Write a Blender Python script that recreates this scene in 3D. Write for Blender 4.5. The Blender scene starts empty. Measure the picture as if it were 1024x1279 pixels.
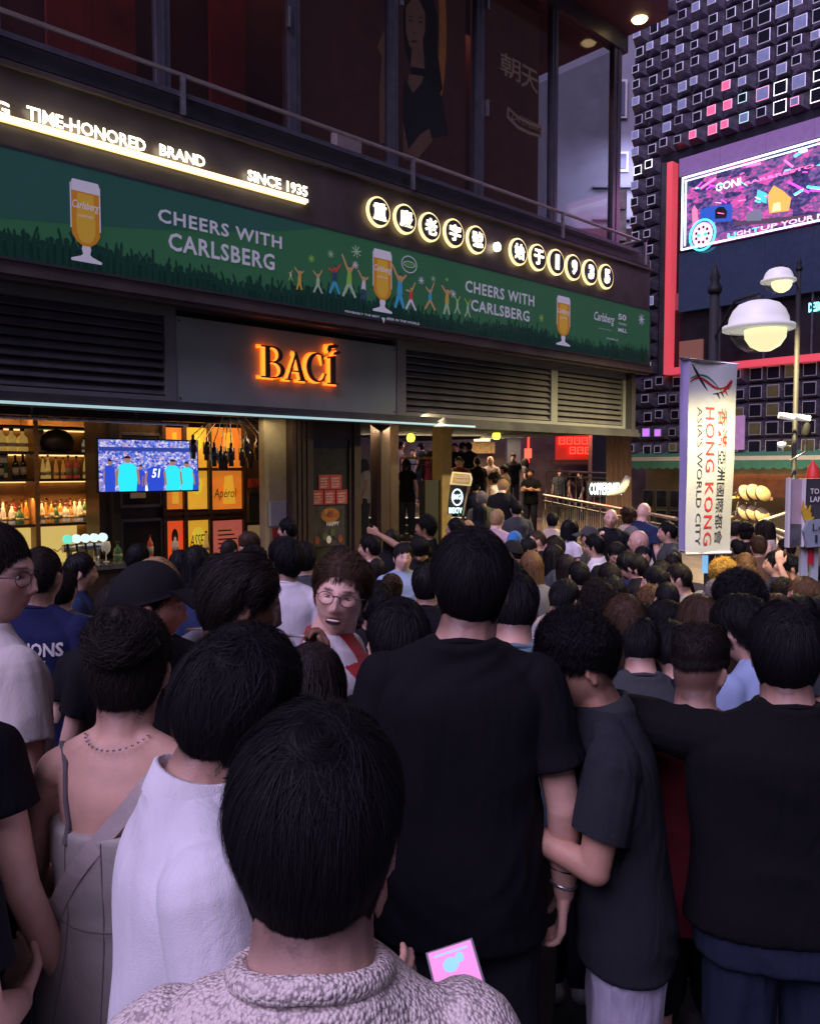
import bpy, math, random
import numpy as np
from mathutils import Vector, Matrix
R = math.radians
rnd = random.Random(7)
SC = bpy.context.scene
COL = SC.collection
# ------------------------------------------------------------------ camera
CZ = 2.05; PITCH = math.atan(54.5/1000.0); FPX = 1000.0
cam_d = bpy.data.cameras.new('camera'); cam = bpy.data.objects.new('camera', cam_d); COL.objects.link(cam)
cam.location = (0, 0, CZ); cam.rotation_euler = (math.pi/2 - PITCH, 0, 0)
cam_d.sensor_fit = 'HORIZONTAL'; cam_d.sensor_width = 36; cam_d.lens = 36*FPX/1024
cam_d.clip_start = 0.05; cam_d.clip_end = 400
SC.camera = cam
# ------------------------------------------------------------------ night sky, city glow
W = bpy.data.worlds.new('World'); SC.world = W; W.use_nodes = True
nt = W.node_tree; nt.nodes.clear()
wo = nt.nodes.new('ShaderNodeOutputWorld'); bg = nt.nodes.new('ShaderNodeBackground')
sky = nt.nodes.new('ShaderNodeTexSky'); sky.sky_type = 'NISHITA'; sky.sun_disc = False
sky.sun_elevation = R(-4); sky.sun_rotation = R(200)
mx = nt.nodes.new('ShaderNodeMix'); mx.data_type = 'RGBA'; mx.inputs[0].default_value = 0.85
mx.inputs[7].default_value = (0.62, 0.55, 0.90, 1)      # neon-lit haze over the city
nt.links.new(sky.outputs[0], mx.inputs[6]); nt.links.new(mx.outputs[2], bg.inputs[0])
nt.links.new(bg.outputs[0], wo.inputs[0])
bg.inputs[1].default_value = 0.14
# big soft glow of the neon street behind the photographer
sl = bpy.data.lights.new('city_glow', 'SUN'); sl.energy = 3.5; sl.angle = R(48); sl.color = (0.74, 0.60, 1.0)
so = bpy.data.objects.new('city_glow', sl); COL.objects.link(so)
so.rotation_euler = Vector((0.41, 0.53, -0.74)).to_track_quat('-Z', 'Y').to_euler()
SC.view_settings.view_transform = 'Standard'; SC.view_settings.look = 'None'
SC.view_settings.exposure = 0; SC.view_settings.gamma = 1; SC.view_settings.use_curve_mapping = False
SC.render.engine = 'CYCLES'
SC.cycles.use_denoising = True
SC.cycles.max_bounces = 6; SC.cycles.transparent_max_bounces = 8
SC.cycles.sample_clamp_indirect = 4
SC.cycles.caustics_reflective = False; SC.cycles.caustics_refractive = False

def lamp(name, kind, loc, power, color, size=0.1, target=None, spot=None, parent=None, size_y=None):
    l = bpy.data.lights.new(name, kind); l.energy = power; l.color = color
    if kind == 'AREA':
        l.size = size
        if size_y: l.shape = 'RECTANGLE'; l.size_y = size_y
    else: l.shadow_soft_size = size
    if kind == 'SPOT' and spot: l.spot_size = R(spot); l.spot_blend = 0.6
    o = bpy.data.objects.new(name, l); COL.objects.link(o); o.location = loc
    if target is not None:
        o.rotation_euler = (Vector(target)-Vector(loc)).to_track_quat('-Z', 'Y').to_euler()
    return o
# ------------------------------------------------------------------ where things stand: pixel of the photo -> point on a known plane
cp, sp_ = math.cos(PITCH), math.sin(PITCH)
def ray(px, py):
    cx = (px-512)/FPX; cy = (639.5-py)/FPX
    return Vector((cx, cp + cy*sp_, -sp_ + cy*cp))
def pt(px, py, Y):
    d = ray(px, py); return Vector((0, 0, CZ)) + d*(Y/d.y)
class Frame:
    def __init__(s, ox, oy, ang):
        s.M = Matrix.Translation((ox, oy, 0)) @ Matrix.Rotation(ang, 4, 'Z'); s.I = s.M.inverted()
    def hit(s, px, py, n=0.0):
        o = s.I @ Vector((0, 0, CZ)); d = s.I.to_3x3() @ ray(px, py)
        t = (n-o.y)/d.y; p = o + d*t
        return p.x, p.z
    def w(s, x, y, z): return s.M @ Vector((x, y, z))
WORLD = Frame(0, 0, 0)
FA = Frame(-4.2, 8.2, R(43.0))         # bar building: x along the facade, y inward
FB = Frame(6.25, 22.5, R(-47.0))        # mirror-box building, facing left of view
fa = FA.hit; fb = FB.hit
def S(t): t = max(0.0, min(1.0, t)); return t*t*(3-2*t)
def gz(x, y):
    base = 0.08-0.35*S((y-1.2)/3.2)
    r = 0.71*S((y-10.0)/11.0)*S((0.40 - x/max(y, 1.0))/0.14)
    return base + r - 0.0*S((y-14)/8)
# ------------------------------------------------------------------ materials
def mat(name, col, rough=0.6, metal=0.0, emis=None, es=0.0, vary=0.0, scale=8.0, bump=0.0, bscale=60.0, spec=0.5, coat=0.0, alpha=None, stretch=None):
    m = bpy.data.materials.new(name); m.use_nodes = True
    n = m.node_tree.nodes; l = m.node_tree.links; b = n['Principled BSDF']
    c = tuple(col)+(1,) if len(col) == 3 else col
    b.inputs['Base Color'].default_value = c; b.inputs['Roughness'].default_value = rough
    b.inputs['Metallic'].default_value = metal; b.inputs['Specular IOR Level'].default_value = spec
    b.inputs['Coat Weight'].default_value = coat
    if emis is not None:
        b.inputs['Emission Color'].default_value = tuple(emis)+(1,); b.inputs['Emission Strength'].default_value = es
    if alpha is not None: b.inputs['Alpha'].default_value = alpha
    tc = None
    if vary or bump:
        tc = n.new('ShaderNodeTexCoord'); mp = n.new('ShaderNodeMapping'); l.new(tc.outputs['Object'], mp.inputs[0])
        if stretch: mp.inputs['Scale'].default_value = stretch
    if vary:
        t = n.new('ShaderNodeTexNoise'); t.inputs['Scale'].default_value = scale; t.inputs['Detail'].default_value = 5
        l.new(mp.outputs[0], t.inputs['Vector'])
        mr = n.new('ShaderNodeMapRange'); mr.inputs[1].default_value = 0.25; mr.inputs[2].default_value = 0.75
        mr.inputs[3].default_value = 1-vary; mr.inputs[4].default_value = 1+vary
        l.new(t.outputs[0], mr.inputs[0])
        v = n.new('ShaderNodeVectorMath'); v.operation = 'SCALE'; v.inputs[0].default_value = c[:3]
        l.new(mr.outputs[0], v.inputs['Scale']); l.new(v.outputs[0], b.inputs['Base Color'])
        mr2 = n.new('ShaderNodeMapRange'); mr2.inputs[3].default_value = max(0.02, rough-0.12); mr2.inputs[4].default_value = min(1, rough+0.12)
        l.new(t.outputs[0], mr2.inputs[0]); l.new(mr2.outputs[0], b.inputs['Roughness'])
    if bump:
        t2 = n.new('ShaderNodeTexNoise'); t2.inputs['Scale'].default_value = bscale; t2.inputs['Detail'].default_value = 4
        l.new(mp.outputs[0], t2.inputs['Vector'])
        bp = n.new('ShaderNodeBump'); bp.inputs['Strength'].default_value = bump; bp.inputs['Distance'].default_value = 0.01
        l.new(t2.outputs[0], bp.inputs['Height']); l.new(bp.outputs[0], b.inputs['Normal'])
    return m
def emi(name, col, s, base=None): return mat(name, base or tuple(min(0.8, c*0.6) for c in col), 0.5, emis=col, es=s)
# ------------------------------------------------------------------ mesh buffer
class MB:
    def __init__(s): s.v = []; s.f = []; s.m = []; s.sm = []
    def add(s, vs, fs, m=0, smooth=False):
        o = len(s.v); s.v += [tuple(p) for p in vs]
        for f in fs: s.f.append([i+o for i in f]); s.m.append(m); s.sm.append(smooth)
        return s
    def box(s, x0, x1, y0, y1, z0, z1, m=0):
        if x0 > x1: x0, x1 = x1, x0
        if y0 > y1: y0, y1 = y1, y0
        if z0 > z1: z0, z1 = z1, z0
        return s.add([(x0,y0,z0),(x1,y0,z0),(x1,y1,z0),(x0,y1,z0),(x0,y0,z1),(x1,y0,z1),(x1,y1,z1),(x0,y1,z1)],
              [(0,3,2,1),(4,5,6,7),(0,1,5,4),(1,2,6,5),(2,3,7,6),(3,0,4,7)], m)
    def tube(s, pts, r, seg=8, m=0, smooth=True, cap=True):
        pts = [Vector(p) for p in pts]; n = len(pts); rs = r if isinstance(r, (list, tuple)) else [r]*n
        vs = []; up = None
        for i, p in enumerate(pts):
            d = (pts[min(i+1, n-1)] - pts[max(i-1, 0)]).normalized()
            if up is None: up = Vector((0,0,1)) if abs(d.z) < 0.9 else Vector((1,0,0))
            a = d.cross(up)
            if a.length < 1e-4: a = d.cross(Vector((0,1,0)))
            a.normalize(); b = d.cross(a).normalized(); up = b.cross(d) if False else up
            for k in range(seg):
                t = 2*math.pi*k/seg; vs.append(p + (a*math.cos(t)+b*math.sin(t))*rs[i])
        fs = [(i*seg+k, i*seg+(k+1)%seg, (i+1)*seg+(k+1)%seg, (i+1)*seg+k) for i in range(n-1) for k in range(seg)]
        s.add(vs, fs, m, smooth)
        if cap: 
            o = len(s.v)-len(vs)
            s.f.append([o+k for k in range(seg)]); s.m.append(m); s.sm.append(False)
            s.f.append([o+(n-1)*seg+k for k in range(seg)][::-1]); s.m.append(m); s.sm.append(False)
        return s
    def lathe(s, prof, c=(0,0,0), seg=16, m=0, smooth=True, sy=1.0, ms=None):
        # prof: list of (r, z)
        o = len(s.v); n = len(prof)
        for r_, z in prof:
            for k in range(seg):
                t = 2*math.pi*k/seg; s.v.append((c[0]+r_*math.cos(t), c[1]+r_*math.sin(t)*sy, c[2]+z))
        for i in range(n-1):
            for k in range(seg):
                s.f.append([o+i*seg+k, o+i*seg+(k+1)%seg, o+(i+1)*seg+(k+1)%seg, o+(i+1)*seg+k]); s.m.append(ms[i] if ms else m); s.sm.append(smooth)
        if prof[0][0] > 1e-5: s.f.append([o+k for k in range(seg)][::-1]); s.m.append(ms[0] if ms else m); s.sm.append(False)
        if prof[-1][0] > 1e-5: s.f.append([o+(n-1)*seg+k for k in range(seg)]); s.m.append(ms[-1] if ms else m); s.sm.append(False)
        return s
    def prism(s, poly, y0, y1, m=0):   # poly: [(x, z)] extruded along y
        n = len(poly); vs = [(x, y0, z) for x, z in poly]+[(x, y1, z) for x, z in poly]
        fs = [list(range(n)), list(range(2*n-1, n-1, -1))]+[[i, i+n, (i+1)%n+n, (i+1)%n] for i in range(n)]
        return s.add(vs, fs, m)
    def disc(s, cx, cz, rx, rz, y0, y1, seg=28, m=0, a0=0, a1=360):
        p = [(cx+rx*math.cos(R(a0+(a1-a0)*k/seg)), cz+rz*math.sin(R(a0+(a1-a0)*k/seg))) for k in range(seg + (0 if a1-a0 == 360 else 1))]
        return s.prism(p, y0, y1, m)
    def ring(s, cx, cz, rx, rz, w, y0, y1, seg=32, m=0):
        vs = []; 
        for k in range(seg):
            c, d = math.cos(2*math.pi*k/seg), math.sin(2*math.pi*k/seg)
            vs += [(cx+rx*c, y0, cz+rz*d), (cx+(rx-w)*c, y0, cz+(rz-w)*d), (cx+(rx-w)*c, y1, cz+(rz-w)*d), (cx+rx*c, y1, cz+rz*d)]
        fs = []
        for k in range(seg):
            a = 4*k; b = 4*((k+1) % seg)
            fs += [(a, a+1, b+1, b), (a+1, a+2, b+2, b+1), (a+2, a+3, b+3, b+2), (a+3, a, b, b+3)]
        return s.add(vs, fs, m)
    def mesh(s, name, mats, off=(0,0,0)):
        me = bpy.data.meshes.new(name)
        v = [(p[0]-off[0], p[1]-off[1], p[2]-off[2]) for p in s.v]
        me.from_pydata(v, [], s.f); 
        for mm in (mats if isinstance(mats, (list, tuple)) else [mats]): me.materials.append(mm)
        me.polygons.foreach_set('material_index', s.m); me.polygons.foreach_set('use_smooth', s.sm); me.update()
        return me
def props(o, label=None, cat=None, group=None, kind=None):
    if label: o['label'] = label
    if cat: o['category'] = cat
    if group: o['group'] = group
    if kind: o['kind'] = kind
    return o
class Thing:                            # an Empty at the base, parts are its children
    def __init__(s, name, label, cat, frame=WORLD, base=(0,0,0), group=None, kind=None, rot=None):
        s.base = Vector(base); s.o = bpy.data.objects.new(name, None); COL.objects.link(s.o); s.o.empty_display_size = 0.2
        s.o.matrix_world = frame.M @ Matrix.Translation(s.base) @ (rot or Matrix.Identity(4))
        props(s.o, label, cat, group, kind)
    def part(s, name, mb, mats, sub=None, label=None, kind=None):
        me = mb.mesh(name, mats, s.base) if isinstance(mb, MB) else mb
        o = bpy.data.objects.new(name, me); COL.objects.link(o); o.parent = sub or s.o
        if label: o['label'] = label
        if kind: o['kind'] = kind
        return o
def single(name, mb, mats, label=None, cat=None, frame=WORLD, base=(0,0,0), group=None, kind=None):
    me = mb.mesh(name, mats, base); o = bpy.data.objects.new(name, me); COL.objects.link(o)
    o.matrix_world = frame.M @ Matrix.Translation(base)
    return props(o, label, cat, group, kind)
# ------------------------------------------------------------------ lettering
def text_mb(body, x0, x1, z0, z1, y, m=0, bold=0.0, depth=0.0, shear=0.0, space=1.0, mb=None, xf=None, line=0.9, turn=0):
    """letters fitted into a box of the local x/z plane, facing -y; turn=1: reads downward (turned clockwise)"""
    cu = bpy.data.curves.new('t', 'FONT'); cu.body = body; cu.size = 1; cu.resolution_u = 2; cu.offset = bold
    cu.shear = shear; cu.space_character = space; cu.align_x = 'CENTER'; cu.space_line = line
    cu.fill_mode = 'FRONT' if not depth else 'BOTH'; cu.extrude = 0.5 if depth else 0
    o = bpy.data.objects.new('t', cu); COL.objects.link(o)
    dg = bpy.context.evaluated_depsgraph_get(); me = bpy.data.meshes.new_from_object(o.evaluated_get(dg))
    mb = mb or MB(); V = [v.co.copy() for v in me.vertices]
    if V:
        ax = min(v.x for v in V); bx = max(v.x for v in V); ay = min(v.y for v in V); by = max(v.y for v in V)
        out = []
        for v in V:
            u = (v.x-ax)/max(bx-ax, 1e-6); w = (v.y-ay)/max(by-ay, 1e-6)
            if turn: u, w = w, 1-u
            p = (x0+(x1-x0)*u, y - (depth*(v.z+0.5) if depth else 0), z0+(z1-z0)*w)
            out.append(xf(p) if xf else p)
        mb.add(out, [list(p.vertices) for p in me.polygons], m)
    bpy.data.objects.remove(o); bpy.data.curves.remove(cu); bpy.data.meshes.remove(me)
    return mb
# ================================================================== materials of the place
M = {}
M['asphalt'] = mat('asphalt', (0.05,0.05,0.055), 0.75, vary=0.35, scale=3, bump=0.5, bscale=90)
M['dark_metal'] = mat('dark_metal', (0.07,0.07,0.075), 0.42, 0.3, vary=0.3, scale=2.5, bump=0.12, bscale=6)
M['mull'] = mat('mullion_paint', (0.13,0.13,0.16), 0.35, 0.4, vary=0.2)
M['bronze'] = mat('fascia_bronze', (0.13,0.105,0.095), 0.42, 0.35, vary=0.3, scale=2, bump=0.1, bscale=5)
M['grey_paint'] = mat('grey_paint', (0.21,0.22,0.215), 0.55, vary=0.14, scale=1.6, bump=0.1, bscale=4)
M['slat'] = mat('louver_grey', (0.17,0.165,0.18), 0.5, 0.3, vary=0.25, scale=3)
M['black'] = mat('black_void', (0.012,0.012,0.013), 0.7, vary=0.2)
M['steel'] = mat('steel', (0.45,0.45,0.47), 0.28, 0.9, vary=0.2, scale=12)
M['brass'] = mat('brass', (0.6,0.42,0.18), 0.3, 0.9, vary=0.2)
M['wood'] = mat('shelf_wood', (0.42,0.21,0.08), 0.5, vary=0.3, scale=6, stretch=(1,8,8), bump=0.1)
M['dwood'] = mat('dark_wood', (0.05,0.03,0.022), 0.45, vary=0.35, scale=5, stretch=(6,6,1))
M['maroon'] = mat('maroon_wall', (0.09,0.02,0.018), 0.6, vary=0.4, scale=1.2)
M['beige'] = mat('beige_wall', (0.34,0.28,0.17), 0.7, vary=0.15)
M['glass'] = mat('dark_glass', (0.02,0.02,0.025), 0.06, 0.0, spec=0.8, alpha=0.22)
M['white'] = mat('white_paint', (0.75,0.74,0.72), 0.5, vary=0.08)
M['warmled'] = emi('warm_led', (1.0,0.76,0.34), 1.7)
M['warmled2'] = emi('warm_led_soft', (1.0,0.66,0.24), 1.5)
M['whiteled'] = emi('white_letter_led', (1.0,0.92,0.66), 4.5)
M['coolstrip'] = emi('cool_led_strip', (0.62,0.95,0.95), 0.55)
M['orangeneon'] = emi('orange_neon', (1.0,0.12,0.006), 3.2)
M['orangeneon2'] = emi('orange_neon_core', (1.0,0.27,0.03), 1.9)
GZ = -0.27
# ------------------------------------------------------------------ ground
mb = MB(); N = 90
xs = [-20+i*44/N for i in range(N+1)]; ys = [-6+j*52/N for j in range(N+1)]
vs = [(x, y, gz(x, y)) for y in ys for x in xs]
mb.add(vs, [(j*(N+1)+i, j*(N+1)+i+1, (j+1)*(N+1)+i+1, (j+1)*(N+1)+i) for j in range(N) for i in range(N)], 0, True)
single('street', mb, M['asphalt'], kind='structure')
mb = MB().box(-300,300,-300,300,-1.6,-1.5); single('ground', mb, M['asphalt'], kind='structure')
# ------------------------------------------------------------------ bar building
XL, XR = -5.0, 12.5
bb = Thing('bar_building', 'dark two-storey bar building with long green beer banner and glowing circle sign', 'building', FA, (0,0,GZ))
zB0, zB1 = 4.18, 5.25                               # banner
# fascia behind the lit letters
mb = MB().box(XL, XR, 0.0, 0.6, 5.27, 6.18)
mb.box(XL, XR, -0.05, 0.0, 5.255, 5.30); mb.box(XL, XR, -0.06, 0.0, 6.10, 6.15)
bb.part('fascia', mb, M['bronze'])
mb = MB().box(XL, XR, 0.05, 0.95, 6.18, 6.36); mb.box(XL, XR, 0.02, 0.08, 6.20, 6.42)
bb.part('balcony_slab', mb, M['dark_metal'])
mb = MB().box(XL, XR, -0.10, 0.36, 4.02, 4.16); mb.box(XL, XR, -0.02, 0.02, 3.98, 4.02)
bb.part('soffit', mb, M['bronze'])
mb = MB().box(XL, XR, 0.0, 0.36, 4.16, 5.27); bb.part('banner_backing', mb, M['black'])
# grey band with louvers
n0 = 0.36
def bx_(px): return fa(px, 430, n0)[0]
zb0, zb1 = 2.86, 4.02
xsl = [XL, bx_(205), bx_(219), bx_(495), bx_(506), bx_(688), bx_(696), bx_(778), bx_(792)]
mb = MB()
mb.box(XL, XR-0.3, n0+0.12, n0+0.2, zb0, zb1, 0)
bb.part('band_backing', mb, M['black'])
for a, b in ((xsl[1], xsl[2]), (xsl[3], xsl[4]), (xsl[5], xsl[6]), (xsl[7], xsl[8])):
    bb.part('stile', MB().box(a, b, n0-0.02, n0+0.12, zb0, zb1), M['grey_paint'])
for a, b in ((XL, xsl[1]), (xsl[4], xsl[5]), (xsl[6], xsl[7])):
    bb.part('rail', MB().box(a, b, n0-0.018, n0+0.12, zb1-0.12, zb1), M['grey_paint']); bb.part('rail', MB().box(a, b, n0-0.018, n0+0.12, zb0, zb0+0.07), M['grey_paint'])
mb = MB().box(xsl[2]+0.01, xsl[3]-0.01, n0-0.005, n0+0.1, zb0+0.012, zb1-0.10)
bb.part('sign_panel', mb, mat('panel_paint', (0.31,0.38,0.345), 0.55, vary=0.14, scale=1.6))
mb = MB()
for (x_, z_) in ((xsl[2]+0.05, zb1-0.15), (xsl[3]-0.05, zb1-0.15), (xsl[2]+0.05, zb0+0.06), (xsl[3]-0.05, zb0+0.06)):
    mb.disc(x_, z_, 0.012, 0.012, n0-0.015, n0-0.005, 8)
bb.part('screw', mb, M['dark_metal'], kind='stuff')
def slats(x0, x1, n):
    h = (zb1-0.12-zb0-0.07)/n
    first = None
    for k in range(n):
        z = zb0+0.07+h*(k+0.5)
        if first is None:
            m_ = MB(); m_.add([(x0,n0+0.005,z-h*0.42),(x1,n0+0.005,z-h*0.42),(x1,n0+0.09,z+h*0.42),(x0,n0+0.09,z+h*0.42),
                               (x0,n0-0.008,z-h*0.32),(x1,n0-0.008,z-h*0.32),(x1,n0+0.075,z+h*0.5),(x0,n0+0.075,z+h*0.5)],
                      [(0,3,2,1),(4,5,6,7),(0,1,5,4),(1,2,6,5),(2,3,7,6),(3,0,4,7)])
            first = bb.part('slat', m_, M['slat']); 
        else:
            o = first.copy(); COL.objects.link(o); o.location.z = h*k
slats(XL, xsl[1], 9); slats(xsl[4], xsl[5], 9); slats(xsl[6], xsl[7], 9)
# beam below the band with the pale light strip
mb = MB().box(XL, XR-0.25, 0.06, 0.9, 2.76, 2.85); mb.box(XL, XR-0.25, 0.02, 0.10, 2.70, 2.78)
bb.part('canopy_beam', mb, M['dark_metal'])
mb = MB().box(XL, 7.2, 0.0, 0.02, 2.715, 2.745); bb.part('light_strip', mb, M['coolstrip'])
mb = MB().box(XL, XR-0.3, 0.9, 7.0, 2.84, 2.98); bb.part('ceiling', mb, M['black'])
mb = MB().box(XR-0.3, XR-0.15, 0.2, 7.5, 2.78, 6.0); mb.box(XL, XR-0.3, 7.0, 7.2, 2.9, 6.3); bb.part('side_wall', mb, M['dark_metal'])
# upper floor
nW = 0.75; ztop = fa(770, 62, nW)[1]
mpx = [203, 366, 489, 597, 690, 768]
mx_ = [fa(p, 150, nW)[0] for p in mpx]
x_l = mx_[0]-(mx_[1]-mx_[0]); mx_ = [x_l-1.5, x_l]+mx_
XE = mx_[-1]
for k, x_ in enumerate(mx_):
    w_ = 0.09 if k < len(mx_)-1 else 0.14
    m_ = MB().box(x_-w_, x_+w_, nW-0.06, nW+0.06, 6.36, ztop)
    m_.box(x_-0.015, x_+0.015, nW-0.075, nW-0.06, 6.36, ztop)
    bb.part('mullion', m_, M['mull'])
for a, b in zip(mx_[:-1], mx_[1:]):
    bb.part('glass_pane', MB().box(a+0.09, b-0.09, nW+0.0, nW+0.012, 6.44, ztop), M['glass'])
# side glazing turning the corner
bb.part('glass_pane', MB().box(XE-0.006, XE+0.006, nW+0.06, nW+2.6, 6.44, ztop), M['glass'])
bb.part('mullion', MB().box(XE-0.07, XE+0.07, nW+2.6, nW+2.75, 6.36, ztop), M['mull'])
for (x_, z_) in ((mx_[3]-0.13, 8.3), (mx_[4]+0.13, 9.4), (mx_[5]+0.13, 8.3), (mx_[5]+0.13, 10.1)):
    bb.part('door_handle', MB().box(x_-0.02, x_+0.02, nW-0.12, nW-0.06, z_-0.14, z_+0.14), M['steel'])
mb = MB().box(x_l-1.5, XE+0.3, nW-0.10, nW+0.12, ztop, ztop+0.35); bb.part('window_head', mb, M['dark_metal'])
mb = MB().box(x_l-1.5, XR+0.1, -0.25, 6, ztop+0.35, ztop+1.4); bb.part('roof', mb, M['maroon'])
mb = MB().box(x_l-1.5, XE-1.9, nW+1.6, nW+1.7, 6.3, ztop+0.3); bb.part('inner_wall', mb, M['maroon'])
mb = MB().box(x_l-1.5, XE, nW+0.1, 6, 6.30, 6.34); bb.part('upper_floor', mb, M['dwood'])
mb = MB(); 
for px in (-60, 95, 150, 290, 420, 560, 640):
    x_ = fa(px, 150, nW+1.5)[0]; mb.box(x_-0.35, x_+0.25, nW+1.5, nW+1.58, 6.4, ztop)
bb.part('red_drape', mb, mat('red_drape', (0.28,0.03,0.02), 0.8, vary=0.5, scale=2))
mb = MB(); xx = fa(797, 2, 0.2)
mb.lathe([(0.16,0),(0.14,-0.03),(0.0,-0.04)], (xx[0]-0.02, 0.15, ztop+0.34), 16); bb.part('ceiling_lamp', mb, emi('roof_lamp', (1.0,0.7,0.35), 6))
# a dim lit room behind the glass
lamp('room_lamp', 'AREA', FA.w(6.0, nW+1.2, ztop-0.1), 26, (1.0,0.33,0.25), 8.0, FA.w(6.0, nW+1.3, 6), size_y=0.8)
lamp('room_lamp', 'AREA', FA.w(1.5, nW+0.9, ztop-0.1), 9, (1.0,0.35,0.25), 3.0, FA.w(1.5, nW+1.3, 6), size_y=0.5)
# ------------------------------------------------------------------ balcony railing
rl = Thing('balcony_railing', 'thin steel balcony railing running above the glowing letter signs', 'railing', FA, (0,-0.02,6.18))
zr = 6.62
rl.part('handrail', MB().tube([(XL,-0.05,zr),(12.0,-0.05,zr),(12.0,0.75,zr)], 0.028, 8), mat('rail_metal',(0.5,0.48,0.5),0.5,0.5))
rl.part('lower_rail', MB().box(XL, 12.0, -0.06, -0.03, 6.37, 6.43), M['mull'])
for px in (228, 514, 702, 806):
    x_ = fa(px, 200, -0.05)[0]
    rl.part('baluster', MB().box(x_-0.028, x_+0.028, -0.10, -0.06, 6.16, 6.61), M['steel'])
for k in range(1, 4):
    x_ = fa(228, 200, -0.05)[0]-k*2.1; rl.part('baluster', MB().box(x_-0.028, x_+0.028, -0.10, -0.06, 6.16, 6.61), M['steel'])
# ------------------------------------------------------------------ posters behind the upper glass (flat prints)
def poly_px(mb, frame, n, pts, y, m):
    mb.add([(frame.hit(px, py, n)[0], y, frame.hit(px, py, n)[1]) for px, py in pts], [list(range(len(pts)))], m)
def ell_px(mb, frame, n, cx, cy, rx, ry, y, m, seg=20, rot=0):
    P = []
    for k in range(seg):
        a = 2*math.pi*k/seg; u, v = rx*math.cos(a), ry*math.sin(a)
        P.append((cx+u*math.cos(rot)-v*math.sin(rot), cy+u*math.sin(rot)+v*math.cos(rot)))
    poly_px(mb, frame, n, P, y, m)
nP = nW+0.25
PM = [mat('poster_'+a, c, 0.6, emis=c, es=e, vary=v, scale=3) for a, c, e, v in (('ground',(0.07,0.022,0.02),0.14,0.5),('skin',(0.20,0.10,0.08),0.12,0.3),('hair',(0.012,0.01,0.012),0,0.2),('dress',(0.012,0.015,0.02),0.05,0.3),('ochre',(0.35,0.12,0.03),0.15,0.3),('features',(0.09,0.025,0.02),0.1,0.1))]
mb = MB(); a = mx_[3]+0.02; b = mx_[5]-0.05
mb.box(a, b, nP+0.01, nP+0.03, 6.42, ztop-0.02, 0)
yy = nP+0.004
ell_px(mb, FA, nP, 541, 40, 17, 105, yy+0.002, 4, 24); ell_px(mb, FA, nP, 533, 34, 16, 100, yy+0.001, 0, 24)
poly_px(mb, FA, nP, [(508,-12),(520,-20),(540,-6),(547,20),(546,60),(553,110),(541,130),(520,110),(506,60),(503,20)], yy, 2)
poly_px(mb, FA, nP, [(507,8),(514,-2),(524,0),(531,16),(531,38),(526,54),(518,64),(511,56),(507,38)], yy-0.002, 1)
poly_px(mb, FA, nP, [(515,58),(528,48),(531,90),(520,120),(507,118),(512,86)], yy-0.001, 1)
poly_px(mb, FA, nP, [(512,82),(533,86),(532,95),(512,92)], yy-0.003, 2)
poly_px(mb, FA, nP, [(505,96),(516,116),(532,96),(552,120),(560,168),(538,172),(528,196),(508,190),(503,150)], yy-0.003, 3)
poly_px(mb, FA, nP, [(503,150),(510,186),(524,168),(536,160),(540,176),(520,200),(504,200)], yy-0.004, 1)
poly_px(mb, FA, nP, [(478,40),(483,34),(485,60),(482,110),(484,176),(474,180),(474,110),(477,70),(471,58)], yy-0.004, 1)
for (ex, ey, rx_, ry_) in ((513,25,3.2,1.4),(525,27,3.2,1.5),(517,51,4.5,1.8),(513,20,4,0.9),(525,21,4,0.9),(517,41,1.8,1.0)):
    ell_px(mb, FA, nP, ex, ey, rx_, ry_, yy-0.005, 5, 10)
single('window_poster', mb, PM, 'tall dim poster of a dark-haired woman in a black dress behind the upper glass', 'poster', FA, (0,0,0))
mb = MB(); a = mx_[5]+0.1; b = mx_[6]-0.1
mb.box(a, b, nP+0.01, nP+0.03, 6.42, ztop-0.02, 0)
for ch, p0, p1 in (('朝',(625,62),(650,104)),('天',(651,78),(672,118))):
    x0, z1 = FA.hit(*p0, nP); x1, z0 = FA.hit(*p1, nP); text_mb(ch, x0, x1, z0, z1, nP, 1, mb=mb, bold=0.01)
pts_t = [(634,132),(648,145),(662,152),(677,156),(677,172),(660,167),(646,160),(633,146)]
poly_px(mb, FA, nP, pts_t, nP+0.004, 1); 
pp = [(636,137),(649,149),(662,156),(675,160),(675,168),(660,163),(647,156),(635,144)]; poly_px(mb, FA, nP, pp, nP+0.002, 0)
x0, z1 = FA.hit(638,143,nP); x1, z0 = FA.hit(674,166,nP); text_mb('ZAFETESIX', x0, x1, z0+0.02, z0+0.16, nP, 1, mb=mb)
PM2 = [PM[0], mat('poster_print', (0.20,0.13,0.12), 0.6, emis=(0.16,0.1,0.09), es=0.35)]
single('window_poster', mb, PM2, 'brown poster with two faded characters behind the upper glass corner', 'poster', FA, (0,0,0))
# things lying on the balcony behind the rail
mb = MB(); x_, z_ = fa(432, 150, 0.5)
mb.box(x_-0.2, x_+0.25, 0.45, 0.6, 6.36, 6.9, 0); mb.box(x_+0.3, x_+0.7, 0.5, 0.6, 6.36, 6.7, 0)
single('box', mb, mat('carton', (0.30,0.25,0.24), 0.8, vary=0.2), 'pale carton standing on the balcony below the poster arm', 'box', FA, (x_,0.5,6.36))
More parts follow.
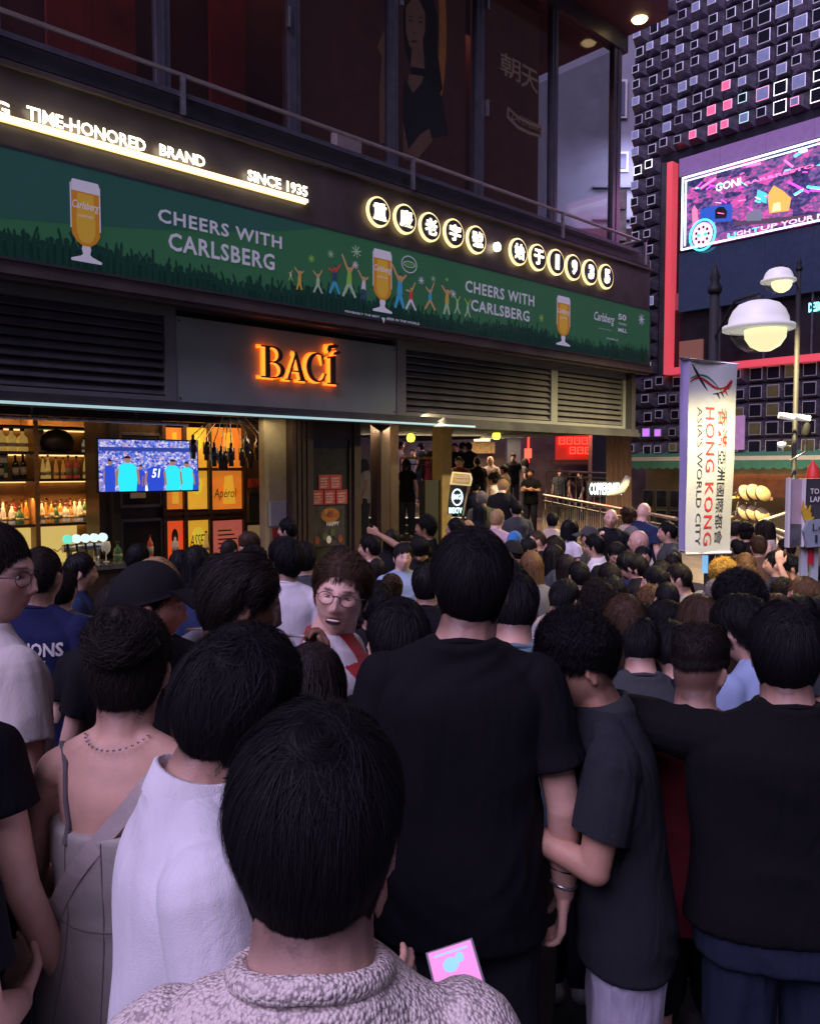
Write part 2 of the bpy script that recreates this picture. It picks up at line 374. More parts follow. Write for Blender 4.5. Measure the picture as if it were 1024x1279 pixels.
# ------------------------------------------------------------------ glowing letters on the fascia
def bx4(frame, p0, p1, n): 
    x0, z1 = frame.hit(*p0, n); x1, z0 = frame.hit(*p1, n); return x0, x1, z0, z1
def halo_word(body, p0, p1, label, bold=0.02):
    x0, x1, z0, z1 = bx4(FA, p0, p1, -0.07)
    t = Thing('lit_word', label, 'sign', FA, (x0, -0.07, z0), 'warm lit words above the left part of the banner')
    mb = text_mb(body, x0, x1, z0, z1, -0.07, 0, bold=bold, depth=0.006); t.part('letters', mb, M['whiteled'], kind='stuff')
    mb = MB(); return t
LB = [(0,139),(384,241)]
halo_word('G', (-12,122), (12,146), 'single lit letter at the left end of the glowing strip')
halo_word('TIME-HONORED', (33,131), (182,190), 'glowing white TIME-HONORED on the light strip')
halo_word('BRAND', (199,179), (256,209), 'glowing white BRAND in the middle of the light strip')
halo_word('SINCE 1935', (309,211), (384,246), 'glowing white SINCE 1935 at the right end of the strip')
x1, z1 = fa(384, 243, -0.06); x0, z0 = fa(0, 146, -0.06); zs = (z0+z1)/2-0.01
t = Thing('light_strip_sign', 'bright warm light strip running under the glowing English words', 'light', FA, (x0,-0.06,zs))
t.part('tube', MB().box(XL, x1, -0.075, -0.03, zs-0.042, zs-0.006), M['whiteled'])
t.part('halo', MB().box(XL, x1, -0.028, -0.012, zs-0.06, zs+0.02), M['warmled2'])
circ = [('重',474,264,14,19),('慶',507,273,13.6,18.5),('老',538,283,13,18),('字',568,290.5,12.4,17.5),('號',596,299,12,17),('·',621,308,5,6.5),
        ('始',648.5,314,11.4,16),('于',672.6,321,11,15.5),('1',695.7,327,10.6,15),('9',717,333.5,10.3,14.6),('3',738,339.5,10,14.2),('5',758,345,9.6,14)]
cl_ = {'重':'leftmost glowing disc of the circle sign, character for heavy','慶':'second glowing disc from the left with a dense character','老':'third glowing disc from the left of the circle sign','字':'fourth glowing disc from the left, under the balcony rail','號':'fifth glowing disc, just left of the small dot','·':'small glowing dot between the two groups of discs','始':'glowing disc just right of the small dot','于':'glowing disc with a simple character left of number one','1':'glowing disc with a plain upright digit one','9':'glowing disc with a digit nine, between the one and the three','3':'glowing disc with a digit three, last but one of the sign','5':'glowing disc with a digit five ending the sign'}
for ch, px, py, rx, ry in circ:
    x, z = fa(px, py, -0.08); r_ = (fa(px+rx, py, -0.08)[0]-fa(px-rx, py, -0.08)[0])/2; r_ = (r_ + (fa(px,py-ry,-0.08)[1]-fa(px,py+ry,-0.08)[1])/2)/2
    t = Thing('disc_sign', cl_[ch], 'sign', FA, (x, -0.08, z), 'round glowing character discs on the fascia')
    if ch == '·':
        t.part('dot', MB().disc(x, z, r_*0.8, r_*0.8, -0.1, -0.05), M['whiteled']); continue
    t.part('disc', MB().disc(x, z, r_*0.88, r_*0.88, -0.084, -0.074), M['dark_metal'])
    t.part('halo', MB().disc(x, z, r_, r_, -0.07, -0.03), M['warmled'])
    h = r_*0.56; w = h if ch not in '1935' else h*0.62 if ch != '1' else h*0.38
    t.part('character', text_mb(ch, x-w, x+w, z-h, z+h, -0.086, 0, bold=0.02 if ch not in '1935' else 0.05, depth=0.01), M['whiteled'])
# ------------------------------------------------------------------ green banner
bn = Thing('beer_banner', 'long green beer banner reading CHEERS WITH CARLSBERG under the glowing signs', 'banner', FA, (0,-0.12,zB0))
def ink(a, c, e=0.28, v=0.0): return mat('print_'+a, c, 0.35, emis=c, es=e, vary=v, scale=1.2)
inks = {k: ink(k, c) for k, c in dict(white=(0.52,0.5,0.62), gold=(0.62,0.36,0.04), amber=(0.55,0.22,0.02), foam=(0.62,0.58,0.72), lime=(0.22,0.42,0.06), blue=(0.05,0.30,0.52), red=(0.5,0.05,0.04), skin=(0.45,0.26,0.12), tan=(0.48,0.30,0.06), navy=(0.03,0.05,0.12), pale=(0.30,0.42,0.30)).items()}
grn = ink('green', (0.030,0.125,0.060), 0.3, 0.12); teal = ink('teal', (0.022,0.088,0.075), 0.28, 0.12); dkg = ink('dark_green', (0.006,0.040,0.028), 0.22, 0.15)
XB1 = fa(811, 420, -0.12)[0]
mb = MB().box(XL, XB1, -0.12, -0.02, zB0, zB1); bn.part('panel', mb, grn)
mb = MB(); 
for a, b, c, d in ((XL,XB1+0.03,zB1,zB1+0.03),(XL,XB1+0.03,zB0-0.03,zB0),(XB1,XB1+0.03,zB0,zB1)): mb.box(a,b,-0.13,-0.01,c,d)
bn.part('frame', mb, M['dark_metal'])
Y1 = -0.124
mb = MB(); arc = [(XL, zB1), (XL, zB0+0.2)]
for k in range(15):
    t_ = k/14; arc.append((XL+ (fa(400,300,-0.12)[0]-XL)*t_, zB0+0.15+0.9*t_**2.4))
arc[-1] = (arc[-1][0], zB1)
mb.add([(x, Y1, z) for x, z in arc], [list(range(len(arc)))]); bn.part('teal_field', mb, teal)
# crowd silhouette
mb = MB(); rr = random.Random(3); x = XL; top = []
H = zB1-zB0
mb.box(XL, XB1, -0.1275, -0.126, zB0, zB0+0.10*H)
x = XL
while x < XB1-0.05:
    hgt = H*(0.20+0.05*math.sin(x*1.7))
    hw = 0.030+rr.random()*0.014; hz = zB0+hgt*(0.70+rr.random()*0.32)
    mb.add([(x+hw*math.cos(a*math.pi/4), -0.128, hz+hw*1.2*math.sin(a*math.pi/4)) for a in range(8)], [list(range(8))])
    mb.add([(x-hw*1.7,-0.1285,zB0),(x+hw*1.7,-0.1285,zB0),(x+hw*1.5,-0.1285,hz-hw),(x-hw*1.5,-0.1285,hz-hw)], [(0,1,2,3)])
    for sgn in (-1, 1):
        if rr.random() < 0.6:
            ax = x+sgn*hw*1.3; tx = ax+sgn*rr.uniform(-0.03,0.08); tz = hz+rr.uniform(0.03,0.13)
            mb.add([(ax-0.013,-0.1282,hz-0.05),(ax+0.013,-0.1282,hz-0.05),(tx+0.014,-0.1282,tz),(tx,-0.1282,tz+0.03),(tx-0.014,-0.1282,tz)], [(0,1,2,3,4)])
    x += 0.062+rr.random()*0.03
bn.part('crowd_print', mb, dkg, kind='stuff')
def btext(body, p0, p1, ink_, part='lettering', **k):
    x0, x1, z0, z1 = bx4(FA, p0, p1, -0.13); return bn.part(part, text_mb(body, x0, x1, z0, z1, -0.1315, 0, **k), ink_)
lw = inks['white']
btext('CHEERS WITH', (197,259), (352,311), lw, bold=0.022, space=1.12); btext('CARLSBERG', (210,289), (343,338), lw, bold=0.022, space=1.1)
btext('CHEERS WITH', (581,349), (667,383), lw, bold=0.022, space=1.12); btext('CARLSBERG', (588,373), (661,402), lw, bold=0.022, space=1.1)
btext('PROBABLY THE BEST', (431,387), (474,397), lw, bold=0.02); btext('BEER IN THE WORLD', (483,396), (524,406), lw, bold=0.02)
mb = MB(); poly_px(mb, FA, -0.13, [(476,396),(481,397),(480,401),(479,404),(478,400)], -0.1315, 0); bn.part('hop_mark', mb, lw)
btext('Carlsberg', (742,388), (767,408), lw, bold=0.015, shear=0.25); btext('DANMARK', (748,409), (763,413), lw)
btext('50', (772,391), (782,401), lw, bold=0.03); btext('YEARS', (772,402), (782,407), lw); btext('MILL', (772,409), (783,416), lw, bold=0.02)
btext('CARLSBERG.HK', (757,421), (772,426), lw)
def glass_print(px0, py0, px1, py1):
    x0, x1, z0, z1 = bx4(FA, (px0,py0), (px1,py1), -0.13); w = (x1-x0); cx = (x0+x1)/2; h = z1-z0
    def prof(pts, m, y):
        P = [(cx+u*w/2, y, z0+v*h) for u, v in pts]+[(cx-u*w/2, y, z0+v*h) for u, v in reversed(pts)]
        g.add(P, [list(range(len(P)))], m)
    g = MB()
    prof([(0.95,0.0),(0.98,0.03),(0.35,0.075),(0.22,0.10),(0.30,0.16),(0.24,0.21)], 0, -0.1312)
    prof([(0.24,0.20),(0.62,0.25),(0.86,0.33),(0.92,0.45),(0.88,0.86)], 2, -0.1318)
    prof([(0.20,0.24),(0.42,0.28),(0.58,0.36),(0.60,0.5),(0.5,0.84)], 1, -0.1322)
    prof([(0.88,0.86),(0.87,0.97),(0.80,1.0)], 0, -0.1322)
    for u in (-0.93, 0.90): g.box(cx+u*w/2-0.006, cx+u*w/2+0.006, -0.133, -0.132, z0+0.40*h, z0+0.95*h, 0)
    bn.part('beer_glass_print', g, [inks['foam'], inks['gold'], inks['amber']])
    bn.part('lettering', text_mb('Carlsberg', cx-w*0.42, cx+w*0.42, z0+0.62*h, z0+0.75*h, -0.1335, 0, shear=0.3, bold=0.01), inks['foam'])
    bn.part('lettering', text_mb('DANMARK', cx-w*0.25, cx+w*0.25, z0+0.55*h, z0+0.58*h, -0.1335, 0), inks['foam'])
glass_print(86,221,128,331); glass_print(465,309,490,392); glass_print(695,368,712,433)
def figure(px, py, hpx, c1, c2, c3, pose):
    # small dancing figure, flat print
    g = MB(); x, z = fa(px, py, -0.13); h = fa(px, py-hpx, -0.13)[1]-z
    def limb(p, q, w, m):
        p = Vector((x+p[0]*h, 0, z+p[1]*h)); q = Vector((x+q[0]*h, 0, z+q[1]*h)); d = (q-p).normalized(); n_ = Vector((-d.z,0,d.x))*w*h
        g.add([(a.x, -0.1315, a.z) for a in (p-n_, q-n_*0.7, q+n_*0.7, p+n_)], [(0,1,2,3)], m)
    a, b = pose
    limb((0,0.45),(-0.16-a*0.1,0),0.065,1); limb((0,0.45),(0.14+a*0.12,0.02),0.065,1)
    limb((0,0.42),(0.02,0.80),0.11,0)
    limb((0,0.76),(-0.28,0.80+b*0.25),0.045,2); limb((0.03,0.76),(0.26,0.95+a*0.2),0.045,2)
    g.add([(x+0.03*h+0.075*h*math.cos(t*0.785), -0.1318, z+0.90*h+0.085*h*math.sin(t*0.785)) for t in range(8)], [list(range(8))], 2)
    g.add([(x+0.03*h+0.08*h*math.cos(t*0.785), -0.132, z+0.94*h+0.06*h*math.sin(t*0.785)) for t in range(5)], [list(range(5))], 3)
    bn.part('figure_print', g, [inks[c1], inks[c2], inks[c3], inks['navy']])
figure(374,362,26,'tan','tan','skin',(0,1)); figure(363,350,12,'white','lime','skin',(1,0)); figure(397,366,26,'pale','dark' if 0 else 'pale','skin',(1,1))
figure(418,367,36,'navy','blue','red',(0.6,0.2)); figure(436,371,40,'lime','pale','skin',(1,2)); figure(454,375,32,'white','navy','skin',(0,1.4))
figure(499,385,44,'blue','blue','skin',(0.2,1.6)); figure(513,387,30,'red','white','skin',(1.2,0)); figure(537,387,28,'blue','skin','skin',(1.6,0.8))
figure(558,393,34,'tan','pale','skin',(0,1)); figure(571,392,20,'pale','pale','lime',(1,1.4)); figure(584,396,20,'pale','pale','lime',(1,1.4))
def star(px, py, rpx, ink_):
    g = MB(); x, z = fa(px, py, -0.13); r_ = fa(px, py-rpx, -0.13)[1]-z
    for k in range(4):
        a = math.pi*k/4+0.2; c_, s_ = math.cos(a), math.sin(a); n_ = 0.09*r_
        g.add([(x-c_*r_+s_*n_,-0.1316-0.0002*k,z-s_*r_-c_*n_),(x+c_*r_+s_*n_,-0.1316-0.0002*k,z+s_*r_-c_*n_),(x+c_*r_-s_*n_,-0.1316-0.0002*k,z+s_*r_+c_*n_),(x-c_*r_-s_*n_,-0.1316-0.0002*k,z-s_*r_+c_*n_)], [(0,1,2,3)])
    bn.part('star_print', g, ink_)
for a in ((389,323,5,'lime'),(413,317,5,'pale'),(445,314,8,'pale'),(444,331,5,'white'),(526,350,5,'white'),(541,348,4,'pale'),(566,367,5,'white'),(676,397,5,'lime'),(801,399,7,'white'),(558,349,3,'lime')): star(a[0],a[1],a[2],inks[a[3]])
g = MB(); x, z = fa(511,330,-0.13); g.ring(x, z, 0.155, 0.125, 0.014, -0.1325, -0.1315, 28); g.ring(x, z, 0.12, 0.045, 0.010, -0.1325, -0.1315, 24); bn.part('badge_print', g, lw)
btext('2026', (505,327), (518,333), inks['lime'])
# ------------------------------------------------------------------ orange halo letters on the grey panel
def serif_letters():
    L = {}
    # every glyph: list of polygons in a unit box (u, v)
    def arc_(cx, cy, rx, ry, a0, a1, n=14): return [(cx+rx*math.cos(R(a0+(a1-a0)*k/n)), cy+ry*math.sin(R(a0+(a1-a0)*k/n))) for k in range(n+1)]
    def bowl(cx, cy, rx, ry, w, h): return arc_(cx, cy, rx, ry, -90, 90)+arc_(cx, cy, rx-w, ry-h, 90, -90)
    L['B'] = [[(0.18,0),(0.36,0),(0.36,1),(0.18,1)], [(0,0),(0.6,0),(0.6,0.045),(0,0.045)], [(0,0.955),(0.55,0.955),(0.55,1),(0,1)],
              bowl(0.50,0.745,0.40,0.255,0.17,0.045), bowl(0.52,0.265,0.47,0.265,0.18,0.045), [(0.36,0.49),(0.52,0.49),(0.52,0.53),(0.36,0.53)]]
    L['A'] = [[(0.50,1.0),(0.44,0.9),(0.10,0.0),(0.17,0.0),(0.50,0.88)], [(0.44,0.9),(0.50,1.02),(0.90,0.0),(0.70,0.0)], [(0,0),(0.30,0),(0.30,0.04),(0,0.04)], [(0.6,0),(1,0),(1,0.04),(0.6,0.04)], [(0.24,0.30),(0.68,0.30),(0.68,0.345),(0.26,0.345)]]
    L['C'] = [arc_(0.52,0.5,0.52,0.52,62,298,24)+arc_(0.58,0.5,0.38,0.46,298,62,24), [(0.72,0.93),(0.80,0.95),(0.84,0.64),(0.80,0.64)], [(0.74,0.06),(0.80,0.03),(0.96,0.30),(0.92,0.32)]]
    L['I'] = [[(0.28,0),(0.72,0),(0.72,0.95),(0.28,0.92)], [(0,0),(1,0),(1,0.045),(0,0.045)], [(0.0,0.86),(0.72,0.95),(0.72,0.99),(0.0,0.92)],
              [(0.2,1.06),(0.35,1.22),(0.9,1.26),(1.0,1.36),(0.65,1.38),(0.1,1.32),(0.0,1.16)], [(0.55,1.0),(0.95,1.04),(1.25,1.14),(0.9,1.16),(0.6,1.10)]]
    return L
GL = serif_letters(); nS = n0-0.03
sg = Thing('orange_neon_sign', 'orange backlit serif letters BACI on the grey panel', 'sign', FA, (fa(318,475,nS)[0], nS, 3.1))
for ch, p0, p1 in (('B',(322,431),(352,474)),('A',(352,438),(380,477)),('C',(379,440),(405,478)),('I',(405,443),(419,481))):
    x0, x1, z0, z1 = bx4(FA, p0, p1, nS-0.03)
    front, back, core = MB(), MB(), MB()
    for k, pl in enumerate(GL[ch]):
        P = [(x0+(x1-x0)*u, z0+(z1-z0)*v) for u, v in pl]
        e = 0.0006*k
        front.prism([(x+0.028, z+0.004) for x, z in P], nS-0.075-e, nS-0.055-e)
        core.prism([(x-0.004, z-0.006) for x, z in P], nS-0.052-e, nS-0.030-e)
        cxp = sum(p[0] for p in P)/len(P); czp = sum(p[1] for p in P)/len(P)
        Pb = []
        for (x_, z_) in P:
            Pb.append((x_+0.016*(1 if x_ > cxp else -1), z_+0.014*(1 if z_ > czp else -1)))
        back.prism(Pb, nS-0.020-e, nS-0.005-e)
    f_ = sg.part('letter', front, mat('letter_face', (0.10,0.055,0.04), 0.4, 0.4)); sg.part('core_light', core, M['orangeneon2'], sub=f_); sg.part('halo_light', back, M['orangeneon'], sub=f_)
# ================================================================== ground floor of the bar
ZF = GZ
def P2(px, py, n): return fa(px, py, n)
# back shelves: n = 2.2
nS2 = 2.3
xa, xb, xc = fa(-95,600,nS2)[0], fa(46,600,nS2)[0], fa(124,600,nS2)[0]
zs_ = [fa(60, y, nS2)[1] for y in (654, 598, 564, 532)]
print('shelf', xa, xb, xc, zs_)
sh = Thing('bar_shelves', 'back bar shelves of warm lit wood full of bottles', 'shelf', FA, (xa, nS2, ZF))
sh.part('back_panel', MB().box(xa, xc, nS2+0.42, nS2+0.46, ZF, 2.82), M['wood'])
mats_sh = [M['wood'], M['warmled2']]
for z in zs_:
    sh.part('shelf', MB().box(xa, xc, nS2, nS2+0.42, z-0.035, z), M['dwood'])
    sh.part('light_strip', MB().box(xa, xc-0.05, nS2+0.36, nS2+0.40, z-0.055, z-0.036), M['warmled2'])
for x_ in (xa, xb, xc):
    sh.part('upright', MB().box(x_-0.03, x_+0.03, nS2-0.01, nS2+0.42, zs_[0]-0.9, 2.82), M['dwood'] if x_ == xc else M['wood'])
sh.part('splashback', MB().box(xa, xc-0.25, nS2+0.20, nS2+0.24, zs_[0]-0.75, zs_[0]-0.06), mat('lit_tile', (0.6,0.5,0.2), 0.4, emis=(1,0.72,0.2), es=0.6, vary=0.15))
mb = MB()
for k in range(12):
    x_ = xa+0.1+k*(xc-xa-0.4)/12; mb.tube([(x_,nS2+0.15,zs_[0]-0.36),(x_+0.05,nS2+0.14,zs_[0]-0.40),(x_+0.1,nS2+0.15,zs_[0]-0.36)],0.008,5)
sh.part('scallop_trim', mb, M['brass'], kind='stuff')
for z in zs_[:3]+[2.8]:
    lamp('shelf_lamp', 'AREA', FA.w((xa+xc)/2, nS2+0.08, z+ (0.34 if z < 2.5 else -0.02)), 11, (1.0,0.55,0.18), xc-xa, FA.w((xa+xc)/2, nS2+0.3, z-1), size_y=0.05)
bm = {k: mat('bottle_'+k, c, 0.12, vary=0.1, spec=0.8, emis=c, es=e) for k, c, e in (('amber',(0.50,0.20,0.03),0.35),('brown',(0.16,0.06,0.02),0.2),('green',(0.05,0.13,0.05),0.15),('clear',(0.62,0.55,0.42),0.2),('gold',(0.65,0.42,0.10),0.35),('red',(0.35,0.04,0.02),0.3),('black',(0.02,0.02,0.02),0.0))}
labm = mat('bottle_label', (0.62,0.56,0.42), 0.6, vary=0.2); capm = mat('bottle_cap', (0.08,0.03,0.02), 0.4)
shapes = [[(0.0,0),(0.038,0),(0.04,0.01),(0.04,0.19),(0.03,0.22),(0.014,0.245),(0.013,0.29),(0.015,0.31),(0,0.312)],
          [(0.0,0),(0.042,0),(0.045,0.02),(0.045,0.15),(0.036,0.19),(0.016,0.22),(0.014,0.27),(0.016,0.285),(0,0.287)],
          [(0.0,0),(0.034,0),(0.036,0.01),(0.034,0.12),(0.026,0.20),(0.013,0.25),(0.012,0.30),(0.014,0.315),(0,0.317)],
          [(0.0,0),(0.055,0),(0.058,0.02),(0.056,0.11),(0.05,0.15),(0.018,0.18),(0.015,0.22),(0.022,0.225),(0.022,0.25),(0,0.252)]]
bproto = {}
def bottle(x, n, z, shp, col, s=1.0, label='bottle'):
    k = (shp, col)
    if k not in bproto:
        b_, l_, c_ = MB(), MB(), MB(); pr = shapes[shp]
        b_.lathe(pr[:-2], seg=10); r0 = pr[3][0]
        l_.lathe([(r0+0.0015,0.05),(r0+0.0015,pr[3][1]*0.8)], seg=10); c_.lathe([(pr[-3][0]+0.002,pr[-3][1]-0.01),(pr[-2][0]+0.002,pr[-2][1]),(0,pr[-1][1])], seg=8)
        bproto[k] = (b_.mesh('glass_body', bm[col]), l_.mesh('paper_label', labm), c_.mesh('cap', capm))
    o = bpy.data.objects.new('bottle', None); COL.objects.link(o); o.matrix_world = FA.M @ Matrix.Translation((x, n, z)); o.scale = (s, s, s)
    props(o, label, 'bottle', 'bottles on the back bar shelves')
    for nm, me in zip(('glass_body','paper_label','cap'), bproto[k]):
        c = bpy.data.objects.new(nm, me); COL.objects.link(c); c.parent = o
rb = random.Random(11)
def row(x0, x1, z, n, cols, shp=None, lab='', s=1.0, dn=0.0):
    ORD = 'first second third fourth fifth sixth seventh eighth ninth tenth eleventh twelfth thirteenth'.split()
    for k in range(n):
        x_ = x0+(x1-x0)*(k+0.5)/n+rb.uniform(-0.01,0.01); c = cols[rb.randrange(len(cols))]
        bottle(x_, nS2+0.14+dn+rb.uniform(-0.03,0.03), z, rb.randrange(4) if shp is None else shp, c, s*rb.uniform(0.93,1.08), lab+(', %s from the left' % ORD[k] if n > 1 else ''))
zA, zBm, zC, zD = zs_
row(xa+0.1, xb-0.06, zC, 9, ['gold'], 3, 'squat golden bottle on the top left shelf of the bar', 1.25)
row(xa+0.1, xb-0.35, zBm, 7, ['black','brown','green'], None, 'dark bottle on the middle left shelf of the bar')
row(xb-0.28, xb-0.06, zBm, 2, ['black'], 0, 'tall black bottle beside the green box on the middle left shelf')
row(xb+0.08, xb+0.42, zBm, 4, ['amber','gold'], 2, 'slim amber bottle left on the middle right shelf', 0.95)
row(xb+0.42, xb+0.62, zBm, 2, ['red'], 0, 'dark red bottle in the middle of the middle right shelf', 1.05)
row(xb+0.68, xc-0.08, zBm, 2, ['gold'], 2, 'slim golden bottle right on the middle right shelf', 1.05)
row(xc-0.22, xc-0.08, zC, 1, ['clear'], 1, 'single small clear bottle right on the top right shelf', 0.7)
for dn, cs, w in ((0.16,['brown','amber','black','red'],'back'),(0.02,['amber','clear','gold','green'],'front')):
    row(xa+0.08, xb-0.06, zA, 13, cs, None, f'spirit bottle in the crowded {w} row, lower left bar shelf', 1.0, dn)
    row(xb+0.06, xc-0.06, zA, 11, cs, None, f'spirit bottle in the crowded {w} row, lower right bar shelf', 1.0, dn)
mb = MB().box(xb-0.50, xb-0.32, nS2+0.1, nS2+0.2, zBm, zBm+0.33, 0).box(xb-0.49, xb-0.33, nS2+0.095, nS2+0.1, zBm+0.21, zBm+0.31, 1).box(xb-0.49, xb-0.33, nS2+0.095, nS2+0.1, zBm+0.02, zBm+0.08, 1)
single('gift_box', mb, [mat('green_box',(0.03,0.10,0.06),0.5), labm], 'dark green bottle box with pale bands on the middle left shelf', 'box', FA, (xb-0.4,nS2+0.1,zBm))
# big rugby-ball like leather piece on the top shelf
mb = MB(); cxh, czh = xb+0.34, zC
prof = [(0,0),(0.10,0.0),(0.2,0.03),(0.23,0.12),(0.20,0.22),(0.12,0.29),(0,0.31)]
mb.lathe(prof, (cxh, nS2+0.18, czh), 16, sy=0.55); single('sculpture', mb, mat('dark_leather',(0.06,0.05,0.045),0.35,vary=0.4), 'dark rounded ornament in front of a framed card on the top shelf', 'ornament', FA, (cxh,nS2+0.18,czh))
mb = MB().box(xb+0.07, xb+0.17, nS2+0.2, nS2+0.24, zC, zC+0.3); single('card', mb, labm, 'pale upright card beside the ornament on the top shelf', 'card', FA, (xb+0.12,nS2+0.2,zC))
# bar counter with beer tap
xk0, xk1 = fa(-90,700,1.2)[0], fa(150,700,1.2)[0]
ct = Thing('bar_counter', 'long dark bar counter in front of the lit bottle shelves', 'counter', FA, (xk0,0.9,ZF))
ct.part('front', MB().box(xk0, xk1, 0.95, 1.5, ZF, 0.80), M['dwood']); ct.part('top', MB().box(xk0-0.05, xk1+0.05, 0.88, 1.6, 0.80, 0.86), M['steel'])
xt0, xt1 = fa(78,680,1.3)[0], fa(128,680,1.3)[0]; zt = fa(100,672,1.3)[1]
tp = Thing('beer_tap', 'steel beer tap tower with a row of glowing round badges on the bar', 'beer tap', FA, ((xt0+xt1)/2,1.3,0.86))
tp.part('beam', MB().tube([(xt0,1.3,zt-0.12),(xt1,1.3,zt-0.12)], 0.05, 10), M['steel'])
for x_ in (xt0+0.08, xt1-0.08): tp.part('column', MB().tube([(x_,1.3,0.86),(x_,1.3,zt-0.12)],0.035,10), M['steel'])
tapm = [emi('tap_badge_green',(0.2,1.0,0.75),0.8), emi('tap_badge_white',(0.75,0.95,1.0),1.0)]
for k in range(5):
    x_ = xt0+0.03+(xt1-xt0-0.06)*k/4; m_ = MB().disc(x_, zt, 0.055, 0.055, 1.19, 1.23, 16)
    tp.part('badge', m_, tapm[0 if k == 0 else 1]); tp.part('handle', MB().tube([(x_,1.22,zt-0.05),(x_,1.16,zt-0.22)],0.014,6), M['black'])
for px, py, c, lab in ((30,676,'black','dark kettle-like shaker at the left of the bar counter'),(132,672,'clear','stemmed glass standing right of the beer taps')):
    x_, z_ = fa(px, py, 1.2); mb = MB()
    if c == 'clear': mb.lathe([(0.04,0),(0.04,0.006),(0.006,0.012),(0.006,0.09),(0.05,0.14),(0.06,0.2),(0.05,0.26)], (x_,1.2,0.86), 14); nm = 'goblet'
    else: mb.lathe([(0.05,0),(0.06,0.05),(0.05,0.18),(0.03,0.22),(0.03,0.3),(0,0.31)], (x_,1.2,0.86), 14); nm = 'shaker'
    single(nm, mb, bm['clear'] if c == 'clear' else M['steel'], lab, nm, FA, (x_,1.2,0.86))
for k in range(7):
    x_ = xk0+0.9+k*0.42+rb.uniform(-.05,.05)
    if abs(x_-(xt0+xt1)/2) > 0.4: bottle(x_, 1.25, 0.86, k % 4, ['brown','clear','amber','green','red','clear','gold'][k], 1.0, ['brown','clear glass','amber','green','red','pale clear','gold'][k]+' bottle standing on the bar counter behind the drinkers')
# television
nT = 1.0; x0, z1 = fa(123,549,nT); x1, z0 = fa(247,615,nT); z0t = (fa(123,614,nT)[1]+fa(247,612,nT)[1])/2; z1t = (fa(128,547,nT)[1]+fa(247,553,nT)[1])/2
tv = Thing('television', 'wide television on the bar wall showing blue and turquoise football players', 'television', FA, (x0,nT,z0t))
tv.part('casing', MB().box(x0-0.02, x1+0.02, nT+0.01, nT+0.06, z0t-0.02, z1t+0.02), M['black'])
tvm = bpy.data.materials.new('tv_crowd'); tvm.use_nodes = True; n_ = tvm.node_tree.nodes; l_ = tvm.node_tree.links; b_ = n_['Principled BSDF']
tcn = n_.new('ShaderNodeTexCoord'); vz = n_.new('ShaderNodeTexVoronoi'); vz.inputs['Scale'].default_value = 34; mpn = n_.new('ShaderNodeMapping'); mpn.inputs['Scale'].default_value = (1,1,1.4)
l_.new(tcn.outputs['Object'], mpn.inputs[0]); l_.new(mpn.outputs[0], vz.inputs['Vector']); cr = n_.new('ShaderNodeValToRGB')
e = cr.color_ramp.elements; e[0].position = 0.15; e[0].color = (0.02,0.05,0.35,1); e[1].position = 0.9; e[1].color = (0.55,0.6,0.9,1)
for p_, c_ in ((0.4,(0.08,0.18,0.7,1)),(0.6,(0.35,0.2,0.35,1))):
    q = e.new(p_); q.color = c_
l_.new(vz.outputs['Color'], cr.inputs[0]); l_.new(cr.outputs[0], b_.inputs['Emission Color']); b_.inputs['Emission Strength'].default_value = 1.3; b_.inputs['Base Color'].default_value = (0,0,0,1)
tv.part('screen', MB().box(x0, x1, nT, nT+0.012, z0t, z1t), tvm)
tvc = [emi('tv_turquoise',(0.02,0.62,0.72),1.4,(0,0,0)), emi('tv_blue',(0.02,0.06,0.50),1.3,(0,0,0)), emi('tv_skin',(0.35,0.16,0.12),1.2,(0,0,0)), emi('tv_hair',(0.01,0.01,0.03),1,(0,0,0)), emi('tv_white',(0.85,0.9,1),1.4,(0,0,0)), emi('tv_stand',(0.03,0.06,0.35),1.0,(0,0,0))]
TW, TH = x1-x0, z1t-z0t
def player(u, w, h, m, y, head=True):
    g = MB(); cx = x0+TW*u; W_ = TW*w; Hh = TH*h
    g.add([(cx+W_*a, y, z0t+Hh*b) for a, b in ((-0.42,0),(0.42,0),(0.5,0.45),(0.46,0.72),(0.2,0.84),(-0.2,0.84),(-0.46,0.72),(-0.5,0.45))], [list(range(8))], 0)
    for s in (-1, 1): g.add([(cx+s*W_*a, y-0.0005, z0t+Hh*b) for a, b in ((0.42,0.68),(0.56,0.6),(0.62,0.2),(0.5,0.2))], [[0,1,2,3] if s > 0 else [3,2,1,0]], 1)
    if head:
        g.add([(cx+W_*0.17*math.cos(t*0.6283), y-0.001, z0t+Hh*(0.93+0.10*math.sin(t*0.6283))) for t in range(10)], [list(range(10))], 1)
        g.add([(cx+W_*0.18*math.cos(t*0.6283), y-0.0015, z0t+Hh*(0.97+0.08*math.sin(t*0.6283))) for t in range(6)], [list(range(6))], 2)
    tv.part('player_image', g, [tvc[m], tvc[2], tvc[3]])
tv.part('stand_image', MB().box(x0, x1, nT-0.001, nT, z0t+TH*0.78, z0t+TH*0.86), tvc[5])
player(0.10,0.11,0.60,1,nT-0.002); player(0.27,0.20,0.66,0,nT-0.005); player(0.40,0.10,0.5,1,nT-0.003); player(0.55,0.19,0.58,1,nT-0.006,False)
player(0.73,0.17,0.60,0,nT-0.005); player(0.88,0.15,0.56,0,nT-0.004); player(0.97,0.08,0.5,1,nT-0.003,False); player(0.47,0.10,0.45,4,nT-0.0025,False)
tv.part('number_image', text_mb('51', x0+TW*0.51, x0+TW*0.60, z0t+TH*0.26, z0t+TH*0.44, nT-0.009, 0, bold=0.03, shear=0.2), tvc[4])
